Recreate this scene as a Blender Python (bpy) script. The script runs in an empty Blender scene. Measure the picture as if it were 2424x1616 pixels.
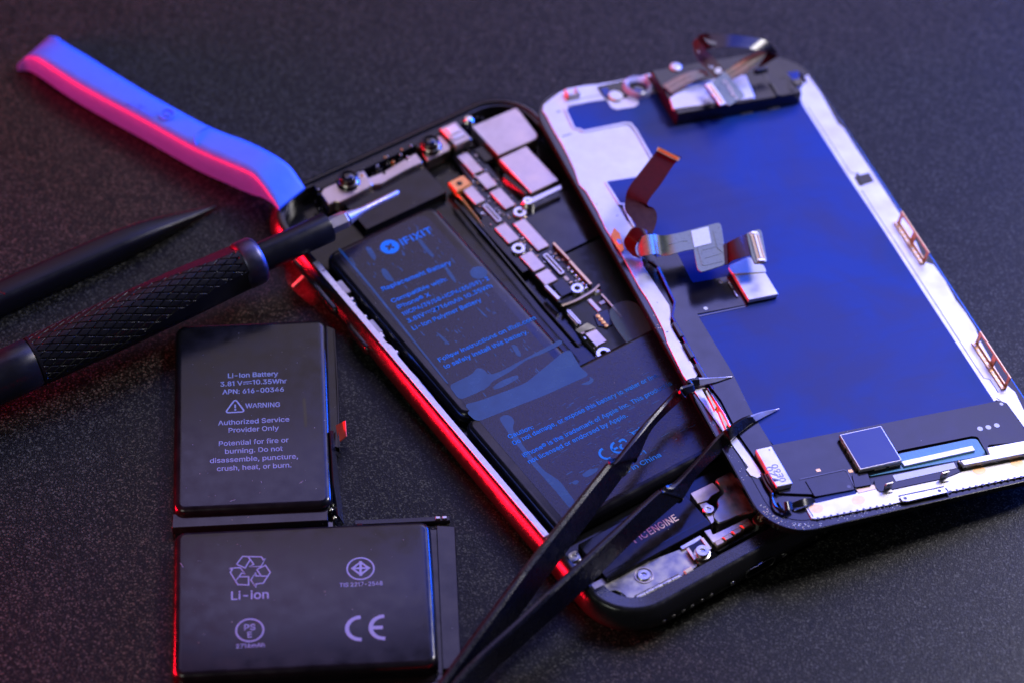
import bpy, bmesh, math, random
from mathutils import Vector, Matrix
random.seed(7)
SC = bpy.context.scene
COL = SC.collection
S = 0.1                                   # drawn in millimetres, one Blender unit is a centimetre

# ------------------------------------------------------------------ camera, world, light, exposure
PITCH, ROLL, CAMH, YOFF = 0.85022, 0.02103, 474.8224, 417.0
cam = bpy.data.objects.new('camera', bpy.data.cameras.new('camera'))
COL.objects.link(cam)
_f = Vector((0, math.cos(PITCH), -math.sin(PITCH)))
_r = Vector((1, 0, 0)); _u = _r.cross(_f)
_r2 = math.cos(ROLL)*_r + math.sin(ROLL)*_u; _u2 = -math.sin(ROLL)*_r + math.cos(ROLL)*_u
_m = Matrix((_r2, _u2, -_f)).transposed().to_4x4()
_m.translation = Vector((0, -YOFF, CAMH))*S
cam.matrix_world = _m
cam.data.lens = 100.0; cam.data.sensor_width = 36.0
cam.data.clip_start = 1.0; cam.data.clip_end = 2000.0
cam.data.dof.use_dof = True
cam.data.dof.focus_distance = 60.5
cam.data.dof.aperture_fstop = 0.105
SC.camera = cam

world = bpy.data.worlds.new('World'); SC.world = world; world.use_nodes = True
world.node_tree.nodes['Background'].inputs['Color'].default_value = (0.25, 0.22, 0.35, 1)
world.node_tree.nodes['Background'].inputs['Strength'].default_value = 0.05

def area(name, loc, aim, sx, sy, col, radiance):
    l = bpy.data.lights.new(name, 'AREA'); l.shape = 'RECTANGLE'; l.size = sx; l.size_y = sy
    l.color = col; l.energy = radiance*math.pi*sx*sy
    o = bpy.data.objects.new(name, l); COL.objects.link(o)
    o.location = loc
    d = Vector(aim) - Vector(loc)
    o.rotation_euler = d.to_track_quat('-Z', 'Y').to_euler()
    return o
area('key_lamp', (37, 24, 45), (1, 0, 0), 14, 14, (1.0, 0.94, 0.96), 44.0)
area('pale_softbox', (21, 62, 47), (6, 3, 0), 40, 30, (0.72, 0.64, 1.0), 2.4)
area('rose_softbox', (-12, 46, 46), (-2, 2, 0), 28, 44, (0.84, 0.68, 0.84), 0.82)
area('violet_fill', (-9, 25, 46), (-4, -7, 0), 20, 12, (0.36, 0.34, 1.0), 2.0)  # added softbox, tints the sheen on the worn battery violet
area('blue_overhead', (20, 36, 45), (3, -4, 0), 40, 22, (0.07, 0.12, 1.0), 4.2)
area('blue_side_lamp', (46, 38, 11), (2, 0, 0), 40, 18, (0.006, 0.10, 1.0), 52.0)
area('red_side_lamp', (-46, -2, 4.5), (-3, -1, 2), 30, 4, (1.0, 0.004, 0.02), 260.0)
area('front_fill', (-28, -40, 44), (-6, -5, 0), 18, 18, (0.95, 1.0, 0.9), 4.5)

SC.view_settings.view_transform = 'Standard'; SC.view_settings.look = 'None'
SC.view_settings.exposure = 0.0; SC.view_settings.gamma = 1.0
SC.view_settings.use_curve_mapping = False
SC.render.engine = 'CYCLES'
SC.cycles.use_denoising = True
SC.cycles.max_bounces = 8

# ------------------------------------------------------------------ materials
def mat(name, col, rough=0.4, metal=0.0, spec=0.5, var=0.0, vscale=3.0, rvar=0.0, bump=0.0, bscale=40.0,
        coat=0.0, coat_rough=0.05, alpha=1.0, trans=0.0, dust=0.0, stretch=None):
    m = bpy.data.materials.new(name); m.use_nodes = True
    nt = m.node_tree; b = nt.nodes['Principled BSDF']
    def node(t): return nt.nodes.new(t)
    tc = node('ShaderNodeTexCoord'); src = tc.outputs['Object']
    if stretch:
        mp = node('ShaderNodeMapping'); mp.inputs['Scale'].default_value = stretch
        nt.links.new(src, mp.inputs['Vector']); src = mp.outputs['Vector']
    b.inputs['Base Color'].default_value = (*col, 1)
    b.inputs['Roughness'].default_value = rough
    b.inputs['Metallic'].default_value = metal
    b.inputs['Specular IOR Level'].default_value = spec
    b.inputs['Coat Weight'].default_value = coat; b.inputs['Coat Roughness'].default_value = coat_rough
    b.inputs['Alpha'].default_value = alpha
    b.inputs['Transmission Weight'].default_value = trans
    last = None
    if var or rvar:
        n = node('ShaderNodeTexNoise'); n.inputs['Scale'].default_value = vscale; n.inputs['Detail'].default_value = 5
        nt.links.new(src, n.inputs['Vector'])
        if var:
            mr = node('ShaderNodeMapRange'); mr.inputs['From Min'].default_value = 0.3; mr.inputs['From Max'].default_value = 0.7
            mr.inputs['To Min'].default_value = 1-var; mr.inputs['To Max'].default_value = 1+var
            nt.links.new(n.outputs['Fac'], mr.inputs['Value'])
            hs = node('ShaderNodeHueSaturation'); hs.inputs['Color'].default_value = (*col, 1)
            nt.links.new(mr.outputs['Result'], hs.inputs['Value'])
            last = hs.outputs['Color']
        if rvar:
            mr = node('ShaderNodeMapRange'); mr.inputs['From Min'].default_value = 0.3; mr.inputs['From Max'].default_value = 0.7
            mr.inputs['To Min'].default_value = max(0.02, rough-rvar); mr.inputs['To Max'].default_value = min(1, rough+rvar)
            nt.links.new(n.outputs['Fac'], mr.inputs['Value']); nt.links.new(mr.outputs['Result'], b.inputs['Roughness'])
    if dust:
        v = node('ShaderNodeTexVoronoi'); v.inputs['Scale'].default_value = 9.0; v.inputs['Randomness'].default_value = 1.0
        nt.links.new(tc.outputs['Object'], v.inputs['Vector'])
        lt = node('ShaderNodeMath'); lt.operation = 'LESS_THAN'; lt.inputs[1].default_value = 0.075
        nt.links.new(v.outputs['Distance'], lt.inputs[0])
        sep = node('ShaderNodeSeparateColor'); nt.links.new(v.outputs['Color'], sep.inputs['Color'])
        gt = node('ShaderNodeMath'); gt.operation = 'GREATER_THAN'; gt.inputs[1].default_value = 1-dust
        nt.links.new(sep.outputs['Red'], gt.inputs[0])
        mu = node('ShaderNodeMath'); mu.operation = 'MULTIPLY'; nt.links.new(lt.outputs[0], mu.inputs[0]); nt.links.new(gt.outputs[0], mu.inputs[1])
        mx = node('ShaderNodeMix'); mx.data_type = 'RGBA'
        mx.inputs['A'].default_value = (*col, 1); mx.inputs['B'].default_value = (0.35, 0.34, 0.36, 1)
        nt.links.new(mu.outputs[0], mx.inputs['Factor'])
        if last: nt.links.new(last, mx.inputs['A'])
        last = mx.outputs['Result']
    if last: nt.links.new(last, b.inputs['Base Color'])
    if bump:
        n2 = node('ShaderNodeTexNoise'); n2.inputs['Scale'].default_value = bscale; n2.inputs['Detail'].default_value = 3
        nt.links.new(src, n2.inputs['Vector'])
        bp = node('ShaderNodeBump'); bp.inputs['Strength'].default_value = bump; bp.inputs['Distance'].default_value = 0.02
        nt.links.new(n2.outputs['Fac'], bp.inputs['Height']); nt.links.new(bp.outputs['Normal'], b.inputs['Normal'])
    return m

def table_mat():
    m = bpy.data.materials.new('grained_black_board'); m.use_nodes = True
    nt = m.node_tree; b = nt.nodes['Principled BSDF']; N = nt.nodes.new; L = nt.links.new
    tc = N('ShaderNodeTexCoord')
    vo = N('ShaderNodeTexVoronoi'); vo.inputs['Scale'].default_value = 33.0; L(tc.outputs['Object'], vo.inputs['Vector'])
    no = N('ShaderNodeTexNoise'); no.inputs['Scale'].default_value = 55.0; no.inputs['Detail'].default_value = 4; no.inputs['Roughness'].default_value = 0.7
    L(tc.outputs['Object'], no.inputs['Vector'])
    ad = N('ShaderNodeMath'); ad.operation = 'ADD'; L(vo.outputs['Distance'], ad.inputs[0]); L(no.outputs['Fac'], ad.inputs[1])
    bp = N('ShaderNodeBump'); bp.inputs['Strength'].default_value = 0.30; bp.inputs['Distance'].default_value = 0.013
    L(ad.outputs[0], bp.inputs['Height']); L(bp.outputs['Normal'], b.inputs['Normal'])
    # pale speckle: glints of the grain painted into the base colour
    sp = N('ShaderNodeSeparateColor'); L(vo.outputs['Color'], sp.inputs['Color'])
    pw = N('ShaderNodeMath'); pw.operation = 'POWER'; pw.inputs[1].default_value = 6.0; L(sp.outputs['Red'], pw.inputs[0])
    rp = N('ShaderNodeMix'); rp.data_type = 'RGBA'; rp.inputs['A'].default_value = (0.005, 0.005, 0.005, 1); rp.inputs['B'].default_value = (0.085, 0.085, 0.074, 1)
    L(pw.outputs[0], rp.inputs['Factor']); L(rp.outputs['Result'], b.inputs['Base Color'])
    b.inputs['Roughness'].default_value = 0.29; b.inputs['Specular IOR Level'].default_value = 0.18
    return m

def foil_mat():
    m = bpy.data.materials.new('blue_backing_foil'); m.use_nodes = True
    nt = m.node_tree; b = nt.nodes['Principled BSDF']; N = nt.nodes.new; L = nt.links.new
    tc = N('ShaderNodeTexCoord')
    def noise(scale, detail, rough, stretch=None, dist=0.0):
        n = N('ShaderNodeTexNoise'); n.inputs['Scale'].default_value = scale; n.inputs['Detail'].default_value = detail; n.inputs['Roughness'].default_value = rough; n.inputs['Distortion'].default_value = dist
        if stretch:
            mp = N('ShaderNodeMapping'); mp.inputs['Scale'].default_value = stretch[0]; mp.inputs['Rotation'].default_value = (0, 0, stretch[1]); L(tc.outputs['Object'], mp.inputs['Vector']); L(mp.outputs['Vector'], n.inputs['Vector'])
        else: L(tc.outputs['Object'], n.inputs['Vector'])
        return n.outputs['Fac']
    def ramp(f, a, c, lo, hi):
        r = N('ShaderNodeMapRange'); r.inputs['From Min'].default_value = a; r.inputs['From Max'].default_value = c; r.inputs['To Min'].default_value = lo; r.inputs['To Max'].default_value = hi
        L(f, r.inputs['Value']); return r.outputs['Result']
    def mix(f, A, B):
        x = N('ShaderNodeMix'); x.data_type = 'RGBA'; L(f, x.inputs['Factor'])
        for k, v in (('A', A), ('B', B)):
            if isinstance(v, tuple): x.inputs[k].default_value = (*v, 1)
            else: L(v, x.inputs[k])
        return x.outputs['Result']
    big = noise(0.35, 4, 0.55, None, 0.6)
    c = mix(ramp(big, 0.38, 0.62, 0, 1), (0.022, 0.032, 0.150), (0.004, 0.034, 0.230))
    st = noise(1.0, 6, 0.7, ((0.5, 3.2, 1), 0.5), 1.2)                 # wipe marks across the foil
    c = mix(ramp(st, 0.55, 0.75, 0, 0.55), c, (0.030, 0.030, 0.120))
    fine = noise(5.0, 6, 0.75, None, 0.3)
    c = mix(ramp(fine, 0.66, 0.80, 0, 0.5), c, (0.004, 0.050, 0.300))
    vo = N('ShaderNodeTexVoronoi'); vo.inputs['Scale'].default_value = 5.0; L(tc.outputs['Object'], vo.inputs['Vector'])
    c = mix(ramp(vo.outputs['Distance'], 0.02, 0.035, 0.5, 0.0), c, (0.20, 0.22, 0.34))
    L(c, b.inputs['Base Color'])
    L(ramp(st, 0.3, 0.7, 0.28, 0.46), b.inputs['Roughness'])
    b.inputs['Specular IOR Level'].default_value = 0.16
    bp = N('ShaderNodeBump'); bp.inputs['Strength'].default_value = 0.05; bp.inputs['Distance'].default_value = 0.02; L(noise(1.3, 3, 0.5), bp.inputs['Height']); L(bp.outputs['Normal'], b.inputs['Normal'])
    return m

M = dict(
 table=table_mat(),
 case=mat('black_steel_band', (0.012,0.012,0.014), 0.22, 0.0, 0.7, rvar=0.06, vscale=6, bump=0.03, bscale=60),
 black=mat('matte_black_plastic', (0.010,0.010,0.012), 0.42, spec=0.45, rvar=0.1, vscale=5, bump=0.06, bscale=90, dust=0.04),
 glossblack=mat('glossy_black_plastic', (0.008,0.008,0.010), 0.16, spec=0.5, rvar=0.05, vscale=4, dust=0.05),
 film=mat('black_flex_film', (0.010,0.009,0.014), 0.19, spec=0.5, rvar=0.05, vscale=2.5, bump=0.02, bscale=30, dust=0.03),
 gunk=mat('adhesive_residue', (0.007,0.007,0.014), 0.22, spec=0.5, rvar=0.10, vscale=30, bump=0.10, bscale=45, dust=0.22),
 steel=mat('brushed_steel', (0.62,0.60,0.58), 0.32, 1.0, rvar=0.1, vscale=8, var=0.08, bump=0.03, bscale=80),
 shield=mat('tinned_shield_can', (0.60,0.50,0.43), 0.36, 1.0, rvar=0.08, vscale=2.4, var=0.14, bump=0.05, bscale=60),
 dullplate=mat('dull_nickel_plate', (0.36,0.34,0.33), 0.40, 1.0, rvar=0.12, vscale=5, var=0.25, bump=0.05, bscale=50),
 rail=mat('milled_aluminium', (0.66,0.63,0.60), 0.36, 1.0, rvar=0.1, vscale=12, var=0.1, bump=0.05, bscale=90),
 white=mat('white_metal_tape', (0.64,0.61,0.62), 0.40, 0.6, rvar=0.10, vscale=2.2, var=0.12, bump=0.06, bscale=25),
 panel=foil_mat(),
 icblue=mat('blue_chip_lid', (0.008,0.03,0.2), 0.35, spec=0.4, rvar=0.04, vscale=3),
 wrap=mat('black_cell_wrap', (0.007,0.007,0.011), 0.21, spec=0.5, rvar=0.06, vscale=3.0, bump=0.025, bscale=22, dust=0.06, var=0.3),
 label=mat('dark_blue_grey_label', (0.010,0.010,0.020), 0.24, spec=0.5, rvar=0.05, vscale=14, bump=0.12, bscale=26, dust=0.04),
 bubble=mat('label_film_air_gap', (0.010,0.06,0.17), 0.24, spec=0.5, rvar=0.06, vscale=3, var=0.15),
 inkblue=mat('bright_blue_ink', (0.0,0.21,0.82), 0.45, spec=0.3, var=0.08, vscale=20),
 inkgrey=mat('pale_grey_ink', (0.24,0.32,0.60), 0.45, spec=0.3, var=0.06, vscale=20),
 inkwhite=mat('white_ink', (0.72,0.72,0.76), 0.45, spec=0.3, var=0.05, vscale=20),
 inkdark=mat('etched_marking', (0.22,0.22,0.34), 0.5, spec=0.3, var=0.05, vscale=20),
 pcb=mat('dark_circuit_board', (0.016,0.015,0.026), 0.34, spec=0.5, var=0.3, vscale=30, rvar=0.1, bump=0.06, bscale=40),
 pcbrough=mat('populated_circuit_board', (0.045,0.045,0.032), 0.4, spec=0.5, var=0.8, vscale=40, bump=0.6, bscale=40),
 gold=mat('gold_contact', (0.75,0.50,0.26), 0.32, 1.0, var=0.1, vscale=9, rvar=0.08),
 copper=mat('orange_copper_foil', (0.85,0.38,0.12), 0.4, 0.6, var=0.1, vscale=9),
 brass=mat('brass_block', (0.50,0.38,0.26), 0.36, 1.0, var=0.12, vscale=14),
 solder=mat('tin_solder', (0.75,0.74,0.70), 0.25, 1.0, bump=0.1, bscale=30),
 flexgreen=mat('grey_green_flex', (0.15,0.17,0.14), 0.30, 0.0, 0.6, rvar=0.06, vscale=8, var=0.1),
 flexred=mat('brown_flex', (0.040,0.003,0.006), 0.36, spec=0.15, rvar=0.06, vscale=8, var=0.15),
 peach=mat('peach_spot_weld', (0.90,0.52,0.26), 0.45, 0.5, var=0.1, vscale=12),
 cyan=mat('teal_glass_circuit', (0.08,0.28,0.42), 0.25, spec=0.6, var=0.2, vscale=10, stretch=(14,1,1)),
 bluetool=mat('blue_nylon', (0.055,0.20,0.95), 0.40, spec=0.45, rvar=0.05, vscale=4, var=0.05, bump=0.04, bscale=30),
 nylon=mat('black_nylon', (0.007,0.007,0.010), 0.36, spec=0.25, rvar=0.06, vscale=4, bump=0.05, bscale=40),
 grip=mat('black_anodised_grip', (0.006,0.006,0.009), 0.40, spec=0.28, rvar=0.05, vscale=6),
 anod=mat('black_anodised_aluminium', (0.008,0.008,0.013), 0.33, 0.0, 0.4, rvar=0.05, vscale=6, bump=0.03, bscale=120),
 tweez=mat('black_coated_steel', (0.006,0.006,0.010), 0.28, spec=0.40, rvar=0.06, vscale=8, bump=0.16, bscale=55),
 tip=mat('bare_blued_steel', (0.42,0.40,0.50), 0.40, 0.5, rvar=0.08, vscale=10, bump=0.05, bscale=60),
 collar=mat('satin_anodised_collar', (0.10,0.10,0.17), 0.42, 1.0, rvar=0.05, vscale=6),
 stripe=mat('pale_flex_trace', (0.30,0.34,0.28), 0.34, spec=0.5, var=0.1, vscale=9),
 blade=mat('satin_tool_steel', (0.42,0.38,0.42), 0.48, 0.8, rvar=0.08, vscale=8),
 redtab=mat('red_tab', (0.85,0.10,0.06), 0.45, spec=0.4, var=0.08, vscale=14),
 lens=mat('dark_lens_glass', (0.004,0.006,0.010), 0.05, spec=0.9),
 sticker=mat('white_paper_sticker', (0.75,0.72,0.72), 0.6, spec=0.3, var=0.05, vscale=16),
)
def clear_mat(name, col, rough, alpha):
    return mat(name, col, rough, spec=0.2, alpha=alpha, rvar=0.05, vscale=12, bump=0.2, bscale=12)
M['tape'] = clear_mat('clear_adhesive_tape', (0.05,0.03,0.04), 0.35, 0.07)
M['tabfilm'] = clear_mat('frosted_pull_tab_film', (0.10,0.16,0.22), 0.3, 0.45)
M['clear'] = clear_mat('clear_moulding', (0.55,0.62,0.9), 0.06, 0.35)

# ------------------------------------------------------------------ mesh helpers (millimetres)
def area2(p): return sum(p[i][0]*p[(i+1)%len(p)][1]-p[(i+1)%len(p)][0]*p[i][1] for i in range(len(p)))
def ccw(p):
    p = [tuple(q[:2]) for q in p]
    return p if area2(p) > 0 else p[::-1]
def inset(p, d):
    n = len(p); out = []
    for i in range(n):
        a, b, c = Vector(p[i-1]), Vector(p[i]), Vector(p[(i+1) % n])
        e1 = (b-a); e2 = (c-b)
        if e1.length < 1e-6 or e2.length < 1e-6: out.append(tuple(b)); continue
        e1.normalize(); e2.normalize()
        n1 = Vector((-e1.y, e1.x)); n2 = Vector((-e2.y, e2.x))
        bs = n1+n2
        k = bs.dot(n1)
        v = bs*(d/max(k, 0.35))
        out.append((b.x+v.x, b.y+v.y))
    return out
def rnd(p, r, n=4):
    p = ccw(p); out = []
    N = len(p)
    for i in range(N):
        a, b, c = Vector(p[i-1]), Vector(p[i]), Vector(p[(i+1) % N])
        rr = r[i] if isinstance(r, (list, tuple)) else r
        d1 = min(rr, (a-b).length*0.45); d2 = min(rr, (c-b).length*0.45)
        if rr <= 0: out.append(tuple(b)); continue
        p1 = b+(a-b).normalized()*d1; p2 = b+(c-b).normalized()*d2
        for k in range(n+1):
            t = k/n; q = p1*(1-t)**2 + b*2*t*(1-t) + p2*t*t
            out.append((q.x, q.y))
    return out
def arcrect(x0, y0, x1, y1, r, n=10):
    out = []
    for cx, cy, a0 in ((x1-r, y1-r, 0), (x0+r, y1-r, 90), (x0+r, y0+r, 180), (x1-r, y0+r, 270)):
        for k in range(n+1):
            a = math.radians(a0+90*k/n); out.append((cx+r*math.cos(a), cy+r*math.sin(a)))
    return out
def rect(a, b):
    x0, x1 = sorted((a[0], b[0])); y0, y1 = sorted((a[1], b[1]))
    return [(x0, y0), (x1, y0), (x1, y1), (x0, y1)]
def circ(c, r, n=24, ry=None): return [(c[0]+r*math.cos(2*math.pi*k/n), c[1]+(ry or r)*math.sin(2*math.pi*k/n)) for k in range(n)]
def crom(P, n=6):
    P = [Vector(p) for p in P]
    if len(P) < 3: n = max(n, 2)
    out = []
    for i in range(len(P)-1):
        p0 = P[i-1] if i else P[0]*2-P[1]
        p1, p2 = P[i], P[i+1]
        p3 = P[i+2] if i+2 < len(P) else P[-1]*2-P[-2]
        for k in range(n):
            t = k/n
            out.append(0.5*((2*p1)+(p2-p0)*t+(2*p0-5*p1+4*p2-p3)*t*t+(3*p1-p0-3*p2+p3)*t**3))
    out.append(P[-1]); return out

class MB:
    def __init__(s): s.v = []; s.f = []
    def add(s, vs, fs):
        o = len(s.v); s.v += [tuple(v) for v in vs]; s.f += [tuple(i+o for i in f) for f in fs]
    def rings(s, R, cap0=True, cap1=True, closed=True):
        n = len(R[0]); vs = [p for r in R for p in r]; fs = []
        for i in range(len(R)-1):
            for k in range(n if closed else n-1):
                a = i*n+k; b = i*n+(k+1) % n
                fs.append((a, b, b+n, a+n))
        if cap0: fs.append(tuple(range(n-1, -1, -1)))
        if cap1: fs.append(tuple(range((len(R)-1)*n, len(R)*n)))
        s.add(vs, fs)
    def prism(s, poly, z0, z1, bev=0.0):
        p = ccw(poly); R = [[(x, y, z0) for x, y in p]]
        if bev > 0:
            bev = min(bev, (z1-z0)*0.8)
            q = inset(p, bev); R += [[(x, y, z1-bev) for x, y in p], [(x, y, z1) for x, y in q]]
        else: R.append([(x, y, z1) for x, y in p])
        s.rings(R); return s
    def profile(s, poly, prof, cap1=True):          # prof: list of (inset, z)
        p = ccw(poly)
        s.rings([[(x, y, z) for x, y in (inset(p, i) if abs(i) > 1e-9 else p)] for i, z in prof], True, cap1); return s
    def box(s, a, b, z0, z1, bev=0.08): return s.prism(rect(a, b), z0, z1, bev)
    def cyl(s, c, r, z0, z1, n=24, bev=0.0): return s.prism(circ(c, r, n), z0, z1, bev)
    def lathe(s, c, prof, n=28):                    # prof: list of (radius, z)
        s.rings([[(x, y, z) for x, y in circ(c, max(r, 0.01), n)] for r, z in prof]); return s
    def ringwall(s, outer, inner, z0, z1):          # two loops of equal count
        a = ccw(outer); b = ccw(inner); n = len(a)
        s.rings([[(x, y, z0) for x, y in a], [(x, y, z1) for x, y in a], [(x, y, z1) for x, y in b], [(x, y, z0) for x, y in b], [(x, y, z0) for x, y in a]], False, False); return s
    def stroke(s, pts, w, z0, z1, closed=False):    # flat polyline of width w
        P = [Vector(p[:2]) for p in pts]; n = len(P); L = []; Rr = []
        for i in range(n):
            a = P[i-1] if (i or closed) else P[i]; c = P[(i+1) % n] if (i < n-1 or closed) else P[i]
            d1 = (P[i]-a); d2 = (c-P[i])
            d1 = d1.normalized() if d1.length > 1e-7 else d2.normalized()
            d2 = d2.normalized() if d2.length > 1e-7 else d1
            n1 = Vector((-d1.y, d1.x)); n2 = Vector((-d2.y, d2.x)); b = n1+n2
            if b.length < 0.3: b = n1
            k = max(b.dot(n1), 0.6); b = b*(w/2/k)
            L.append(P[i]+b); Rr.append(P[i]-b)
        R = [[(r.x, r.y, z0), (r.x, r.y, z1), (l.x, l.y, z1), (l.x, l.y, z0)] for l, r in zip(L, Rr)]
        if closed: R.append(R[0]); s.rings(R, False, False)
        else: s.rings(R)
        return s
    def strip(s, A, B, th, n=6, smooth=True):       # ribbon between two edges in space
        if smooth: A = crom(A, n); B = crom(B, n)
        else: A = [Vector(a) for a in A]; B = [Vector(b) for b in B]
        R = []
        for i in range(len(A)):
            t = (A[min(i+1, len(A)-1)]-A[max(i-1, 0)]); w = B[i]-A[i]; nn = w.cross(t)
            nn = nn.normalized()*th*0.5 if nn.length > 1e-9 else Vector((0, 0, th/2))
            R.append([A[i]-nn, B[i]-nn, B[i]+nn, A[i]+nn])
        s.rings(R); return s
    def tube(s, pts, r, n=8, smooth=True):
        P = crom(pts, 6) if smooth and len(pts) > 2 else [Vector(p) for p in pts]
        R = []
        up = Vector((0, 0, 1))
        for i in range(len(P)):
            t = (P[min(i+1, len(P)-1)]-P[max(i-1, 0)]).normalized()
            a = t.cross(up); a = a.normalized() if a.length > 1e-4 else Vector((1, 0, 0)); b = a.cross(t)
            rr = r if not callable(r) else r(i/(len(P)-1))
            R.append([P[i]+a*rr*math.cos(2*math.pi*k/n)+b*rr*math.sin(2*math.pi*k/n) for k in range(n)])
        s.rings(R); return s
    def mesh(s, me, fn): s.add([fn(v.co) for v in me.vertices], [tuple(p.vertices) for p in me.polygons])
    def build(s, name, material, parent=None, smooth=35, base=None):
        me = bpy.data.meshes.new(name)
        b = Vector(base) if base else Vector((0, 0, 0))
        me.from_pydata([((Vector(v)-b)*S) for v in s.v], [], s.f)
        bm = bmesh.new(); bm.from_mesh(me); bmesh.ops.recalc_face_normals(bm, faces=bm.faces); bm.to_mesh(me); bm.free()
        me.validate(); me.update()
        if smooth:
            me.polygons.foreach_set('use_smooth', [len(p.vertices) <= 4 for p in me.polygons]); me.set_sharp_from_angle(angle=math.radians(smooth))
        me.materials.append(material)
        o = bpy.data.objects.new(name, me); COL.objects.link(o)
        if parent: o.parent = parent
        if base: o.location = b*S
        return o

def thing(name, label, cat, loc=(0, 0, 0), rot=None, group=None):
    o = bpy.data.objects.new(name, None); COL.objects.link(o)
    o.empty_display_size = 1.0
    m = (rot.to_4x4() if rot else Matrix.Identity(4)); m.translation = Vector(loc)*S
    o.matrix_world = m
    o['label'] = label; o['category'] = cat
    if group: o['group'] = group
    return o
def rotz(a): return Matrix.Rotation(a, 3, 'Z')

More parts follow.
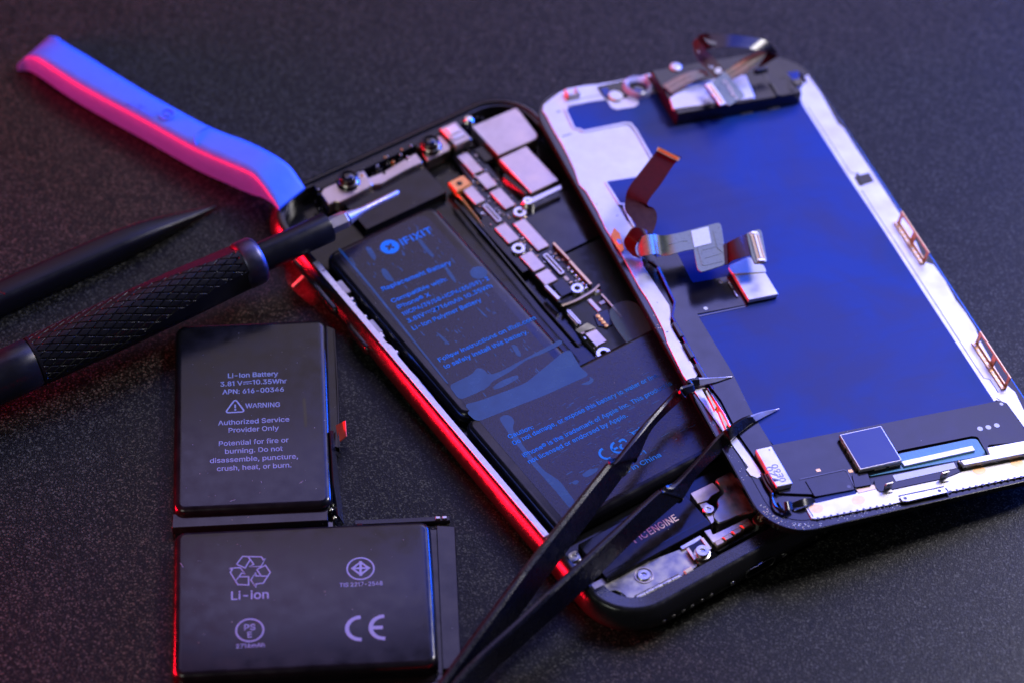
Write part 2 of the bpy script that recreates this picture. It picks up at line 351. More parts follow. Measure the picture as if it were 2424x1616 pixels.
# outlines of the plain sans-serif letters used on the labels (thousandths of the type size)
GLYPHS = {
 ')':(273,'103,-106 22,-106 55,-33 76,21 92,71 103,118 110,163 112,207 109,257 102,312 90,368 73,425 52,481 22,549 103,549 130,498 151,444 169,386 183,325 191,265 194,206 188,129 171,50 143,-26','12.14.13 12.15.14 12.16.15 11.16.12 11.17.16 10.17.11 10.18.17 9.18.10 9.19.18 8.19.9 8.20.19 7.20.8 6.20.7 6.21.20 5.21.6 5.22.21 4.22.5 3.22.4 3.23.22 2.23.3 2.0.23 1.0.2'),
 '+':(453,'265,24 188,24 188,374 265,374 401,162 51,162 51,236 401,236','1.3.2 1.0.3 5.7.6 5.4.7'),
 ',':(188,'92,-129 26,-129 59,81 150,81','1.3.2 1.0.3'),
 '-':(453,'104,254 347,254 347,178 104,178','3.1.0 3.2.1'),
 '.':(188,'135,2 117,-11 95,-15 74,-11 56,2 43,20 39,41 43,63 56,81 74,93 95,97 117,93 135,81 147,63 151,41 147,20','9.11.10 9.12.11 8.12.9 7.12.8 7.13.12 6.13.7 6.14.13 6.15.14 5.15.6 5.0.15 4.0.5 4.1.0 3.1.4 2.1.3'),
 '/':(249,'171,543 248,543 79,-86 1,-86','3.1.0 3.2.1'),
 '0':(453,'329,16 282,-9 227,-17 171,-9 124,16 86,56 59,110 43,176 38,254 43,332 60,398 87,452 124,493 171,517 227,526 282,517 329,493 367,452 394,398 410,332 415,254 410,176 394,110 367,56 170,81 196,65 227,60 258,65 283,81 305,108 321,147 330,195 334,254 330,313 321,362 305,400 283,428 258,444 227,449 196,444 170,428 149,400 133,362 123,313 119,254 123,195 133,147 149,108','13.15.14 12.15.13 12.16.15 11.16.12 11.17.16 10.39.11 39.38.11 38.17.11 38.37.17 37.18.17 36.18.37 10.40.39 10.41.40 35.18.36 10.42.41 34.18.35 9.42.10 34.19.18 33.19.34 9.43.42 8.43.9 33.20.19 32.20.33 8.44.43 7.44.8 32.21.20 7.45.44 31.21.32 7.46.45 30.21.31 6.46.7 30.22.21 6.47.46 29.22.30 29.23.22 5.47.6 28.23.29 5.24.47 27.23.28 5.25.24 5.26.25 26.23.27 5.23.26 5.0.23 4.0.5 4.1.0 3.1.4 3.2.1'),
 '1':(300,'130,-10 214,-10 214,519 130,519 20,432 20,345 130,425','0.1.2.3 3.4.5.6'),
 '2':(453,'399,-10 54,-10 54,51 227,236 253,264 274,289 290,310 301,331 308,350 310,371 307,394 299,413 286,429 269,440 248,447 224,449 198,447 177,439 160,426 148,409 140,387 136,352 54,352 61,407 78,447 104,480 138,505 179,521 225,526 270,521 311,505 344,482 370,450 386,414 391,373 388,343 380,314 366,285 344,253 314,216 274,173 163,56 163,67 399,67','27.29.28 27.30.29 26.30.27 26.31.30 25.31.26 25.32.31 24.15.25 15.32.25 15.14.32 14.33.32 24.16.15 23.16.24 13.33.14 23.17.16 12.33.13 23.18.17 11.33.12 23.19.18 11.34.33 10.34.11 23.20.19 22.20.23 9.34.10 22.21.20 9.35.34 8.35.9 7.35.8 7.36.35 6.36.7 6.37.36 5.37.6 4.37.5 4.38.37 3.38.4 3.39.38 2.39.3 2.40.39 2.42.40 42.41.40 2.43.42 2.0.43 1.0.2'),
 '3':(453,'313,3 268,-12 218,-17 171,-13 129,0 92,22 62,51 42,88 32,142 117,142 124,111 134,93 150,79 169,69 192,62 218,60 246,62 271,70 291,82 306,98 316,119 319,145 316,169 307,191 292,210 270,224 240,234 201,238 147,238 147,303 278,452 278,442 60,442 60,519 382,519 382,457 201,252 201,299 265,298 312,285 351,261 379,228 397,188 403,145 397,100 379,61 350,28','32.34.33 32.30.34 30.35.34 30.31.35 31.36.35 32.29.30 29.31.32 29.37.31 37.36.31 28.37.29 28.38.37 28.39.38 28.40.39 28.27.40 27.41.40 26.41.27 25.41.26 25.42.41 24.42.25 23.42.24 22.42.23 22.43.42 21.43.22 20.43.21 20.44.43 7.9.8 7.10.9 19.44.20 7.11.10 19.45.44 18.45.19 7.12.11 6.12.7 17.45.18 6.13.12 16.45.17 6.14.13 15.45.16 6.15.14 15.46.45 6.46.15 5.46.6 5.0.46 4.0.5 4.1.0 3.1.4 3.2.1'),
 '4':(453,'423,95 30,95 30,161 241,519 328,519 119,163 119,173 423,173 353,-10 272,-10 272,121 272,146 272,328 353,328','2.4.3 2.6.4 6.5.4 11.13.12 11.8.13 2.7.6 2.11.7 11.0.7 1.11.2 1.10.11 8.0.11 1.9.10 9.0.1 9.8.0'),
 '5':(453,'314,6 270,-11 221,-17 176,-12 136,2 101,25 74,54 57,90 48,140 130,140 137,112 146,95 160,80 178,69 198,62 221,60 248,63 271,73 290,89 305,109 315,134 318,162 314,191 305,216 289,237 270,253 245,263 218,267 194,265 171,259 150,250 131,235 56,244 87,519 376,519 376,442 160,442 145,311 133,311 150,323 174,334 201,341 229,344 265,340 298,330 327,314 352,292 373,266 388,235 398,200 401,163 395,114 378,71 350,34','32.36.33 36.34.33 36.35.34 32.38.36 38.37.36 41.43.42 40.43.41 40.44.43 39.44.40 39.45.44 38.45.39 38.46.45 32.46.38 32.28.46 28.27.46 27.47.46 26.47.27 26.48.47 32.29.28 25.48.26 32.30.29 24.48.25 32.31.30 23.48.24 23.49.48 22.49.23 22.50.49 21.50.22 21.51.50 20.51.21 7.9.8 7.10.9 19.51.20 19.52.51 7.11.10 18.52.19 7.12.11 6.12.7 17.52.18 6.13.12 16.52.17 16.53.52 6.14.13 15.53.16 6.15.14 6.53.15 5.53.6 5.0.53 4.0.5 4.1.0 3.1.4 3.2.1'),
 '6':(453,'315,6 273,-11 226,-17 179,-11 137,6 102,33 76,70 59,113 53,162 58,201 70,243 93,290 129,346 247,519 341,519 156,251 128,251 146,281 158,295 174,307 192,316 212,322 235,324 281,319 321,303 354,278 378,245 394,204 399,157 393,110 376,68 350,32 179,71 201,62 226,59 252,62 273,71 291,86 305,106 314,130 317,157 314,185 305,209 291,228 273,243 252,252 226,255 201,252 179,243 161,228 147,209 138,186 135,158 138,130 147,106 161,86','12.14.13 12.20.14 20.15.14 11.20.12 21.23.22 20.23.21 20.24.23 11.19.20 15.24.20 11.18.19 15.25.24 11.17.18 10.17.11 10.16.17 15.46.25 46.26.25 15.47.46 45.26.46 15.48.47 44.26.45 10.15.16 10.48.15 44.27.26 10.49.48 43.27.44 9.49.10 9.50.49 42.27.43 9.51.50 41.27.42 41.28.27 8.51.9 8.52.51 40.28.41 7.52.8 7.53.52 39.28.40 39.29.28 7.54.53 38.29.39 6.54.7 38.30.29 6.55.54 37.30.38 6.32.55 36.30.37 6.33.32 35.30.36 5.33.6 35.31.30 5.34.33 34.31.35 5.31.34 4.31.5 4.0.31 3.0.4 3.1.0 2.1.3'),
 '7':(453,'171,-10 81,-10 313,451 313,442 52,442 52,519 401,519 401,446','4.6.5 4.2.6 2.7.6 4.1.2 3.7.2 3.0.7 1.3.4 1.0.3'),
 '8':(453,'321,2 277,-12 226,-17 176,-12 131,2 94,25 66,56 48,93 42,135 45,169 56,199 73,227 95,249 121,265 143,272 143,260 113,273 84,302 66,339 60,380 66,420 82,455 108,485 141,507 181,521 226,526 271,521 311,507 344,485 370,455 386,420 392,380 386,339 368,302 339,273 310,261 310,272 331,265 357,249 379,227 396,199 407,169 411,135 405,93 387,56 358,25 171,69 196,62 226,59 256,62 281,69 300,81 315,97 324,116 327,139 323,162 314,183 299,200 278,214 254,222 226,225 198,222 174,214 153,200 138,183 129,162 125,139 128,116 137,97 152,81 182,309 203,302 226,300 250,302 270,309 286,321 298,336 306,354 309,376 307,397 299,415 287,429 271,440 250,447 226,450 202,447 182,440 165,429 153,415 146,397 143,376 146,354 153,336 166,321','24.26.25 23.26.24 23.27.26 22.27.23 22.28.27 22.29.28 21.29.22 21.84.29 84.83.29 83.30.29 20.85.21 85.84.21 82.30.83 20.86.85 81.30.82 20.87.86 80.30.81 20.88.87 80.31.30 19.88.20 79.31.80 19.89.88 78.31.79 19.90.89 78.32.31 18.90.19 77.32.78 18.91.90 76.32.77 18.92.91 76.33.32 17.92.18 75.33.76 17.93.92 17.70.93 74.33.75 17.71.70 73.33.74 73.34.33 17.72.71 72.34.73 16.72.17 16.34.72 16.36.34 36.35.34 15.14.16 14.36.16 13.36.14 13.37.36 12.37.13 12.38.37 11.38.12 11.39.38 11.60.39 60.59.39 59.40.39 10.61.11 61.60.11 58.40.59 10.62.61 57.40.58 10.63.62 10.64.63 56.40.57 56.41.40 9.64.10 55.41.56 9.65.64 55.42.41 8.65.9 8.66.65 54.42.55 53.42.54 8.67.66 53.43.42 7.67.8 52.43.53 7.68.67 51.43.52 7.69.68 6.69.7 51.44.43 6.46.69 50.44.51 6.47.46 49.44.50 6.48.47 48.44.49 6.44.48 5.44.6 5.45.44 4.45.5 4.0.45 4.1.0 3.1.4 3.2.1'),
 '9':(453,'138,503 179,520 226,526 273,520 315,503 350,475 377,439 393,396 399,347 395,307 382,266 359,219 323,163 206,-10 111,-10 296,258 325,258 307,228 294,214 279,202 260,192 240,187 218,185 172,190 132,205 99,230 74,264 59,305 53,352 59,399 76,441 103,476 273,437 252,447 226,450 201,447 179,437 161,422 147,403 138,379 135,352 138,324 147,300 161,281 179,266 201,257 226,254 251,257 273,266 292,280 306,300 314,323 317,350 314,378 305,402 292,422','1.3.2 0.3.1 0.4.3 31.4.0 31.5.4 30.5.31 30.34.5 34.6.5 30.35.34 33.6.34 30.36.35 32.6.33 29.36.30 32.7.6 55.7.32 29.37.36 29.38.37 54.7.55 29.39.38 53.7.54 28.39.29 53.8.7 28.40.39 52.8.53 27.40.28 27.41.40 51.8.52 51.9.8 27.42.41 50.9.51 50.10.9 26.42.27 26.43.42 49.10.50 26.44.43 48.10.49 48.16.10 16.11.10 26.45.44 47.15.48 15.16.48 25.45.26 17.11.16 47.21.15 21.14.15 25.46.45 46.21.47 25.21.46 24.21.25 18.11.17 18.12.11 19.12.18 23.21.24 20.12.19 21.12.20 22.21.23 14.12.21 14.13.12'),
 ':':(188,'135,277 117,265 95,261 74,265 56,277 43,295 39,316 43,338 56,356 74,368 95,372 117,368 135,356 147,338 151,316 147,295 135,2 117,-11 95,-15 74,-11 56,2 43,20 39,41 43,63 56,81 74,93 95,97 117,93 135,81 147,63 151,41 147,20','25.27.26 25.28.27 24.28.25 23.28.24 23.29.28 22.29.23 22.30.29 22.31.30 21.31.22 21.16.31 20.16.21 20.17.16 19.17.20 18.17.19 9.11.10 9.12.11 8.12.9 7.12.8 7.13.12 6.13.7 6.14.13 6.15.14 5.15.6 5.0.15 4.0.5 4.1.0 3.1.4 2.1.3'),
 'A':(480,'92,-10 2,-10 194,519 283,519 477,-10 388,-10 278,299 267,331 255,369 240,417 219,488 258,488 237,416 222,368 210,330 200,299 360,189 120,189 120,152 360,152','1.10.2 10.3.2 10.11.3 11.4.3 1.12.10 12.9.10 12.9.11 9.4.11 8.4.9 1.13.12 7.16.8 16.4.8 1.17.13 17.14.13 6.16.7 17.15.14 17.18.15 18.0.15 5.19.6 19.16.6 1.18.17 18.16.17 18.19.16 19.4.16 1.0.18 5.4.19'),
 'B':(456,'247,-10 50,-10 50,519 242,519 292,514 333,500 366,477 390,447 404,412 408,374 405,342 396,315 381,294 362,278 341,266 325,260 325,270 342,267 369,254 392,234 411,208 424,175 428,136 423,97 409,62 384,32 349,9 303,-5 135,221 135,67 244,67 293,72 323,88 340,109 345,137 342,159 334,179 320,196 301,209 277,218 248,221 135,442 135,295 237,295 262,298 284,305 301,317 315,332 323,350 326,372 321,399 306,421 279,436 239,442','1.41.2 41.3.2 41.4.3 41.5.4 41.6.5 41.7.6 41.53.7 53.52.7 52.8.7 1.42.41 51.8.52 50.8.51 50.9.8 49.9.50 49.10.9 48.10.49 47.10.48 47.11.10 46.11.47 45.11.46 45.12.11 44.12.45 43.12.44 1.28.42 28.43.42 28.12.43 28.16.12 16.13.12 16.17.13 17.14.13 28.15.16 14.18.17 15.18.14 28.18.15 28.19.18 28.40.19 40.20.19 1.29.28 39.20.40 38.20.39 37.20.38 37.21.20 36.21.37 35.21.36 35.22.21 34.22.35 33.22.34 33.23.22 32.23.33 32.24.23 31.24.32 30.24.31 1.30.29 1.24.30 1.25.24 1.26.25 1.27.26 1.0.27'),
 'C':(510,'344,-5 307,-14 267,-17 202,-9 145,16 97,57 61,111 38,177 30,254 38,331 61,398 97,452 145,492 202,517 267,526 306,523 343,514 378,499 408,479 435,454 456,423 473,389 486,338 401,338 391,369 381,389 368,406 351,420 333,431 312,439 290,444 268,446 226,440 189,424 158,397 134,359 119,312 113,254 119,196 134,149 158,112 189,85 226,68 268,63 290,65 312,70 333,78 351,89 368,103 381,120 391,140 401,170 486,170 473,120 457,86 435,55 409,30 378,10','13.15.14 13.16.15 12.16.13 12.17.16 12.18.17 11.18.12 11.19.18 11.31.19 31.30.19 30.20.19 10.32.11 32.31.11 29.20.30 10.33.32 28.20.29 27.20.28 10.34.33 27.21.20 26.21.27 25.21.26 9.34.10 9.35.34 24.21.25 24.22.21 23.22.24 9.36.35 8.36.9 8.37.36 8.38.37 7.38.8 7.39.38 6.39.7 50.52.51 50.53.52 6.40.39 49.53.50 49.54.53 48.54.49 6.41.40 5.41.6 47.54.48 46.54.47 46.55.54 5.42.41 45.55.46 44.55.45 5.43.42 43.55.44 5.55.43 4.55.5 4.56.55 4.57.56 3.57.4 3.0.57 3.1.0 2.1.3'),
 'D':(502,'356,22 293,-2 219,-10 86,-10 86,67 214,67 269,73 313,90 346,116 370,153 384,200 389,255 384,310 370,356 347,393 314,419 273,436 220,442 83,442 83,519 226,519 297,511 358,487 407,448 442,396 464,331 472,255 464,179 442,114 406,61 50,519 135,519 135,-10 50,-10','33.19.30 19.31.30 33.18.19 31.20.19 32.20.31 32.17.20 17.21.20 17.22.21 17.23.22 17.16.23 16.24.23 33.17.18 33.4.17 4.32.17 15.24.16 14.24.15 14.25.24 13.25.14 12.25.13 12.26.25 11.26.12 11.27.26 10.27.11 9.27.10 9.28.27 8.28.9 7.28.8 7.29.28 6.29.7 5.29.6 33.3.4 32.5.4 32.29.5 32.0.29 32.1.0 32.2.1 3.32.33 32.2.3'),
 'E':(419,'385,-10 50,-10 50,519 382,519 382,442 135,442 135,296 365,296 365,219 135,219 135,67 385,67','1.5.2 5.3.2 5.4.3 1.6.5 1.9.6 9.7.6 9.8.7 1.10.9 1.11.10 1.0.11'),
 'F':(410,'135,-10 50,-10 50,519 379,519 379,442 135,442 135,288 356,288 356,211 135,211','1.5.2 5.3.2 5.4.3 1.6.5 1.9.6 9.7.6 9.8.7 1.0.9'),
 'G':(520,'381,10 328,-10 269,-17 202,-9 144,16 96,57 60,111 38,177 30,254 38,331 60,398 96,452 143,492 201,517 265,526 306,522 344,513 378,498 410,477 436,451 458,421 474,388 487,339 401,339 390,368 379,388 366,405 350,419 332,431 312,439 290,444 266,446 225,440 189,424 158,397 134,360 119,312 113,254 119,196 134,149 158,112 190,85 227,69 269,63 307,67 340,80 367,100 387,128 400,162 406,214 549,189 273,189 273,266 488,266 488,199 481,139 460,86 426,42','13.15.14 13.16.15 12.16.13 12.17.16 12.18.17 11.18.12 11.19.18 10.32.11 32.31.11 31.19.11 31.30.19 30.20.19 29.20.30 10.33.32 28.20.29 27.20.28 10.34.33 27.21.20 26.21.27 25.21.26 9.34.10 9.35.34 25.22.21 24.22.25 23.22.24 9.36.35 8.36.9 8.37.36 51.53.52 51.49.53 49.54.53 8.38.37 7.38.8 51.48.49 54.50.49 55.50.54 7.39.38 48.50.51 48.55.50 6.39.7 47.55.48 6.40.39 47.56.55 46.56.47 6.41.40 5.41.6 45.56.46 45.57.56 5.42.41 44.57.45 5.43.42 43.57.44 5.57.43 4.57.5 4.0.57 3.0.4 3.1.0 2.1.3'),
 'I':(210,'62,-10 148,-10 148,519 62,519','0.1.2.3'),
 'L':(393,'371,-10 50,-10 50,519 135,519 135,67 371,67','1.3.2 1.4.3 1.5.4 1.0.5'),
 'M':(628,'132,-10 50,-10 50,519 158,519 287,191 291,178 297,162 303,145 309,126 315,106 321,87 326,68 335,39 294,39 303,68 308,86 314,105 320,124 327,143 333,161 338,177 343,191 469,519 578,519 578,-10 494,-10 494,291 494,308 494,327 495,348 495,369 496,391 496,413 497,436 497,467 526,467 515,430 507,406 499,382 491,359 484,338 477,318 470,301 465,287 349,-10 279,-10 161,287 156,301 150,318 143,337 135,358 128,380 120,404 111,429 98,467 128,467 129,438 130,416 130,394 131,372 131,350 132,329 132,309 132,291','1.54.2 54.3.2 54.55.3 55.4.3 21.34.22 34.23.22 34.35.23 35.24.23 1.53.54 56.4.55 21.33.34 36.24.35 57.4.56 21.32.33 37.24.36 1.52.53 58.4.57 21.31.32 38.24.37 1.51.52 59.4.58 21.30.31 39.30.38 30.24.38 1.60.51 60.50.51 60.50.59 50.4.59 21.39.30 39.29.30 21.40.39 49.4.50 1.61.60 21.41.40 48.4.49 1.62.61 21.42.41 47.4.48 1.63.62 21.43.42 46.4.47 1.0.63 21.44.43 45.4.46 45.5.4 20.44.21 45.6.5 19.44.20 45.7.6 18.44.19 45.8.7 17.44.18 45.13.8 13.16.8 16.9.8 16.9.17 9.10.17 10.11.17 11.12.17 12.44.17 13.15.16 13.14.15 45.12.13 45.44.12'),
 'N':(523,'135,-10 50,-10 50,519 142,519 352,188 361,174 371,156 383,135 396,111 410,86 429,47 396,42 392,80 391,108 390,133 389,157 389,178 389,195 389,519 473,519 473,-10 381,-10 194,285 181,305 169,326 155,349 139,376 121,408 92,460 129,465 131,418 132,384 133,354 134,328 135,307 135,291','1.28.2 28.3.2 28.29.3 29.4.3 17.19.18 17.20.19 30.4.29 1.27.28 31.4.30 1.31.27 31.26.27 1.32.31 26.4.31 25.4.26 1.33.32 24.4.25 1.34.33 23.4.24 1.35.34 22.4.23 1.0.35 21.4.22 16.20.17 21.5.4 15.20.16 21.6.5 14.20.15 21.7.6 21.13.7 13.8.7 13.8.14 8.20.14 9.20.8 21.12.13 10.20.9 21.11.12 11.20.10 21.20.11'),
 'O':(533,'389,16 332,-9 267,-17 202,-9 145,16 97,57 61,111 38,177 30,254 38,331 61,398 97,452 145,492 202,517 267,526 332,517 389,492 437,452 473,398 496,331 503,254 496,177 473,111 437,57 190,85 226,68 267,63 308,68 344,85 375,111 399,148 415,196 420,254 415,312 399,360 375,398 344,424 308,440 267,446 226,440 190,424 159,397 134,360 119,312 113,254 119,196 134,149 159,111','13.15.14 12.15.13 12.16.15 11.16.12 11.17.16 10.39.11 39.38.11 38.17.11 38.37.17 37.18.17 36.18.37 10.40.39 35.18.36 10.41.40 9.41.10 35.19.18 34.19.35 9.42.41 33.19.34 9.43.42 8.43.9 33.20.19 32.20.33 8.44.43 31.20.32 8.45.44 7.45.8 31.21.20 7.46.45 30.21.31 30.22.21 6.46.7 6.47.46 29.22.30 6.24.47 28.22.29 28.23.22 5.24.6 5.25.24 27.23.28 5.26.25 26.23.27 5.23.26 5.0.23 4.0.5 4.1.0 3.1.4 3.2.1'),
 'P':(445,'135,-10 50,-10 50,519 236,519 291,513 337,496 373,469 399,434 414,393 419,348 414,302 399,261 373,225 337,198 291,181 236,176 99,176 99,252 232,252 266,256 292,265 311,279 324,298 332,321 334,348 332,374 324,397 311,415 292,430 266,439 232,442 135,442','1.31.2 31.3.2 31.4.3 31.5.4 31.6.5 31.30.6 30.7.6 1.17.31 17.0.31 29.7.30 28.7.29 28.8.7 27.8.28 26.8.27 25.8.26 25.9.8 24.9.25 23.9.24 23.10.9 22.10.23 22.11.10 21.11.22 20.11.21 19.11.20 19.12.11 18.12.19 1.16.17 0.18.17 0.15.18 15.12.18 15.13.12 15.14.13 1.15.16 1.0.15'),
 'R':(449,'135,-10 50,-10 50,519 236,519 292,514 338,498 374,472 399,438 414,397 419,352 414,307 399,266 374,233 337,208 291,193 236,188 86,188 86,265 233,265 267,268 293,276 312,288 325,305 332,326 335,352 332,378 325,400 312,417 293,431 267,439 232,442 135,442 445,-10 347,-10 213,239 309,239','1.17.2 17.31.2 31.3.2 31.4.3 31.5.4 31.6.5 31.30.6 30.7.6 17.0.31 29.7.30 28.7.29 28.8.7 27.8.28 26.8.27 25.8.26 25.9.8 24.9.25 23.9.24 23.10.9 22.10.23 22.11.10 21.11.22 20.11.21 19.11.20 18.11.19 18.12.11 1.16.17 0.34.17 34.18.17 34.35.18 35.12.18 0.15.34 15.33.34 32.13.35 13.12.35 14.32.13 15.32.14 1.15.16 1.0.15 33.32.15'),
 'S':(447,'328,1 280,-14 224,-19 170,-14 123,0 85,23 56,54 36,92 26,147 113,147 120,113 131,94 148,79 170,68 196,61 224,59 255,62 282,70 305,82 321,98 332,117 335,139 333,158 324,173 310,185 292,195 268,205 242,213 181,230 123,252 79,282 51,322 42,372 48,416 67,454 96,484 133,507 178,521 227,526 277,521 320,507 357,484 385,454 404,419 413,368 330,368 318,407 296,429 265,443 225,448 196,446 171,439 151,427 137,412 128,395 125,376 129,356 138,340 154,328 173,317 195,309 215,303 267,289 290,282 315,273 341,261 365,246 386,226 403,202 415,173 418,138 413,96 395,58 366,26','37.39.38 36.39.37 36.40.39 35.40.36 35.41.40 34.41.35 34.42.41 34.49.42 49.48.42 48.43.42 33.50.34 50.49.34 33.51.50 47.43.48 33.52.51 46.43.47 33.53.52 46.44.43 32.53.33 32.54.53 45.44.46 32.55.54 32.56.55 31.56.32 31.57.56 31.58.57 31.59.58 30.59.31 30.60.59 30.61.60 30.62.61 30.63.62 29.63.30 29.64.63 29.65.64 29.66.65 28.66.29 28.67.66 27.67.28 27.68.67 26.68.27 25.68.26 25.69.68 24.69.25 23.69.24 23.70.69 22.70.23 21.70.22 7.9.8 7.10.9 20.70.21 20.71.70 19.71.20 7.11.10 18.71.19 18.72.71 7.12.11 6.12.7 17.72.18 6.13.12 16.72.17 6.14.13 15.72.16 6.15.14 6.72.15 6.73.72 5.73.6 5.0.73 4.0.5 4.1.0 3.1.4 3.2.1'),
 'T':(449,'183,442 22,442 22,519 427,519 427,442 267,442 267,-10 183,-10','1.3.2 1.4.3 0.4.1 7.5.0 5.4.0 7.6.5'),
 'V':(480,'285,-10 197,-10 2,519 91,519 202,210 212,179 225,140 240,92 261,21 221,21 242,93 257,141 270,180 280,209 388,519 477,519','1.3.2 1.4.3 13.15.14 13.0.15 1.5.4 12.0.13 11.0.12 1.6.5 10.0.11 1.7.6 9.8.10 8.0.10 1.8.7 1.0.8'),
 'W':(686,'238,-10 147,-10 3,519 90,519 173,198 179,173 185,148 191,122 197,96 202,69 209,30 177,30 185,69 190,96 196,122 202,148 208,173 214,198 299,519 387,519 471,199 478,173 484,148 490,122 496,96 502,69 509,30 476,30 484,69 489,96 495,122 501,148 507,173 513,198 596,519 683,519 538,-10 448,-10 358,320 350,354 342,389 334,429 324,485 362,485 352,431 345,393 337,357 328,320','1.3.2 1.4.3 17.42.18 42.19.18 42.43.19 43.20.19 33.35.34 33.36.35 17.41.42 44.20.43 45.20.44 17.40.41 46.39.45 39.20.45 17.46.40 46.39.40 17.47.46 38.20.39 37.20.38 17.0.47 37.21.20 16.0.17 1.5.4 32.36.33 37.22.21 15.0.16 1.6.5 31.36.32 14.0.15 37.23.22 30.36.31 1.7.6 37.29.23 29.24.23 13.8.14 8.0.14 29.24.30 24.36.30 1.13.7 13.8.7 25.36.24 37.28.29 1.12.13 9.0.8 26.36.25 1.11.12 37.27.28 10.0.9 1.10.11 1.0.10 37.26.27 37.36.26'),
 'X':(474,'97,-10 -1,-10 227,316 227,204 10,519 109,519 186,406 201,385 212,367 223,350 232,334 242,317 260,282 216,282 234,316 243,334 253,350 263,367 276,385 290,406 368,519 465,519 249,207 249,319 475,-10 376,-10 284,124 271,143 260,160 250,175 241,190 232,207 214,241 261,241 243,208 234,191 225,176 215,160 203,143 190,124','3.5.4 3.32.5 32.6.5 19.21.20 19.33.21 33.22.21 18.33.19 32.7.6 17.33.18 32.8.7 32.13.8 13.9.8 16.12.17 12.33.17 13.10.9 15.23.16 23.12.16 13.2.10 2.11.10 14.23.15 14.11.23 11.22.23 12.24.23 2.14.11 14.22.11 22.12.11 2.13.14 1.13.2 13.3.2 1.32.13 32.3.13 22.33.12 33.24.12 1.31.32 34.24.33 35.30.34 30.24.34 1.35.31 35.30.31 1.36.35 29.24.30 1.37.36 28.24.29 1.38.37 27.24.28 1.39.38 26.24.27 25.24.26 1.0.39'),
 'Z':(438,'409,-10 32,-10 32,50 265,391 281,414 298,437 315,459 344,496 362,445 317,443 286,442 254,442 223,442 30,442 30,519 407,519 407,458 177,123 160,99 142,75 124,51 94,12 76,64 121,66 152,67 183,67 214,67 409,67','13.15.14 13.7.15 7.16.15 13.6.7 8.16.7 13.10.6 10.5.6 8.17.16 9.17.8 10.5.9 5.17.9 13.11.10 13.12.11 4.17.5 3.17.4 2.17.3 2.18.17 2.22.18 22.19.18 22.23.19 23.20.19 25.27.26 25.0.27 24.0.25 23.0.24 20.0.23 2.21.22 21.0.20 1.21.2 1.0.21'),
 'a':(389,'219,-8 192,-16 160,-19 123,-15 90,-4 61,14 39,39 25,71 20,108 24,140 35,166 51,187 72,202 97,213 123,220 150,226 177,230 208,234 232,237 250,240 260,243 264,248 266,256 266,256 263,276 258,292 249,304 235,313 218,319 196,321 172,319 153,313 137,304 125,294 116,282 105,262 27,285 49,328 72,354 99,372 130,385 162,392 194,394 217,393 241,389 267,381 291,369 313,350 331,325 343,292 347,252 347,-10 267,-10 267,42 278,42 272,32 259,17 241,3 133,62 150,57 170,55 199,59 223,68 241,81 255,98 263,118 266,139 266,170 274,177 262,172 248,169 233,166 217,163 202,161 188,160 177,158 157,155 138,149 122,142 111,133 104,121 102,105 104,90 110,78 120,69','41.43.42 41.44.43 40.44.41 40.45.44 39.45.40 39.46.45 38.46.39 38.47.46 37.47.38 37.48.47 36.30.37 30.29.37 29.48.37 29.28.48 28.49.48 36.31.30 27.49.28 36.32.31 26.49.27 36.33.32 25.49.26 36.34.33 25.50.49 24.50.25 35.34.36 23.50.24 22.50.23 21.50.22 21.51.50 20.51.21 19.68.20 68.51.20 18.68.19 17.68.18 16.68.17 15.68.16 14.68.15 13.68.14 12.68.13 11.68.12 10.68.11 10.69.68 67.51.68 10.70.69 66.51.67 10.71.70 9.71.10 9.72.71 9.73.72 9.74.73 9.75.74 9.76.75 9.77.76 9.78.77 9.79.78 8.79.9 65.51.66 8.80.79 8.81.80 64.51.65 7.81.8 7.82.81 63.51.64 7.83.82 62.54.63 54.51.63 7.84.83 6.84.7 6.58.84 61.54.62 6.59.58 60.54.61 6.60.59 6.53.60 53.54.60 6.56.53 56.52.53 55.51.54 5.56.6 56.51.55 5.57.56 52.51.56 4.57.5 4.0.57 3.0.4 3.1.0 2.1.3'),
 'b':(424,'319,8 277,-12 230,-18 196,-15 168,-5 146,9 130,25 118,40 113,49 122,49 122,-10 43,-10 43,519 124,519 124,329 113,329 118,337 130,352 146,368 167,382 195,391 229,394 277,388 318,369 353,338 379,297 395,247 400,189 395,131 379,80 353,39 168,73 191,61 220,57 249,61 273,74 292,94 306,120 315,153 318,189 315,226 307,257 293,284 274,303 250,316 220,320 191,316 167,304 148,285 134,259 126,227 123,189 126,151 134,119 149,92','11.13.12 11.15.13 15.16.13 16.14.13 20.22.21 19.22.20 19.23.22 18.23.19 18.24.23 17.24.18 16.24.17 16.25.24 14.45.16 45.44.16 44.25.16 11.14.15 11.49.14 49.48.14 48.47.14 47.46.14 46.45.14 43.25.44 42.25.43 42.26.25 41.26.42 11.50.49 40.26.41 40.27.26 11.51.50 39.27.40 11.52.51 38.27.39 38.28.27 37.28.38 11.53.52 37.29.28 36.29.37 11.54.53 35.29.36 11.8.54 8.31.54 35.30.29 34.30.35 8.32.31 33.30.34 8.33.32 8.9.33 9.30.33 11.7.8 10.6.9 6.30.9 11.6.7 6.0.30 11.10.6 5.0.6 4.0.5 4.1.0 3.1.4 3.2.1'),
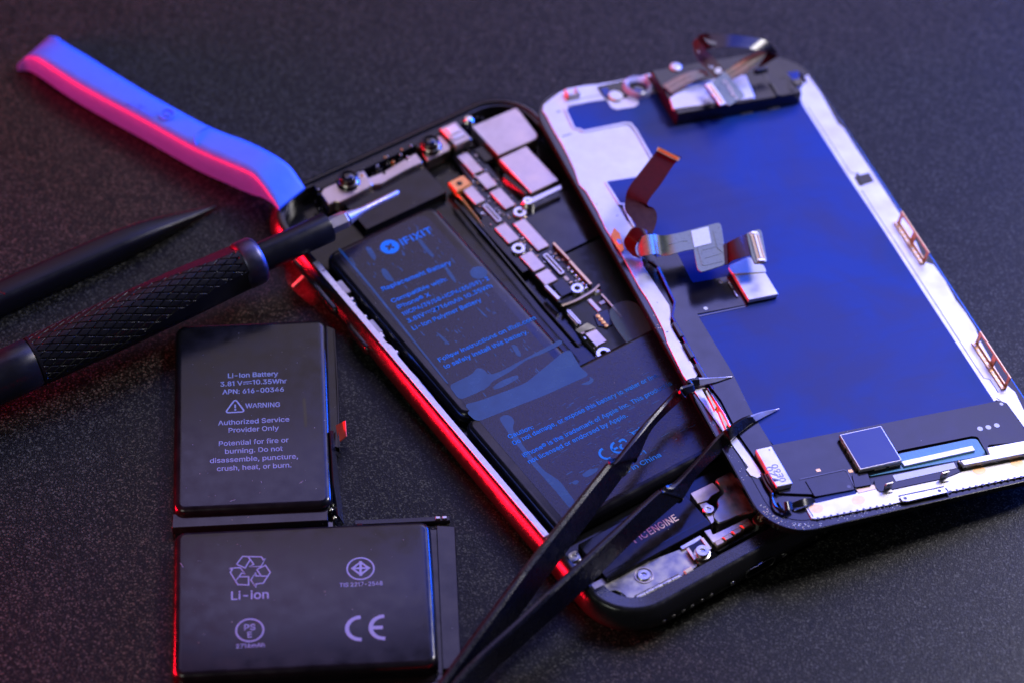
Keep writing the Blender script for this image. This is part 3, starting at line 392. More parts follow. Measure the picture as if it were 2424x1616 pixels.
 'c':(396,'264,-10 236,-16 207,-18 156,-12 111,8 75,39 47,81 30,130 24,187 30,245 47,296 75,337 111,368 156,388 207,394 236,393 263,387 288,377 311,364 331,348 348,328 362,305 375,270 297,250 289,272 282,284 274,294 264,303 252,310 239,315 224,319 208,320 176,315 151,302 132,282 118,255 109,223 106,187 109,153 118,121 132,94 151,74 176,61 208,56 224,58 240,61 253,67 265,74 275,83 283,94 290,106 298,129 376,109 363,74 349,50 332,30 312,13 289,0','13.15.14 13.16.15 12.16.13 12.17.16 12.18.17 11.18.12 11.19.18 11.20.19 10.32.11 32.31.11 31.20.11 31.30.20 30.21.20 29.21.30 28.21.29 10.33.32 27.21.28 27.22.21 26.22.27 10.34.33 9.34.10 25.22.26 24.22.25 9.35.34 23.22.24 9.36.35 8.36.9 8.37.36 8.38.37 7.38.8 7.39.38 6.39.7 50.52.51 6.40.39 50.53.52 49.53.50 6.41.40 48.53.49 47.53.48 5.41.6 46.53.47 5.42.41 46.54.53 45.54.46 44.54.45 5.43.42 43.54.44 5.54.43 5.55.54 4.55.5 4.56.55 4.57.56 3.57.4 3.0.57 3.1.0 2.1.3'),
 'd':(424,'257,-5 229,-15 195,-18 148,-12 106,8 71,39 45,80 29,131 24,189 29,247 46,297 72,338 106,369 148,388 195,394 230,391 257,382 279,368 295,352 306,337 312,329 301,329 301,519 382,519 382,-10 303,-10 303,49 312,49 306,40 294,25 278,9 151,74 175,61 205,57 233,61 257,73 276,92 290,119 299,151 302,189 299,227 290,259 276,285 257,304 234,316 205,320 175,316 151,303 132,284 118,257 109,226 106,189 109,153 118,120 132,94','21.23.22 21.19.23 19.20.23 20.24.23 13.15.14 13.16.15 12.16.13 12.17.16 11.17.12 11.18.17 11.19.18 10.19.11 10.46.19 46.45.19 45.21.19 45.20.21 45.44.20 44.43.20 43.42.20 42.41.20 41.24.20 10.47.46 10.48.47 9.48.10 9.49.48 40.24.41 9.50.49 8.50.9 39.24.40 8.51.50 38.24.39 8.52.51 7.52.8 7.53.52 37.24.38 6.53.7 6.54.53 36.24.37 6.31.54 35.27.36 27.24.36 5.31.6 5.32.31 34.27.35 5.33.32 33.27.34 5.26.33 26.27.33 5.29.26 29.25.26 28.24.27 29.24.28 4.29.5 4.30.29 25.24.29 4.0.30 3.0.4 3.1.0 2.1.3'),
 'e':(404,'286,-5 251,-15 212,-18 158,-12 112,8 74,39 47,80 30,130 24,187 30,244 46,294 73,336 110,368 154,388 205,394 238,392 269,383 299,369 326,348 349,320 367,285 378,243 381,194 381,159 65,159 65,231 371,231 301,184 297,236 288,265 275,288 257,305 234,316 205,320 176,316 152,305 132,288 118,265 109,239 106,210 106,178 109,141 119,111 135,87 156,70 182,60 213,56 232,58 250,62 265,70 278,80 289,93 300,117 379,98 362,58 342,32 317,11','13.15.14 13.16.15 12.16.13 12.17.16 12.18.17 11.18.12 11.19.18 10.34.11 34.33.11 33.19.11 33.32.19 32.20.19 31.20.32 10.35.34 30.20.31 10.36.35 9.36.10 29.20.30 9.37.36 29.21.20 9.38.37 28.21.29 8.25.9 25.38.9 28.26.21 26.22.21 25.39.38 27.26.28 8.24.25 39.26.25 39.22.26 40.22.39 40.23.22 7.24.8 41.23.40 7.41.24 41.23.24 7.42.41 6.42.7 51.53.52 6.43.42 51.54.53 50.54.51 6.44.43 5.44.6 49.54.50 5.45.44 48.54.49 47.54.48 5.46.45 47.55.54 46.55.47 5.55.46 4.55.5 4.56.55 4.0.56 3.0.4 3.1.0 2.1.3'),
 'f':(254,'-4,389 238,389 238,317 -4,317 152,-10 71,-10 71,432 75,464 87,491 107,513 131,528 158,537 187,540 207,539 224,537 237,533 255,527 234,456 219,461 213,462 205,463 195,464 174,461 162,453 155,439 152,418','11.13.12 11.14.13 10.14.11 10.15.14 10.16.15 9.16.10 9.17.16 8.19.9 19.18.9 18.17.9 7.21.8 21.20.8 20.19.8 6.22.7 22.21.7 6.23.22 6.24.23 6.25.24 5.25.6 5.4.25 3.1.0 3.2.1'),
 'g':(425,'294,-145 253,-157 207,-161 166,-158 131,-149 100,-135 76,-118 56,-97 36,-66 104,-28 118,-47 129,-59 142,-70 158,-79 180,-85 207,-87 246,-82 276,-67 295,-43 301,-5 301,58 312,58 306,50 294,35 278,20 257,7 229,-2 195,-5 149,0 107,18 73,47 46,86 30,134 24,191 29,248 46,298 72,338 107,369 149,388 196,394 230,391 258,382 279,368 296,353 307,337 313,329 303,329 303,389 382,389 382,-9 377,-57 359,-96 330,-125 151,84 175,73 205,69 234,73 258,84 277,101 291,125 299,156 302,193 299,229 291,260 277,285 258,304 234,316 205,320 175,316 151,303 132,284 118,259 109,228 106,193 109,157 118,127 132,102','38.40.39 38.41.40 46.44.47 44.48.47 44.45.48 45.49.48 37.41.38 37.42.41 36.42.37 36.43.42 36.44.43 35.44.36 35.67.44 67.46.44 67.45.46 67.66.45 66.65.45 65.64.45 64.63.45 63.49.45 35.68.67 35.69.68 35.70.69 34.70.35 34.71.70 62.49.63 34.72.71 33.72.34 61.49.62 33.73.72 60.49.61 33.74.73 32.74.33 32.75.74 59.49.60 31.75.32 31.76.75 58.49.59 31.53.76 57.21.58 21.49.58 30.53.31 30.54.53 56.21.57 30.55.54 55.21.56 30.20.55 20.21.55 30.23.20 23.19.20 22.49.21 23.49.22 29.23.30 29.24.23 19.49.23 29.25.24 28.25.29 28.26.25 27.26.28 18.49.19 18.50.49 8.10.9 17.50.18 8.11.10 17.51.50 8.12.11 7.12.8 16.51.17 7.13.12 7.14.13 15.51.16 7.15.14 7.51.15 7.52.51 6.52.7 5.52.6 5.0.52 4.0.5 4.1.0 3.1.4 3.2.1'),
 'h':(410,'135,278 127,255 124,226 124,-10 43,-10 43,519 124,519 124,277 87,277 115,338 146,370 184,389 227,395 266,390 300,377 328,356 350,325 363,287 367,241 367,-10 286,-10 286,235 281,271 265,297 242,313 210,319 186,316 166,308 148,296','4.8.5 8.6.5 8.9.6 9.7.6 11.13.12 11.14.13 10.14.11 10.15.14 9.15.10 9.16.15 7.27.9 27.26.9 26.25.9 25.16.9 25.24.16 24.17.16 23.17.24 7.28.27 22.17.23 7.0.28 22.18.17 7.1.0 4.7.8 4.1.7 21.18.22 4.2.1 21.19.18 20.19.21 4.3.2'),
 'i':(167,'121,447 104,436 84,433 64,436 47,447 35,464 31,483 35,503 47,519 64,530 84,534 104,530 121,519 133,503 137,483 133,464 124,-10 43,-10 43,389 124,389','17.19.18 17.16.19 9.11.10 9.12.11 8.12.9 8.13.12 7.13.8 6.13.7 6.14.13 5.14.6 5.15.14 4.15.5 4.0.15 3.0.4 3.1.0 2.1.3'),
 'k':(381,'181,189 100,114 100,222 116,222 280,389 384,389 188,189 124,-10 43,-10 43,519 124,519 393,-10 289,-10 134,187 192,244','8.10.9 8.2.10 2.3.10 3.7.10 3.5.4 3.14.5 14.6.5 3.13.14 6.11.14 8.1.2 7.13.3 1.6.0 1.11.6 7.12.13 8.11.1 7.11.8 12.11.7'),
 'l':(180,'50,-11 130,-11 130,530 50,530','0.1.2.3'),
 'm':(610,'124,-10 43,-10 43,389 122,389 122,285 93,285 109,328 125,352 145,371 168,385 193,393 219,396 261,389 294,368 318,336 335,285 298,285 313,325 330,350 351,369 377,384 405,393 437,396 471,392 502,381 529,361 550,333 563,298 567,256 567,-10 486,-10 486,253 480,285 466,305 444,316 418,320 397,318 379,311 365,300 354,285 348,268 345,247 345,-10 264,-10 264,259 259,285 246,304 225,316 199,320 180,318 162,311 147,300 135,284 127,264 124,237','10.12.11 21.23.22 9.12.10 20.23.21 20.24.23 1.5.2 5.3.2 5.6.3 6.4.3 9.13.12 8.13.9 19.24.20 19.25.24 7.13.8 18.25.19 7.14.13 18.26.25 6.14.7 17.26.18 6.17.14 17.15.14 17.35.26 35.34.26 34.27.26 4.50.6 50.49.6 49.48.6 48.17.6 48.47.17 47.16.17 15.37.17 37.36.17 36.35.17 33.27.34 46.16.47 4.51.50 15.38.37 32.27.33 45.16.46 15.39.38 4.52.51 32.28.27 15.40.39 1.4.5 1.53.4 53.52.4 31.28.32 45.15.16 45.40.15 44.40.45 44.41.40 1.54.53 43.41.44 31.29.28 30.29.31 43.42.41 1.0.54'),
 'n':(410,'135,278 127,255 124,226 124,-10 43,-10 43,389 122,389 122,277 87,277 115,338 146,370 184,389 227,395 266,390 300,377 328,356 350,325 363,287 367,241 367,-10 286,-10 286,235 281,271 265,297 242,313 210,319 186,316 166,308 148,296','11.13.12 11.14.13 4.8.5 8.6.5 8.9.6 9.7.6 10.14.11 10.15.14 9.15.10 9.16.15 7.27.9 27.26.9 26.25.9 25.16.9 25.24.16 24.17.16 23.17.24 7.28.27 22.17.23 7.0.28 22.18.17 7.1.0 4.7.8 4.1.7 21.18.22 4.2.1 21.19.18 20.19.21 4.3.2'),
 'o':(415,'304,8 259,-12 207,-18 156,-12 111,8 75,39 47,81 30,130 24,187 30,245 47,296 75,337 111,368 156,388 207,395 259,388 304,368 341,337 368,295 385,245 391,187 385,131 368,81 341,39 151,74 176,61 207,57 239,61 264,74 284,94 298,121 306,153 309,187 306,223 298,254 284,281 264,302 239,315 207,320 176,315 151,302 132,282 118,255 109,223 106,187 109,153 118,121 132,94','13.15.14 13.16.15 12.16.13 12.17.16 11.17.12 11.38.17 38.37.17 37.18.17 10.39.11 39.38.11 10.40.39 36.18.37 10.41.40 35.18.36 9.41.10 35.19.18 9.42.41 34.19.35 9.43.42 33.19.34 8.43.9 33.20.19 8.44.43 32.20.33 8.45.44 31.20.32 31.21.20 7.45.8 7.46.45 30.21.31 30.22.21 6.46.7 29.22.30 6.47.46 28.22.29 6.24.47 28.23.22 5.24.6 27.23.28 5.25.24 26.23.27 5.26.25 5.23.26 4.23.5 4.0.23 3.0.4 3.1.0 2.1.3'),
 'p':(424,'124,-153 43,-153 43,389 122,389 122,329 113,329 118,337 130,352 146,368 167,382 195,391 229,394 277,388 318,369 353,338 379,297 395,247 400,189 395,131 379,80 353,39 319,8 277,-12 230,-18 196,-15 168,-5 147,9 130,25 119,40 113,49 124,49 168,73 191,61 220,57 249,61 273,74 292,94 306,120 315,153 318,189 315,226 307,257 293,284 274,303 250,316 220,320 191,316 167,304 148,285 134,259 126,227 123,189 126,151 134,119 149,92','10.12.11 9.12.10 1.5.2 5.3.2 5.6.3 6.4.3 9.13.12 8.13.9 8.14.13 7.14.8 6.14.7 6.15.14 4.45.6 45.44.6 44.15.6 1.4.5 1.50.4 50.49.4 49.48.4 48.47.4 47.46.4 46.45.4 43.15.44 42.15.43 42.16.15 41.16.42 40.16.41 40.17.16 1.51.50 39.17.40 1.52.51 38.17.39 38.18.17 37.18.38 1.53.52 37.19.18 36.19.37 1.29.53 29.54.53 35.19.36 29.31.54 35.20.19 34.20.35 29.32.31 33.20.34 29.33.32 29.30.33 30.20.33 1.28.29 0.27.30 27.20.30 1.27.28 27.21.20 1.0.27 26.21.27 25.21.26 25.22.21 24.22.25 24.23.22'),
 'r':(259,'124,-10 43,-10 43,389 122,389 122,331 110,331 122,353 147,376 178,390 212,395 221,395 230,394 238,394 253,393 253,310 237,313 229,314 218,315 207,316 184,313 164,306 147,294 134,278 126,259 124,236','8.10.9 8.11.10 8.12.11 8.13.12 8.14.13 7.14.8 1.5.2 5.3.2 5.4.3 6.14.7 5.15.6 15.14.6 1.23.5 23.22.5 22.21.5 21.20.5 20.19.5 19.18.5 18.17.5 17.16.5 16.15.5 1.24.23 1.0.24'),
 's':(365,'264,-3 225,-14 182,-18 143,-15 109,-6 79,10 54,31 36,59 23,102 100,118 114,85 130,69 152,59 181,55 214,59 239,71 253,86 258,103 255,117 247,128 232,138 209,145 146,160 100,177 65,201 44,234 37,274 42,308 57,337 80,362 111,380 147,391 187,394 225,391 258,382 285,366 307,346 323,321 338,283 262,266 250,292 236,308 216,319 187,322 159,319 137,309 123,294 119,277 122,262 131,251 148,241 174,233 232,219 279,203 314,178 334,146 341,107 336,72 321,41 296,16','31.33.32 31.34.33 30.34.31 30.35.34 29.35.30 29.36.35 28.36.29 28.37.36 27.43.28 43.37.28 27.44.43 42.37.43 42.38.37 27.45.44 41.38.42 27.46.45 40.38.41 26.46.27 26.47.46 39.38.40 26.48.47 25.48.26 25.49.48 25.50.49 25.51.50 24.51.25 24.52.51 24.53.52 24.54.53 23.54.24 23.55.54 22.55.23 21.55.22 21.56.55 20.56.21 19.56.20 18.56.19 8.10.9 17.56.18 17.57.56 16.57.17 7.10.8 15.57.16 7.11.10 15.58.57 14.58.15 7.12.11 13.58.14 6.12.7 6.13.12 6.58.13 6.59.58 5.59.6 5.0.59 4.0.5 4.1.0 3.1.4 3.2.1'),
 't':(227,'-4,389 214,389 214,317 -4,317 55,92 55,481 136,481 136,98 138,79 144,68 153,62 171,60 176,60 184,61 192,62 210,65 225,-5 205,-11 193,-13 181,-14 168,-14 121,-7 85,14 62,48','4.6.5 4.7.6 3.1.0 3.2.1 4.8.7 23.8.4 23.9.8 23.10.9 14.16.15 23.11.10 13.16.14 12.16.13 11.16.12 23.16.11 22.16.23 21.16.22 21.17.16 20.17.21 20.18.17 20.19.18'),
 'u':(410,'263,9 225,-9 182,-15 144,-11 110,2 82,24 60,54 47,93 43,138 43,389 124,389 124,145 129,108 144,82 168,66 200,60 224,63 244,71 261,84 274,102 283,125 286,153 286,389 367,389 367,-10 288,-10 288,102 323,102 294,41','8.10.9 8.11.10 21.23.22 21.27.23 27.24.23 20.27.21 8.12.11 7.12.8 19.26.20 26.27.20 7.13.12 19.25.26 28.24.27 18.25.19 6.13.7 17.25.18 6.14.13 16.25.17 6.15.14 15.25.16 6.0.15 0.25.15 5.0.6 0.24.28 4.0.5 4.1.0 25.24.0 3.1.4 3.2.1'),
 'v':(389,'233,-10 156,-10 3,389 91,389 175,158 187,124 197,90 206,56 219,11 171,11 184,56 193,90 203,124 215,158 298,389 386,389','1.3.2 1.4.3 13.15.14 13.0.15 1.5.4 12.0.13 1.11.5 11.6.5 11.6.12 6.0.12 7.0.6 1.10.11 1.9.10 8.0.7 1.8.9 1.0.8'),
 'w':(567,'206,-10 130,-10 9,389 95,389 143,216 153,180 164,139 174,94 187,31 153,31 165,92 176,137 186,178 197,216 244,389 324,389 371,216 381,179 391,138 402,93 414,31 379,31 392,93 403,138 414,179 424,216 472,389 558,389 437,-10 361,-10 309,169 302,196 295,222 288,250 281,278 274,306 264,348 303,348 293,307 286,278 279,250 272,222 265,195 257,169','1.3.2 1.4.3 13.36.14 36.15.14 36.37.15 37.16.15 25.27.26 25.28.27 13.35.36 38.16.37 39.16.38 13.34.35 40.33.39 33.16.39 13.40.34 40.33.34 32.16.33 13.41.40 31.16.32 13.42.41 1.5.4 24.28.25 12.42.13 31.17.16 30.17.31 12.43.42 1.6.5 30.18.17 23.28.24 11.43.12 29.18.30 11.0.43 1.10.6 10.7.6 29.22.18 22.19.18 22.19.23 19.28.23 10.7.11 7.0.11 8.0.7 20.28.19 29.21.22 1.9.10 1.8.9 1.0.8 29.20.21 29.28.20'),
 'x':(379,'97,-10 2,-10 182,251 181,139 10,389 105,389 156,311 173,284 188,258 202,234 225,196 158,196 181,234 194,258 208,284 225,311 276,389 371,389 199,136 199,246 377,-10 281,-10 222,80 206,106 191,131 178,154 155,192 222,192 200,154 187,131 173,106 157,80','3.26.4 26.5.4 26.6.5 15.17.16 15.10.17 10.18.17 14.10.15 26.7.6 26.2.7 2.8.7 13.10.14 2.9.8 12.19.13 19.10.13 1.26.2 26.12.2 12.3.2 12.18.19 10.20.19 26.11.12 3.18.12 26.10.11 26.27.10 27.18.10 18.20.10 1.3.26 3.25.26 28.18.27 29.18.28 3.24.25 1.29.3 29.24.3 24.18.3 29.24.18 24.20.18 1.30.29 23.20.24 1.31.30 22.20.23 21.20.22 1.0.31'),
 'y':(389,'63,-153 52,-151 35,-145 54,-74 73,-78 89,-80 102,-79 113,-75 123,-67 132,-53 141,-32 152,-2 3,389 91,389 175,158 186,124 196,89 206,56 219,11 170,11 184,56 193,90 203,124 215,158 298,389 386,389 213,-62 200,-90 184,-114 165,-132 143,-145 119,-153 92,-155 76,-155','11.13.12 11.14.13 23.25.24 23.18.25 18.26.25 11.15.14 22.18.23 21.16.22 16.18.22 11.21.15 21.16.15 11.20.21 17.18.16 11.19.20 11.18.19 11.26.18 10.26.11 9.26.10 8.26.9 8.27.26 7.27.8 2.4.3 6.27.7 2.5.4 5.27.6 2.27.5 2.28.27 2.29.28 2.30.29 2.31.30 1.31.2 0.31.1 0.32.31 33.32.0'),
 'z':(380,'349,-10 32,-10 32,49 244,323 244,313 38,313 38,389 343,389 343,327 136,57 136,66 349,66','5.7.6 5.3.7 3.8.7 3.4.8 4.9.8 5.2.3 2.4.5 2.10.4 10.9.4 2.11.10 2.0.11 1.0.2'),
 '\u00ae':(463,'313,124 273,112 231,108 190,112 151,124 115,144 84,169 58,200 39,236 27,275 23,317 27,359 39,398 58,433 84,464 115,490 151,509 190,522 231,526 273,522 313,509 348,490 379,464 405,433 424,398 436,359 440,317 436,275 424,236 405,200 379,169 348,144 161,195 195,181 231,176 269,181 302,195 331,217 353,246 367,280 372,317 367,354 353,388 331,416 302,438 269,453 231,457 195,453 161,438 132,416 110,388 96,354 91,317 96,280 110,246 132,217 335,216 267,216 212,322 280,322 213,216 151,216 151,419 253,419 268,417 283,411 298,402 310,389 319,371 321,350 319,329 310,310 297,296 282,286 266,279 251,277 175,277 175,329 238,329 244,330 250,334 255,340 256,350 255,359 251,364 245,367 238,368 213,368','17.19.18 17.20.19 16.20.17 16.21.20 15.21.16 14.21.15 14.22.21 13.47.14 47.46.14 46.22.14 46.45.22 45.23.22 13.48.47 44.23.45 43.23.44 13.49.48 12.49.13 43.24.23 61.77.62 77.63.62 77.87.63 87.64.63 87.65.64 42.24.43 12.50.49 87.66.65 87.67.66 11.50.12 42.25.24 87.68.67 41.25.42 11.51.50 87.86.68 86.85.68 85.69.68 77.58.87 58.60.87 84.69.85 83.69.84 82.69.83 10.51.11 41.26.25 10.52.51 40.26.41 82.70.69 81.70.82 80.70.81 79.70.80 78.70.79 78.59.70 59.71.70 61.76.77 58.78.77 58.59.78 60.57.58 56.72.59 72.71.59 9.52.10 9.53.52 39.26.40 39.27.26 73.56.72 74.56.73 9.54.53 38.27.39 75.56.74 61.75.76 61.37.75 37.56.75 38.28.27 8.54.9 8.55.54 37.28.38 37.29.28 7.55.8 7.32.55 61.60.37 60.57.37 57.36.37 56.29.37 36.56.57 36.29.56 36.30.29 6.32.7 6.33.32 35.30.36 34.30.35 6.34.33 6.30.34 6.31.30 5.31.6 4.31.5 4.0.31 3.0.4 3.1.0 2.1.3'),
 ' ':(188,'','')}
class Flat:
    """Letters of one line set side by side: vertices and polygons in the plane."""
    def __init__(s): s.vertices = []; s.polygons = []
class _V:
    def __init__(s, x, y): s.co = Vector((x, y, 0))
class _P:
    def __init__(s, v): s.vertices = v
_tc = {}
def glyphs(body, bold=0.0, spacing=1.0):
    if body not in _tc:
        me = Flat(); x = 0.0
        for ch in body:
            adv, vs, fs = GLYPHS[ch]; o = len(me.vertices)
            for t in vs.split():
                a, b = t.split(','); me.vertices.append(_V(x+int(a)/1000, int(b)/1000))
            for t in fs.split(): me.polygons.append(_P([o+int(k) for k in t.split('.')]))
            x += adv/1000
        xs = [v.co.x for v in me.vertices]; _tc[body] = (me, min(xs), max(xs))
    return _tc[body]
CAP = 0.515                                # cap height of these letters at size 1
def letter(mb, body, p0, p1, cap, z, bold=0.0, spacing=1.0):
    """One printed line: baseline from p0 to p1, capital height cap."""
    me, x0, x1 = glyphs(body, bold, spacing)
    a = Vector(p0[:2]); d = Vector(p1[:2])-a; ln = d.length; d.normalize(); up = Vector((-d.y, d.x))
    def fn(c):
        q = a+d*((c.x-x0)/(x1-x0)*ln)+up*(c.y/CAP*cap)
        return (q.x, q.y, z)
    mb.mesh(me, fn)
def screw(parent, c, r, z, m=None, name='screw', head=0.5, dark=True):
    mb = MB(); mb.lathe(c, [(r, z-1.2), (r, z+head*0.6), (r*0.86, z+head), (r*0.42, z+head), (r*0.36, z+head*0.45), (0.01, z+head*0.45)], 20)
    o = mb.build(name, m or M['solder'], parent); return o
def standoff(parent, c, r, z, h=0.8, name='screw_post'):
    mb = MB(); mb.lathe(c, [(r, z-1.5), (r, z+h*0.4), (r*0.8, z+h*0.45), (r*0.8, z+h*0.55), (r, z+h*0.6), (r*0.95, z+h), (r*0.48, z+h), (r*0.42, z-0.2), (0.01, z-0.2)], 22)
    o = mb.build(name, M['solder'], parent)
    b = MB(); b.cyl(c, r*0.4, z-0.2, z-0.05, 14); b.build('thread_hole', M['brass'], o)
    return o

# ------------------------------------------------------------------ table
tb = MB(); tb.prism([(-1500, -700), (1500, -700), (1500, 1600), (-1500, 1600)], -20, 0)
tbo = tb.build('tabletop', M['table'], smooth=0)
tbo['kind'] = 'structure'; tbo['label'] = 'black finely grained tabletop under the phone parts and tools'; tbo['category'] = 'tabletop'

# ------------------------------------------------------------------ the opened phone
PW, PL = 70.9, 143.50873
phone = thing('opened_phone', 'opened black smartphone with a blue-lettered battery and bare circuit boards, its screen taken off', 'smartphone',
              (-59.27512, 34.86265, 0), rotz(0.60712))
OUT = arcrect(0, -PL, PW, 0, 11.5, 12)
hb = MB()
def ins(d): return inset(ccw(OUT), d)
prof = [(2.2, 0.0), (0.6, 0.3), (-0.3, 1.0), (-0.9, 2.0), (-1.1, 3.2), (-1.05, 4.0), (-0.80, 4.8), (-0.40, 5.55), (0.05, 6.2), (0.45, 6.75), (0.75, 7.0), (1.55, 7.0), (1.6, 6.3), (2.4, 6.25), (2.45, 2.2)]
hb.rings([[(x, y, z) for x, y in (ins(i) if i else ccw(OUT))] for i, z in prof])
house = hb.build('housing', M['case'], phone, smooth=50)
# charging port, speaker holes and pentalobe screws along the bottom side
pp = MB()
def sidebox(u0, u1, z0, z1, d0, d1): pp.add([(u, v, z) for u in (u0, u1) for v in (-PL-d0, -PL+d1) for z in (z0, z1)], [(0,1,3,2),(4,6,7,5),(0,4,5,1),(2,3,7,6),(0,2,6,4),(1,5,7,3)])
port = (31.35, 2.41), (39.16, 1.68)
pu0, pu1 = port[0][0], port[1][0]
zc = 3.7
a = [(pu0+1.4+1.4*math.cos(t), zc+1.4*math.sin(t)) for t in [math.radians(90+180*k/8) for k in range(9)]] + [(pu1-1.4+1.4*math.cos(t), zc+1.4*math.sin(t)) for t in [math.radians(-90+180*k/8) for k in range(9)]]
def sideprism(mb, poly, v0, v1):
    R = [[(u, v, z) for u, z in poly] for v in (v0, v1)]; mb.rings(R)
def scale_poly(p, k):
    cx = sum(q[0] for q in p)/len(p); cz = sum(q[1] for q in p)/len(p)
    out = []
    for u, z in p:
        w = Vector((u-cx, z-cz)); l = w.length; out.append((cx+w.x*(1-k/l), cz+w.y*(1-k/l)))
    return out
mb = MB(); R = [[(u, -PL-1.16, z) for u, z in a], [(u, -PL-1.20, z) for u, z in a], [(u, -PL-1.20, z) for u, z in scale_poly(a, 0.28)], [(u, -PL-1.16, z) for u, z in scale_poly(a, 0.28)]]
mb.rings(R, False, False); pr = mb.build('port_rim', M['rail'], phone)
mb = MB(); sideprism(mb, scale_poly(a, 0.28), -PL-1.17, -PL-0.9); mb.build('charging_port', M['lens'], phone)
def sidehole(u, z, r, name, m):
    mb = MB(); p = [(u+r*math.cos(2*math.pi*k/14), z+r*math.sin(2*math.pi*k/14)) for k in range(14)]
    q_ = [(u+r*0.6*math.cos(2*math.pi*k/14), z+r*0.6*math.sin(2*math.pi*k/14)) for k in range(14)]
    mb.rings([[(x, -PL-1.12, y) for x, y in p], [(x, -PL-1.24, y) for x, y in p], [(x, -PL-1.18, y) for x, y in q_], [(x, -PL-1.08, y) for x, y in q_]]); mb.build(name, m, phone)
hu = [(10.75, 2.88)[0], (13.19, 3.20)[0], (15.61, 2.62)[0], (17.85, 2.69)[0], (20.35, 2.42)[0], (22.77, 2.36)[0]]
for u in hu: sidehole(u, 3.4, 0.42, 'speaker_hole', M['dullplate'])
for u in ((28.18, 2.25)[0], (41.55, 2.45)[0]): sidehole(u, 3.5, 0.62, 'pentalobe_screw', M['steel'])
for p in ((50.02, 1.25), (52.39, 1.18), (54.84, 1.08)): sidehole(p[0], 3.4, 0.42, 'speaker_hole', M['dullplate'])
# volume keys on the left side
def sidekey(v0, v1, z0, z1, name):
    mb = MB(); zc = (z0+z1)/2; r = (z1-z0)/2; v0, v1 = sorted((v0, v1))
    p = [(v0+r+r*math.cos(t), zc+r*math.sin(t)) for t in [math.radians(90+180*k/8) for k in range(9)]] + [(v1-r+r*math.cos(t), zc+r*math.sin(t)) for t in [math.radians(-90+180*k/8) for k in range(9)]]
    mb.rings([[(-0.3, v, z) for v, z in p], [(-1.3, v, z) for v, z in p], [(-1.65, v, z) for v, z in scale_poly(p, 0.45)], [(-1.75, v, z) for v, z in scale_poly(p, 0.85)]]); mb.build(name, M['case'], phone)
k1 = ((-37.27, 2.62)[0], (-17.52, 2.65)[0]); sidekey(k1[0], k1[1], 2.6, 4.9, 'volume_key')
k2 = ((-50.81, 2.92)[0], (-41.58, 2.78)[0]); sidekey(k2[0], k2[1], 2.6, 4.9, 'volume_key')

# mid-frame rail down the left side with its scalloped inner edge
lr = [(1.90, -23.73, 6.40), (2.00, -26.18, 6.40), (2.11, -29.42, 6.40), (1.64, -30.01, 6.40), (1.53, -31.93, 6.40), (1.20, -34.32, 6.40), (2.31, -37.13, 6.40), (1.61, -38.75, 6.40), (2.08, -40.86, 6.40), (2.26, -42.27, 6.40), (1.57, -43.62, 6.40), (0.97, -48.09, 6.40), (0.73, -51.48, 6.40), (1.24, -52.93, 6.40), (2.56, -53.94, 6.40), (2.55, -56.21, 6.40), (1.93, -57.31, 6.40), (1.82, -60.73, 6.40), (2.01, -64.83, 6.40), (1.70, -70.54, 6.40), (1.52, -77.72, 6.40), (1.18, -82.79, 6.40), (1.34, -92.18, 6.40), (1.28, -100.55, 6.40), (1.44, -108.49, 6.40), (1.30, -115.67, 6.40)]
rail = [(max(x, 2.2), y) for x, y, z in lr]
left = [(0.82, y) for x, y in reversed(rail)]
mb = MB(); mb.prism(rail+left, 5.5, 7.04, 0.05); mb.build('mid_frame_rail', M['rail'], phone)
# small parts in the scallops
for p in ((3.33, -32.63, 5.00), (2.95, -46.37, 5.00)):
    mb = MB(); mb.box((p[0]-0.9, p[1]-2.2), (p[0]+0.9, p[1]+2.2), 3.5, 5.6, 0.15); mb.build('spring_contact', M['dullplate'], phone)
for p in ((3.11, -36.67, 5.00), (2.80, -42.68, 5.00), (2.95, -49.69, 5.00), (2.72, -38.23, 5.00), (3.02, -48.97, 5.00), (3.11, -55.11, 5.00)):
    mb = MB(); mb.lathe((p[0], p[1]), [(0.75, 3.4), (0.75, 5.2), (0.4, 5.7), (0.01, 5.7)], 10); mb.build('contact_stud', M['solder'], phone)
# long side flex clip
mb = MB(); mb.strip([(2.02, -60.70, 6.00), (2.37, -63.67, 6.00), (2.15, -70.43, 6.00), (2.18, -77.27, 6.00)], [(2.30, -61.15, 6.40), (2.50, -64.65, 6.40), (2.49, -71.05, 6.40), (1.95, -78.10, 6.40)], 0.25); mb.build('edge_clip', M['dullplate'], phone)
# floor plates: black moulded areas
def plate(poly, z0, z1, name, m, r=0.6, bev=0.1):
    mb = MB(); mb.prism(rnd(poly, r), z0, z1, bev); return mb.build(name, m, phone)
mb = MB(); mb.prism(ins(2.5), 2.15, 2.5); mb.build('floor_plate', M['glossblack'], phone)
plate(rect((40, -31), (PW-3.2, -50)), 2.4, 4.4, 'black_cover', M['film'])
plate(rect((42, -50.4), (PW-3.2, -80)), 2.4, 4.1, 'black_cover', M['black'])
plate(rect((17.59, -8.17), (39.45, -19.64)), 2.4, 4.6, 'flex_cover', M['film'], 0.5)
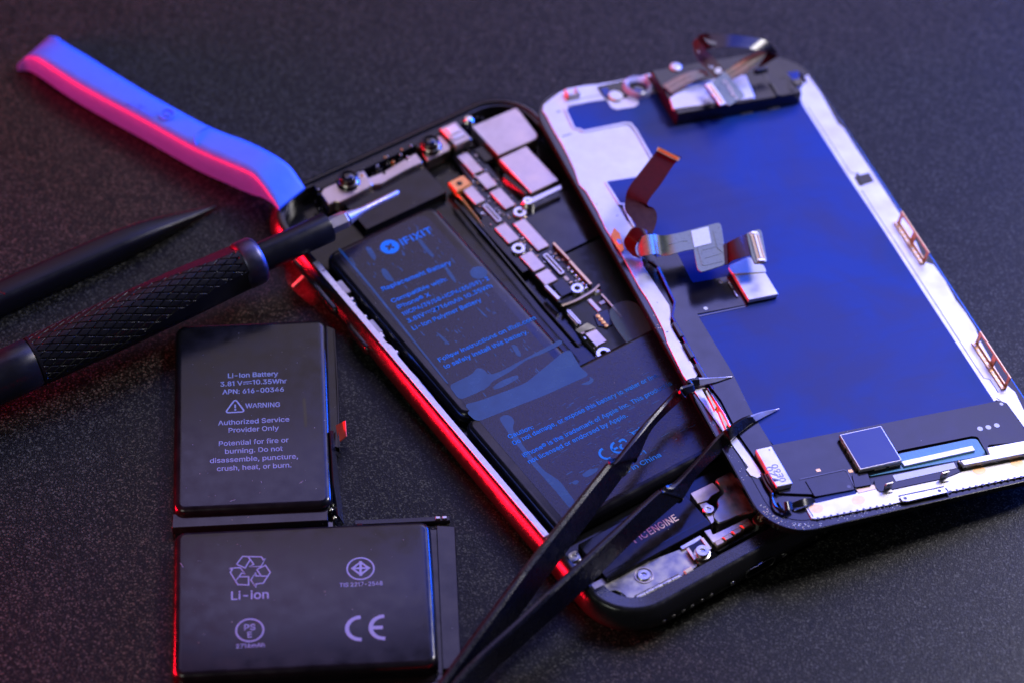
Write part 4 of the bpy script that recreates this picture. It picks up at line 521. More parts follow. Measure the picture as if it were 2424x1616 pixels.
# top edge clutter
gk = MB()
g0 = ccw([(14, -1.9), (PW-14, -1.9), (PW-14, -4.4), (14, -4.4)]); gk.prism(g0, 5.0, 6.3, 0.1); gk.build('top_gasket', M['gunk'], phone)
for i in range(46):
    mb = MB(); u = random.uniform(12, 60); v = random.uniform(-6.8, -3.2); w = random.uniform(0.3, 0.9)
    mb.box((u, v), (u+w, v+random.uniform(0.3, 0.8)), 4.0, random.uniform(5.0, 6.3), 0.1); mb.build('small_component', M['gunk'], phone)
for i in range(14):
    u = random.uniform(14, 58); v = random.uniform(-6.6, -3.6)
    mb = MB(); mb.lathe((u, v), [(0.35, 4.5), (0.35, 6.2), (0.2, 6.5), (0.01, 6.55)], 8); mb.build('contact_stud', M['solder'] if i % 3 else M['copper'], phone)

# camera brackets, modules and the flood illuminator
plate([(14.12, -5.31), (16.56, -3.56), (19.66, -3.62), (25.03, -2.90), (26.54, -3.03), (25.67, -9.50), (21.25, -9.96), (16.43, -10.15), (15.44, -9.22), (13.72, -9.48)], 3.0, 6.0, 'camera_bracket', M['shield'], 0.4, 0.2)
plate([(25.17, -6.81), (30.13, -7.11), (39.66, -5.95), (39.41, -9.48), (34.61, -9.47), (27.44, -10.14), (25.23, -9.25)], 3.0, 5.8, 'camera_bracket', M['shield'], 0.5, 0.2)
plate([(41.07, -2.81), (44.12, -2.77), (47.60, -3.02), (47.81, -8.63), (46.47, -9.77), (40.28, -10.00)], 3.0, 6.0, 'camera_bracket', M['shield'], 0.4, 0.2)
pc = (29.95, -7.59)
mb = MB(); mb.cyl(pc, 0.42, 5.78, 5.86, 16); mb.build('pin_hole', M['lens'], phone)
for c in ((21.27, -5.85), (43.36, -6.48)):
    mb = MB(); mb.lathe(c, [(2.75, 4.5), (2.75, 6.3), (2.45, 6.6), (2.2, 6.6), (2.15, 7.9), (1.9, 8.2), (1.75, 8.2), (1.7, 7.95), (0.01, 7.95)], 30); o = mb.build('camera_module', M['glossblack'], phone)
    mb = MB(); mb.lathe(c, [(2.32, 6.55), (2.34, 6.85), (2.2, 7.0), (2.16, 7.0), (2.16, 6.5), (2.3, 6.5)], 30); mb.build('trim_ring', M['steel'], o)
    mb = MB(); mb.lathe(c, [(1.65, 7.9), (1.65, 7.98), (1.2, 8.2), (0.6, 8.34), (0.01, 8.38)], 24); mb.build('lens', M['lens'], o)
# the boxy flash / receiver block
fb0 = rect((47.76, -3.42), (52.40, -10.31))
mb = MB(); mb.prism(rnd(fb0, 0.3), 4.0, 7.2, 0.25); fo = mb.build('flash_block', M['shield'], phone)
x0, y0 = fb0[0]; x1, y1 = fb0[2]
mb = MB(); mb.prism(rect((x0+1.0, y1-3.4), (x1-0.9, y1-0.9)), 7.2, 7.5, 0.15); mb.build('flash_diffuser', M['sticker'], fo)
mb = MB(); mb.prism(rect((x0+0.8, y0+1.6), (x1-0.7, y0+2.9)), 7.2, 7.45, 0.1); mb.build('flash_foil', M['white'], fo)
mb = MB(); mb.prism(rect((x0-0.2, y0-0.6), (x1+0.2, y0-0.06)), 4.0, 5.4, 0.1); mb.build('block_rim', M['glossblack'], fo)

# logic board
LB = [(47.24, -9.83), (52.41, -10.62), (52.37, -17.45), (51.79, -24.42), (51.51, -32.05), (51.65, -36.01), (50.04, -36.61), (50.27, -46.30), (50.67, -53.28), (50.99, -61.98), (46.48, -62.19), (41.85, -62.04), (41.98, -56.10), (41.76, -51.19), (42.02, -44.95), (41.83, -34.54), (42.04, -26.98), (42.69, -19.89), (46.10, -19.59)]
mb = MB(); mb.prism(LB, 3.2, 4.2, 0.05); board = mb.build('logic_board', M['pcb'], phone)
cans = [((47.39, -11.45), (50.23, -18.59)), ((47.37, -19.49), (50.36, -24.36)), ((42.49, -20.80), (45.23, -26.99)), ((47.35, -25.31), (50.31, -31.97)),
        ((41.95, -35.36), (45.11, -41.40)), ((46.29, -36.56), (49.50, -46.80)), ((41.87, -45.85), (45.11, -51.66)), ((41.68, -52.34), (45.18, -56.47))]
for a, b in cans:
    mb = MB(); mb.prism(rnd(rect(a, b), 0.25, 2), 4.2, 5.0, 0.14); mb.build('shield_can', M['shield'], board)
def connector(p, q, z, parent, along='v', body=None):
    (x0, y0), _, (x1, y1), _ = rect(p, q)
    o = MB().prism(arcrect(x0, y0, x1, y1, 0.35, 3), z, z+0.35, 0.08).build('board_connector', body or M['pcb'], parent)
    mb = MB(); mb.ringwall(arcrect(x0+.12, y0+.12, x1-.12, y1-.12, 0.3, 3), arcrect(x0+.45, y0+.45, x1-.45, y1-.45, 0.15, 3), z+0.3, z+0.75)
    n = int((y1-y0-1.6)/0.35)
    mb.build('shell', M['rail'], o)
    mb = MB()
    for i in range(n):
        y = y0+0.8+i*0.35
        for x in (x0+0.6, x1-0.8): mb.box((x, y), (x+0.22, y+0.18), z+0.3, z+0.55, 0)
    mb.build('contact_row', M['gold'], o)
    return o
connector((43.59, -27.79), (45.05, -34.36), 4.2, board)
connector((46.38, -48.24), (47.85, -55.61), 4.2, board)
for c, r in (((49.65, -34.48), 1.55), ((42.99, -43.79), 1.6), ((47.19, -61.12), 1.45)): standoff(board, c, r, 4.2, 1.0)
bs = MB(); bs.lathe((52.47, -33.55), [(1.5, 4.0), (1.5, 6.0), (1.1, 6.5), (0.4, 6.5), (0.3, 6.2), (0.01, 6.2)], 20); bs.build('screw', M['solder'], phone)
mb = MB(); mb.lathe((55.60, -3.90), [(1.3, 4.0), (1.3, 6.2), (0.8, 6.8), (0.01, 6.9)], 20); mb.build('screw', M['solder'], phone)
# two large cans at the top right and the bar under them
plate([(55.00, -6.05), (67.48, -6.46), (67.42, -8.89), (66.61, -16.80), (65.57, -17.85), (54.92, -17.62)], 3.0, 6.2, 'camera_can', M['shield'], 0.5, 0.2)
plate(rect((54.56, -18.29), (62.38, -31.75)), 3.0, 6.0, 'camera_can', M['shield'], 0.3, 0.2)
mb = MB(); mb.strip([(52.44, -33.30, 6.20), (61.59, -33.54, 6.20)], [(52.27, -34.74, 6.20), (61.07, -34.59, 6.20)], 0.5, smooth=False); mb.build('retaining_bar', M['steel'], phone)
# black wall beside the cans catching the red lamp
plate(rect((52.10, -11.71), (55.46, -16.47)), 3.0, 4.8, 'black_cover', M['film'], 0.3)
mb = MB(); mb.strip([(52.46, -23.69, 5.60), (53.68, -31.19, 5.60)], [(51.94, -24.19, 4.40), (53.28, -31.22, 4.40)], 0.4, smooth=False); mb.strip([(53.14, -22.96, 5.80), (54.24, -30.96, 5.80)], [(52.26, -23.68, 5.70), (53.48, -31.30, 5.70)], 0.3, smooth=False); mb.build('cable_shroud', M['film'], phone)
mb = MB(); mb.prism([(40.85, -17.91), (45.04, -17.83), (45.23, -21.22), (40.74, -21.64)], 3.6, 5.6, 0.2); go = mb.build('copper_block', M['copper'], phone)
mb = MB(); p = (42.77, -19.75); mb.cyl(p, 0.75, 5.58, 5.65, 14); mb.build('hole', M['lens'], go)
mb = MB(); mb.strip([(40.90, -21.70, 4.60), (40.55, -29.23, 4.60), (40.21, -34.58, 4.20)], [(41.54, -22.26, 4.00), (41.05, -29.69, 4.00), (40.83, -34.85, 3.60)], 0.4); mb.build('battery_flex', M['copper'], phone)
# gold edge rails of the board
mb = MB(); mb.strip([(50.18, -46.87, 5.00), (50.28, -53.11, 5.00)], [(50.69, -46.93, 5.00), (50.73, -53.14, 5.00)], 0.9, smooth=False)
mb.strip([(50.19, -53.36, 4.80), (50.10, -61.79, 4.80)], [(50.75, -53.36, 4.80), (50.74, -61.84, 4.80)], 0.9, smooth=False); mb.build('board_rail', M['gold'], board)
for i in range(6):
    p = Vector((49.36, -54.57, 4.60)).lerp(Vector((49.26, -61.71, 4.60)), i/5); mb = MB(); mb.lathe((p.x, p.y), [(0.42, 4.0), (0.42, 4.6), (0.2, 4.8), (0.01, 4.8)], 8); mb.build('solder_joint', M['solder'], board)
def inside(p, poly):
    c = False; n = len(poly)
    for i in range(n):
        (x1, y1), (x2, y2) = poly[i], poly[i-1]
        if (y1 > p[1]) != (y2 > p[1]) and p[0] < (x2-x1)*(p[1]-y1)/(y2-y1)+x1: c = not c
    return c
busy = [rect(a, b) for a, b in cans]+[rect((43.59, -27.79), (45.05, -34.36)), rect((46.38, -48.24), (47.85, -55.61))]
def populate(poly, busy, z, n, parent, seed, kinds):
    r_ = random.Random(seed); k = 0; us = [p[0] for p in poly]; vs_ = [p[1] for p in poly]; t = 0
    while k < n and t < 6000:
        t += 1
        p = (r_.uniform(min(us), max(us)), r_.uniform(min(vs_), max(vs_)))
        w, h = r_.choice([(0.55, 0.3), (0.3, 0.55), (0.8, 0.45), (0.45, 0.8), (0.35, 0.35)]) if r_.random() < 0.85 else r_.choice([(1.4, 0.9), (0.9, 1.5)])
        q_ = [(p[0]-0.1, p[1]-0.1), (p[0]+w+0.1, p[1]-0.1), (p[0]+w+0.1, p[1]+h+0.1), (p[0]-0.1, p[1]+h+0.1)]
        if not all(inside(c, poly) for c in q_): continue
        if any(q_[0][0] < b[2][0] and q_[2][0] > b[0][0] and q_[0][1] < b[2][1] and q_[2][1] > b[0][1] for b in busy): continue
        busy.append([q_[0], q_[1], q_[2], q_[3]])
        mb = MB(); mb.box(p, (p[0]+w, p[1]+h), z, z+r_.uniform(0.2, 0.55), 0.05); mb.build('chip_component', M[r_.choice(kinds)], parent); k += 1
populate(LB, busy, 4.2, 95, board, 4, ('dullplate', 'solder', 'brass', 'black', 'gold', 'shield'))
# red flex clip and lower board
mb = MB(); mb.strip([(41.10, -56.88, 5.20), (41.28, -61.96, 5.20)], [(41.85, -57.11, 5.20), (42.11, -61.73, 5.20)], 1.0, smooth=False); mb.build('edge_clip', M['rail'], board)
plate([(43.15, -56.95), (46.20, -56.83), (46.12, -61.25), (42.94, -61.27)], 4.0, 5.0, 'flex_cover', M['film'], 0.3)
LB2 = [(42.22, -62.64), (49.80, -63.33), (51.87, -63.32), (51.38, -68.62), (47.88, -76.67), (47.62, -79.72), (45.23, -80.22), (42.32, -79.82), (40.71, -78.40), (40.46, -72.95)]
mb = MB(); mb.prism(LB2, 2.5, 3.4, 0.05); lb2 = mb.build('lower_board', M['pcbrough'], phone)
mb = MB(); mb.strip([(41.45, -63.47, 5.00), (44.98, -63.84, 5.00), (49.57, -63.55, 5.00), (52.01, -62.81, 5.00)], [(42.03, -63.11, 3.60), (45.47, -63.62, 3.60), (50.18, -63.40, 3.60), (52.23, -62.79, 3.60)], 0.5); mb.build('dividing_bracket', M['brass'], lb2)
connector((42.20, -64.33), (42.29, -69.66), 3.4, lb2)
mb = MB(); mb.prism(rect((47.31, -64.62), (48.46, -69.04)), 3.4, 4.4, 0.15); mb.build('shield_can', M['shield'], lb2)
mb = MB(); mb.prism(rnd(rect((41.22, -72.42), (44.23, -77.04)), 0.3), 3.4, 4.4, 0.15); mb.build('shield_can', M['shield'], lb2)
mb = MB(); mb.strip([(39.70, -71.13, 5.20), (41.37, -71.11, 5.40), (42.85, -71.06, 5.60)], [(40.22, -71.98, 4.60), (41.86, -72.32, 4.80), (44.22, -72.69, 4.60)], 0.2); mb.build('foil_flap', M['white'], lb2)
plate([(46.12, -68.95), (49.65, -69.34), (48.07, -73.86), (46.31, -73.47), (44.99, -72.23)], 3.4, 4.4, 'battery_connector_flex', M['film'], 0.4)
for p in ((46.58, -70.04, 4.60), (46.58, -71.09, 4.60), (46.53, -72.21, 4.60), (46.57, -73.32, 4.60)):
    mb = MB(); mb.lathe((p[0], p[1]), [(0.5, 4.3), (0.5, 4.6), (0.01, 4.75)], 12); mb.build('weld_dot', M['peach'], lb2)
standoff(lb2, (41.06, -80.14), 1.75, 4.2, 1.2)
mb = MB(); mb.strip([(50.75, -65.25, 4.60), (50.71, -69.28, 4.60), (50.67, -73.08, 4.40)], [(51.10, -65.28, 4.60), (51.05, -69.31, 4.60), (50.97, -73.08, 4.40)], 0.4, smooth=False); mb.build('board_rail', M['gold'], lb2)
mb = MB(); mb.box((50.53, -66.63), (49.09, -67.63), 3.4, 4.4); mb.lathe((50.72, -63.84), [(1.0, 3.4), (1.0, 4.2), (0.5, 4.6), (0.01, 4.6)], 12); mb.build('board_component', M['dullplate'], lb2)
mb = MB(); mb.lathe((45.44, -80.46), [(0.8, 3.0), (0.8, 4.2), (0.3, 4.8), (0.01, 4.8)], 12); mb.build('antenna_contact', M['glossblack'], lb2)
busy2 = [rect((42.20, -64.33), (42.29, -69.66)), rect((47.31, -64.62), (48.46, -69.04)), rect((41.22, -72.42), (44.23, -77.04))]
populate(LB2, busy2, 3.4, 95, lb2, 8, ('dullplate', 'solder', 'brass', 'sticker', 'gold', 'black'))

# replacement battery: an L of two cells
BT = 6.0
bat = bpy.data.objects.new('replacement_battery', None); COL.objects.link(bat); bat.parent = phone
def cell(poly, z0, zt, name, m, parent, r=2.0, soft=1.5):
    xs_ = [q[0] for q in poly]; ys_ = [q[1] for q in poly]; p = arcrect(min(xs_), min(ys_), max(xs_), max(ys_), r+0.6, 8); mb = MB(); st = [(0.25, z0), (0.0, z0+0.5), (0.0, zt-soft), (soft*0.12, zt-soft*0.62), (soft*0.38, zt-soft*0.25), (soft*0.75, zt-0.06), (soft*1.05, zt)]
    mb.profile(p, st); return mb.build(name, m, parent, smooth=60)
tl = (5.08, -22.04); tr = (39.13, -23.01); ur = (33.97, -79.85)
lo_l = (3.78, -81.94); lo_b = (3.42, -115.79)
UX0, UX1, UY1 = tl[0]-0.4, ur[0]+0.3, tl[1]+0.2
LY1 = ur[1]; LY0 = lo_b[1]-0.8
cell([(UX0, LY1+0.25), (UX1, LY1+0.25), (UX1, UY1), (UX0, UY1)], 2.6, BT, 'upper_cell', M['wrap'], bat, 2.4)
cell([(UX0-0.6, LY0), (PW-6.0, LY0), (PW-6.0, LY1), (UX0-0.6, LY1)], 2.6, BT, 'lower_cell', M['wrap'], bat, 2.0)
# label film laid over both cells
lab = rnd([(UX0+2.6, LY0+2.2), (PW-8.0, LY0+2.2), (PW-8.0, LY1-1.6), (UX1-3.6, LY1-1.6), (UX1-3.6, UY1-1.8), (UX0+2.6, UY1-1.8)], [1.5, 1, 1, 1.5, 3, 1.5])
mb = MB(); mb.prism(lab, BT-0.05, BT+0.06); lbl = mb.build('label_film', M['label'], bat)
ZB = BT+0.075
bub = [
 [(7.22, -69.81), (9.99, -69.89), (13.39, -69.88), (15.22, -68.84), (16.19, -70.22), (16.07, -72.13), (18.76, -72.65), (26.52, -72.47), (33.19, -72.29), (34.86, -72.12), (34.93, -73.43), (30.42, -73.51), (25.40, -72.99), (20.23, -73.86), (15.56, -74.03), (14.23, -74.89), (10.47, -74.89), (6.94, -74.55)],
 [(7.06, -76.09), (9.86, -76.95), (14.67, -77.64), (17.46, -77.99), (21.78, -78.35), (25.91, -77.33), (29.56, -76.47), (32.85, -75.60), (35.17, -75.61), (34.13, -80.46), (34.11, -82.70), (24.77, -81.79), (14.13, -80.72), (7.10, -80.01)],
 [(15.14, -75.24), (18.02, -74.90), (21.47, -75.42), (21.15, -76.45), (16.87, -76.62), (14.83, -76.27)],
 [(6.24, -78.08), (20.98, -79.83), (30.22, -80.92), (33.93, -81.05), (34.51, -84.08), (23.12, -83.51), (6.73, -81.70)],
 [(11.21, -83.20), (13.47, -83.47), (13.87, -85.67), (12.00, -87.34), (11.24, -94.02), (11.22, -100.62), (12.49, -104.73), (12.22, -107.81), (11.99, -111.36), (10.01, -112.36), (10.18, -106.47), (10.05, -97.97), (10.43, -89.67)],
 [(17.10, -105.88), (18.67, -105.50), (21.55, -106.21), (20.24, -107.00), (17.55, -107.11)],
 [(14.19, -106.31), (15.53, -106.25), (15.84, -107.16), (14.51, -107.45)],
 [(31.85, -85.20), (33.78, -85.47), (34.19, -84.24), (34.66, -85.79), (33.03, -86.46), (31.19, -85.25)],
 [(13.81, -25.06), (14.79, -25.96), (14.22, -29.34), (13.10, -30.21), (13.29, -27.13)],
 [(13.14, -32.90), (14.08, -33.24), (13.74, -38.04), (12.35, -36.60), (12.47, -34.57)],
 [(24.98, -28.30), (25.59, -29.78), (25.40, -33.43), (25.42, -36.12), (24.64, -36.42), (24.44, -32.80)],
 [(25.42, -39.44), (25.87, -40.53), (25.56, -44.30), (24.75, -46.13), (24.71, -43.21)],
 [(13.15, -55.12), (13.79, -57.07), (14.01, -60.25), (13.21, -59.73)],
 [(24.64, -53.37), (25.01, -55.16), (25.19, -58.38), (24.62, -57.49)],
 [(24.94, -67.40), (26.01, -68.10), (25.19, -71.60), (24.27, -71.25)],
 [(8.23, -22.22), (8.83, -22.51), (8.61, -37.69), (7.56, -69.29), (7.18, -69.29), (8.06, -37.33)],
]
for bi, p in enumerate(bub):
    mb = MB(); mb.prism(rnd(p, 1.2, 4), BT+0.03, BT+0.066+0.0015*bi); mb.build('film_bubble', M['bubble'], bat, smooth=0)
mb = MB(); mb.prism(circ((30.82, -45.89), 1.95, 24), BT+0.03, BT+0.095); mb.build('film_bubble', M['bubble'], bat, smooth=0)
mb = MB()
rr = random.Random(3)
for i in range(150):
    u = rr.uniform(UX0+4, UX1-5); v = rr.uniform(LY1+2, UY1-4); w = rr.uniform(0.08, 0.4); h = rr.uniform(0.1, 1.6)
    mb.prism([(u, v), (u+w, v+rr.uniform(-.2, .2)), (u+w*rr.uniform(.5, 1.2), v+h), (u+rr.uniform(-.2, .2), v+h*rr.uniform(.6, 1))], BT+0.03, BT+0.064+0.00001*i)
for i in range(110):
    u = rr.uniform(UX0+9, UX0+40); v = rr.uniform(LY0+6, LY1-8); w = rr.uniform(0.3, 2.2); h = rr.uniform(0.06, 0.3)
    mb.prism([(u, v), (u+w, v+rr.uniform(-.1, .1)), (u+w*rr.uniform(.6, 1), v+h), (u+rr.uniform(-.2, .2), v+h*rr.uniform(.6, 1))], BT+0.03, BT+0.064+0.00001*i)
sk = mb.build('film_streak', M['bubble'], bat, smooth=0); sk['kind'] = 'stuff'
ip = MB(); ZI = BT+0.105
letter(ip, 'IFIXIT', (21.14, -29.57), (29.12, -29.88), 2.0, ZI, 0.02)
letter(ip, 'Replacement Battery', (9.97, -38.88), (27.28, -40.32), 1.22, ZI, 0.012)
letter(ip, 'Compatible with:', (9.83, -43.02), (23.73, -44.00), 1.15, ZI, 0.006)
letter(ip, 'iPhone\u00ae X', (9.91, -45.30), (18.14, -45.90), 1.15, ZI, 0.006)
letter(ip, '1IICP4/39/58+ICP4/35/59)-2', (9.77, -47.63), (31.70, -48.99), 1.15, ZI, 0.006)
letter(ip, '3.81V', (9.60, -49.98), (13.93, -50.24), 1.15, ZI, 0.006)
letter(ip, '2716mAh 10.35Wh', (15.84, -50.36), (31.11, -51.23), 1.15, ZI, 0.006)
letter(ip, 'Li-Ion Polymer Battery', (9.38, -52.40), (26.73, -53.44), 1.15, ZI, 0.006)
letter(ip, 'Follow instructions on ifixit.com', (9.26, -63.19), (33.83, -64.43), 1.15, ZI, 0.006)
letter(ip, 'to safely install this battery.', (9.09, -65.48), (30.22, -66.89), 1.15, ZI, 0.006)
letter(ip, 'Caution:', (9.92, -89.43), (15.95, -89.93), 1.15, ZI, 0.006)
letter(ip, 'Do not damage, or expose this battery to water or fire.', (9.82, -91.42), (46.92, -92.65), 1.15, ZI, 0.006)
letter(ip, 'iPhone\u00ae is the trademark of Apple Inc. This product is', (9.74, -95.40), (47.94, -96.19), 1.15, ZI, 0.006)
letter(ip, 'not licensed or endorsed by Apple.', (9.69, -97.40), (34.69, -98.24), 1.15, ZI, 0.006)
letter(ip, 'Made in China', (21.46, -110.61), (34.30, -111.03), 1.2, ZI, 0.006)
letter(ip, 'Rev 1-1', (25.00, -108.24), (32.10, -108.64), 1.0, ZI, 0.006)
a0, a1 = Vector((14.20, -50.06)), Vector((15.78, -50.16))
dr = (a1-a0)
ip.stroke([a0+Vector((0, 0.75)), a1+Vector((0, 0.75))], 0.16, ZI-0.02, ZI)
for t in (0, 0.38, 0.76): ip.stroke([a0+dr*t+Vector((0, 0.3)), a0+dr*(t+0.24)+Vector((0, 0.3))], 0.16, ZI-0.02, ZI)
def cemark(mb, c, h, w, z, th):
    r = h/2
    for k, ox in ((0, 0), (1, w)):
        mb.stroke([(c[0]+ox+r*math.cos(t), c[1]+r*math.sin(t)) for t in [math.radians(90+180*i/18) for i in range(19)]], th, z-0.02, z)
    mb.stroke([(c[0]+w-r, c[1]), (c[0]+w-r*0.12, c[1])], th, z-0.02, z)
cemark(ip, (25.00, -103.98), 3.0, 3.05, ZI, 0.55)
def recycle(mb, c, R, z, th):
    for k in range(3):
        a = math.radians(90+120*k)
        def P(r, da): return (c[0]+r*math.cos(a+da), c[1]+r*math.sin(a+da))
        mb.stroke([P(R*0.95, 0.55), P(R, 0.22), P(R, -0.22), P(R*0.80, -0.75)], th, z-0.02, z)
        mb.prism([P(R*1.08, -0.66), P(R*0.42, -0.70), P(R*0.62, -1.25)], z-0.02, z)
recycle(ip, (29.66, -104.08), 1.35, ZI, 0.55)
wc = (33.61, -103.18)
ip.stroke([(wc[0]-0.9, wc[1]+0.9), (wc[0]-0.6, wc[1]-1.0), (wc[0]+0.6, wc[1]-1.0), (wc[0]+0.9, wc[1]+0.9)], 0.22, ZI-0.02, ZI, True)
ip.stroke([(wc[0]-1.3, wc[1]-1.3), (wc[0]+1.3, wc[1]+1.3)], 0.2, ZI-0.02, ZI); ip.stroke([(wc[0]-1.3, wc[1]+1.3), (wc[0]+1.3, wc[1]-1.3)], 0.2, ZI-0.022, ZI-0.004)
lc = (18.38, -28.31)
# the round emblem with a cross-shaped gap
cr = 2.15
def ringc(r, n=40): return circ(lc, r, n)
wd, ln = 0.3, 1.05
th0 = math.radians(45)
cross = []
for k in range(4):
    a = th0+k*math.pi/2; e = Vector((math.cos(a), math.sin(a))); f_ = Vector((-e.y, e.x)); c_ = Vector(lc)
    cross += [c_+e*ln-f_*wd, c_+e*ln+f_*wd, c_+(e+f_)*wd]
n_c = len(cross)
outer = []
for p in cross:
    d_ = (p-Vector(lc)).normalized(); outer.append(Vector(lc)+d_*cr)
dense_i, dense_o = [], []
for i in range(n_c):
    p, q2 = cross[i], cross[(i+1) % n_c]; a1_ = math.atan2(*(outer[i]-Vector(lc)).yx); a2_ = math.atan2(*(outer[(i+1) % n_c]-Vector(lc)).yx)
    if a2_ < a1_-1e-6: a2_ += 2*math.pi
    for k in range(5):
        t = k/5; dense_i.append(tuple(p.lerp(q2, t))); an = a1_+(a2_-a1_)*t; dense_o.append((lc[0]+cr*math.cos(an), lc[1]+cr*math.sin(an)))
nn = len(dense_i)
ip.add([(x, y, ZI) for x, y in dense_o]+[(x, y, ZI) for x, y in dense_i], [(i, (i+1) % nn, nn+(i+1) % nn, nn+i) for i in range(nn)])
ip.build('printed_text', M['inkblue'], bat, smooth=0)
# frosted pull tab film beside the lower board
mb = MB(); mb.prism(rnd([(48.23, -71.66), (50.51, -70.08), (53.56, -70.34), (55.50, -72.57), (53.81, -80.26), (51.56, -85.39), (48.03, -86.26), (45.48, -84.97), (46.68, -81.26), (47.14, -75.90)], 2.0), 5.75, 5.86); mb.build('pull_tab_film', M['tabfilm'], bat)
# black skirt between upper cell and board with its piping
mb = MB(); mb.strip([(39.25, -23.31, 5.00), (39.10, -36.24, 5.00), (37.95, -62.55, 5.00), (37.80, -75.78, 5.00)], [(39.73, -21.35, 4.00), (38.81, -35.19, 4.00), (37.66, -61.29, 4.00), (37.52, -74.55, 4.00)], 0.3, smooth=False); mb.build('edge_tape', M['glossblack'], bat)

# screwed-down things at the bottom end
hz = 5.4
he = rect((6.28, -120.10), (32.78, -130.91))
hx0, hy0 = he[0]; hx1, hy1 = he[2]
hy0 = min((5.63, -129.50)[1], (33.03, -131.08)[1])
mb = MB(); mb.prism(rnd([(hx0, hy0), (hx1, hy0), (hx1, hy1), (hx0, hy1)], 0.5), 2.5, hz, 0.18); hap = mb.build('vibration_motor', M['glossblack'], phone)
mb = MB(); mb.prism([(hx0+0.3, hy0+1.6), (hx1-0.3, hy0+1.6), (hx1-0.3, hy0+1.72), (hx0+0.3, hy0+1.72)], hz-0.02, hz+0.05); mb.build('lid_seam', M['lens'], hap)
mb = MB(); e0, e1 = (20.42, -126.19), (27.68, -126.57)
dd = (Vector(e1)-Vector(e0)); yb = (e0[1]+e1[1])/2
letter(mb, 'ENGINE', (e0[0], yb), (e1[0], yb), 1.75, hz+0.03, 0.012)
c0, c1 = (18.09, -126.18), (19.97, -126.24)
letter(mb, 'IC', (c0[0], yb), (c1[0], yb), 1.75, hz+0.03, 0.012)
letter(mb, 'TAPT', (c0[0]-8.4, yb), (c0[0]-0.5, yb), 1.75, hz+0.03, 0.012)
mb.build('printed_text', M['inkwhite'], hap, smooth=0)
plate([(33.82, -121.82), (39.71, -122.09), (39.67, -123.94), (39.59, -124.82), (37.00, -124.98), (36.04, -125.51), (33.55, -125.03)], 2.5, 5.2, 'speaker_tab', M['shield'], 0.4, 0.15)
plate([(40.54, -121.51), (45.04, -121.64), (42.94, -133.08), (40.44, -132.36), (34.21, -131.57), (34.12, -129.14), (36.88, -127.72), (37.42, -126.23), (40.10, -125.43)], 2.5, 5.0, 'speaker_plate', M['dullplate'], 0.8, 0.25)
plate([(33.94, -124.78), (35.44, -125.06), (36.06, -127.55), (34.89, -128.63), (33.89, -130.49), (32.92, -130.77)], 2.5, 4.9, 'speaker_tab', M['shield'], 0.3, 0.1)
screw(phone, (34.55, -127.49), 1.25, 5.0, M['steel'])
plate([(3.36, -121.01), (4.63, -120.50), (5.72, -120.77), (4.95, -124.51), (3.08, -124.85), (2.46, -123.11)], 2.5, 4.8, 'corner_bracket', M['steel'], 0.5, 0.15)
screw(phone, (4.03, -122.13), 1.35, 4.8, M['steel'])
mb = MB(); mb.cyl((4.05, -123.96), 0.45, 4.78, 4.86, 14); mb.build('pin_hole', M['lens'], phone)
# bottom connector plate
plate([(2.98, -129.30), (5.88, -129.22), (24.27, -132.13), (25.52, -132.72), (24.97, -135.51), (24.50, -137.66), (20.20, -137.96), (19.64, -138.47), (8.18, -138.07), (7.37, -137.67), (7.42, -135.30), (6.81, -133.58), (6.02, -133.15), (3.09, -132.67)], 2.5, 4.4, 'port_plate', M['dullplate'], 0.7, 0.15)
mb = MB()
s0, s1 = Vector((8.91, -137.55)), Vector((19.62, -137.97))
sd = (s1-s0).normalized(); sn = Vector((-sd.y, sd.x))
for i in range(5):
    mbs = MB(); c = s0.lerp(s1, (i+0.5)/5); 
    pts = []
    R_ = []
    for k in range(9):
        t = math.radians(180*k/8); R_.append([(c.x+sd.x*sg*2.0+sn.x*0.9*math.cos(t), c.y+sd.y*sg*2.0+sn.y*0.9*math.cos(t), 4.3+0.8*math.sin(t)) for sg in (-0.5, 0.5)])
    mbs.rings([[r[0] for r in R_], [r[1] for r in R_]])
    mbs.build('spring_finger', M['steel'], phone)
screw(phone, (13.60, -133.53), 1.45, 4.3, M['steel'])
mb = MB(); mb.ringwall(circ((13.63, -133.51), 2.0, 24), circ((13.63, -133.51), 1.8, 24), 4.3, 4.6); mb.build('screw_recess', M['shield'], phone)
mb = MB(); mb.box((20.84, -137.40), (22.75, -138.34), 4.4, 5.2, 0.1); mb.build('white_block', M['sticker'], phone)
mb = MB(); mb.strip([(24.98, -133.14, 5.00), (24.57, -136.23, 5.00)], [(28.95, -132.67, 5.00), (28.90, -135.93, 5.00)], 0.25, smooth=False); fl = mb.build('port_flex', M['film'], phone)
mb = MB(); mb.strip([(24.59, -133.29, 5.20), (24.19, -136.48, 5.20)], [(25.13, -133.28, 5.20), (24.77, -136.41, 5.20)], 0.4, smooth=False); mb.strip([(28.61, -132.76, 5.20), (28.25, -136.14, 5.20)], [(29.19, -132.83, 5.20), (28.93, -136.13, 5.20)], 0.4, smooth=False); mb.build('flex_edge', M['white'], fl)
c = (26.64, -135.98)
mb = MB(); mb.lathe(c, [(1.9, 2.5), (1.9, 3.6), (1.4, 3.8), (1.35, 4.6), (1.75, 4.9), (1.75, 5.2), (1.3, 5.3), (1.3, 5.7), (1.45, 5.8), (1.35, 6.3), (0.55, 6.3), (0.45, 6.0), (0.01, 6.0)], 26); mb.build('tall_screw', M['steel'], phone)
mb = MB(); mb.strip([(28.86, -135.50, 4.80), (29.28, -138.47, 4.80)], [(27.44, -136.73, 4.20), (27.45, -138.75, 4.20)], 1.2, smooth=False); mb.build('rubber_stop', M['glossblack'], phone)
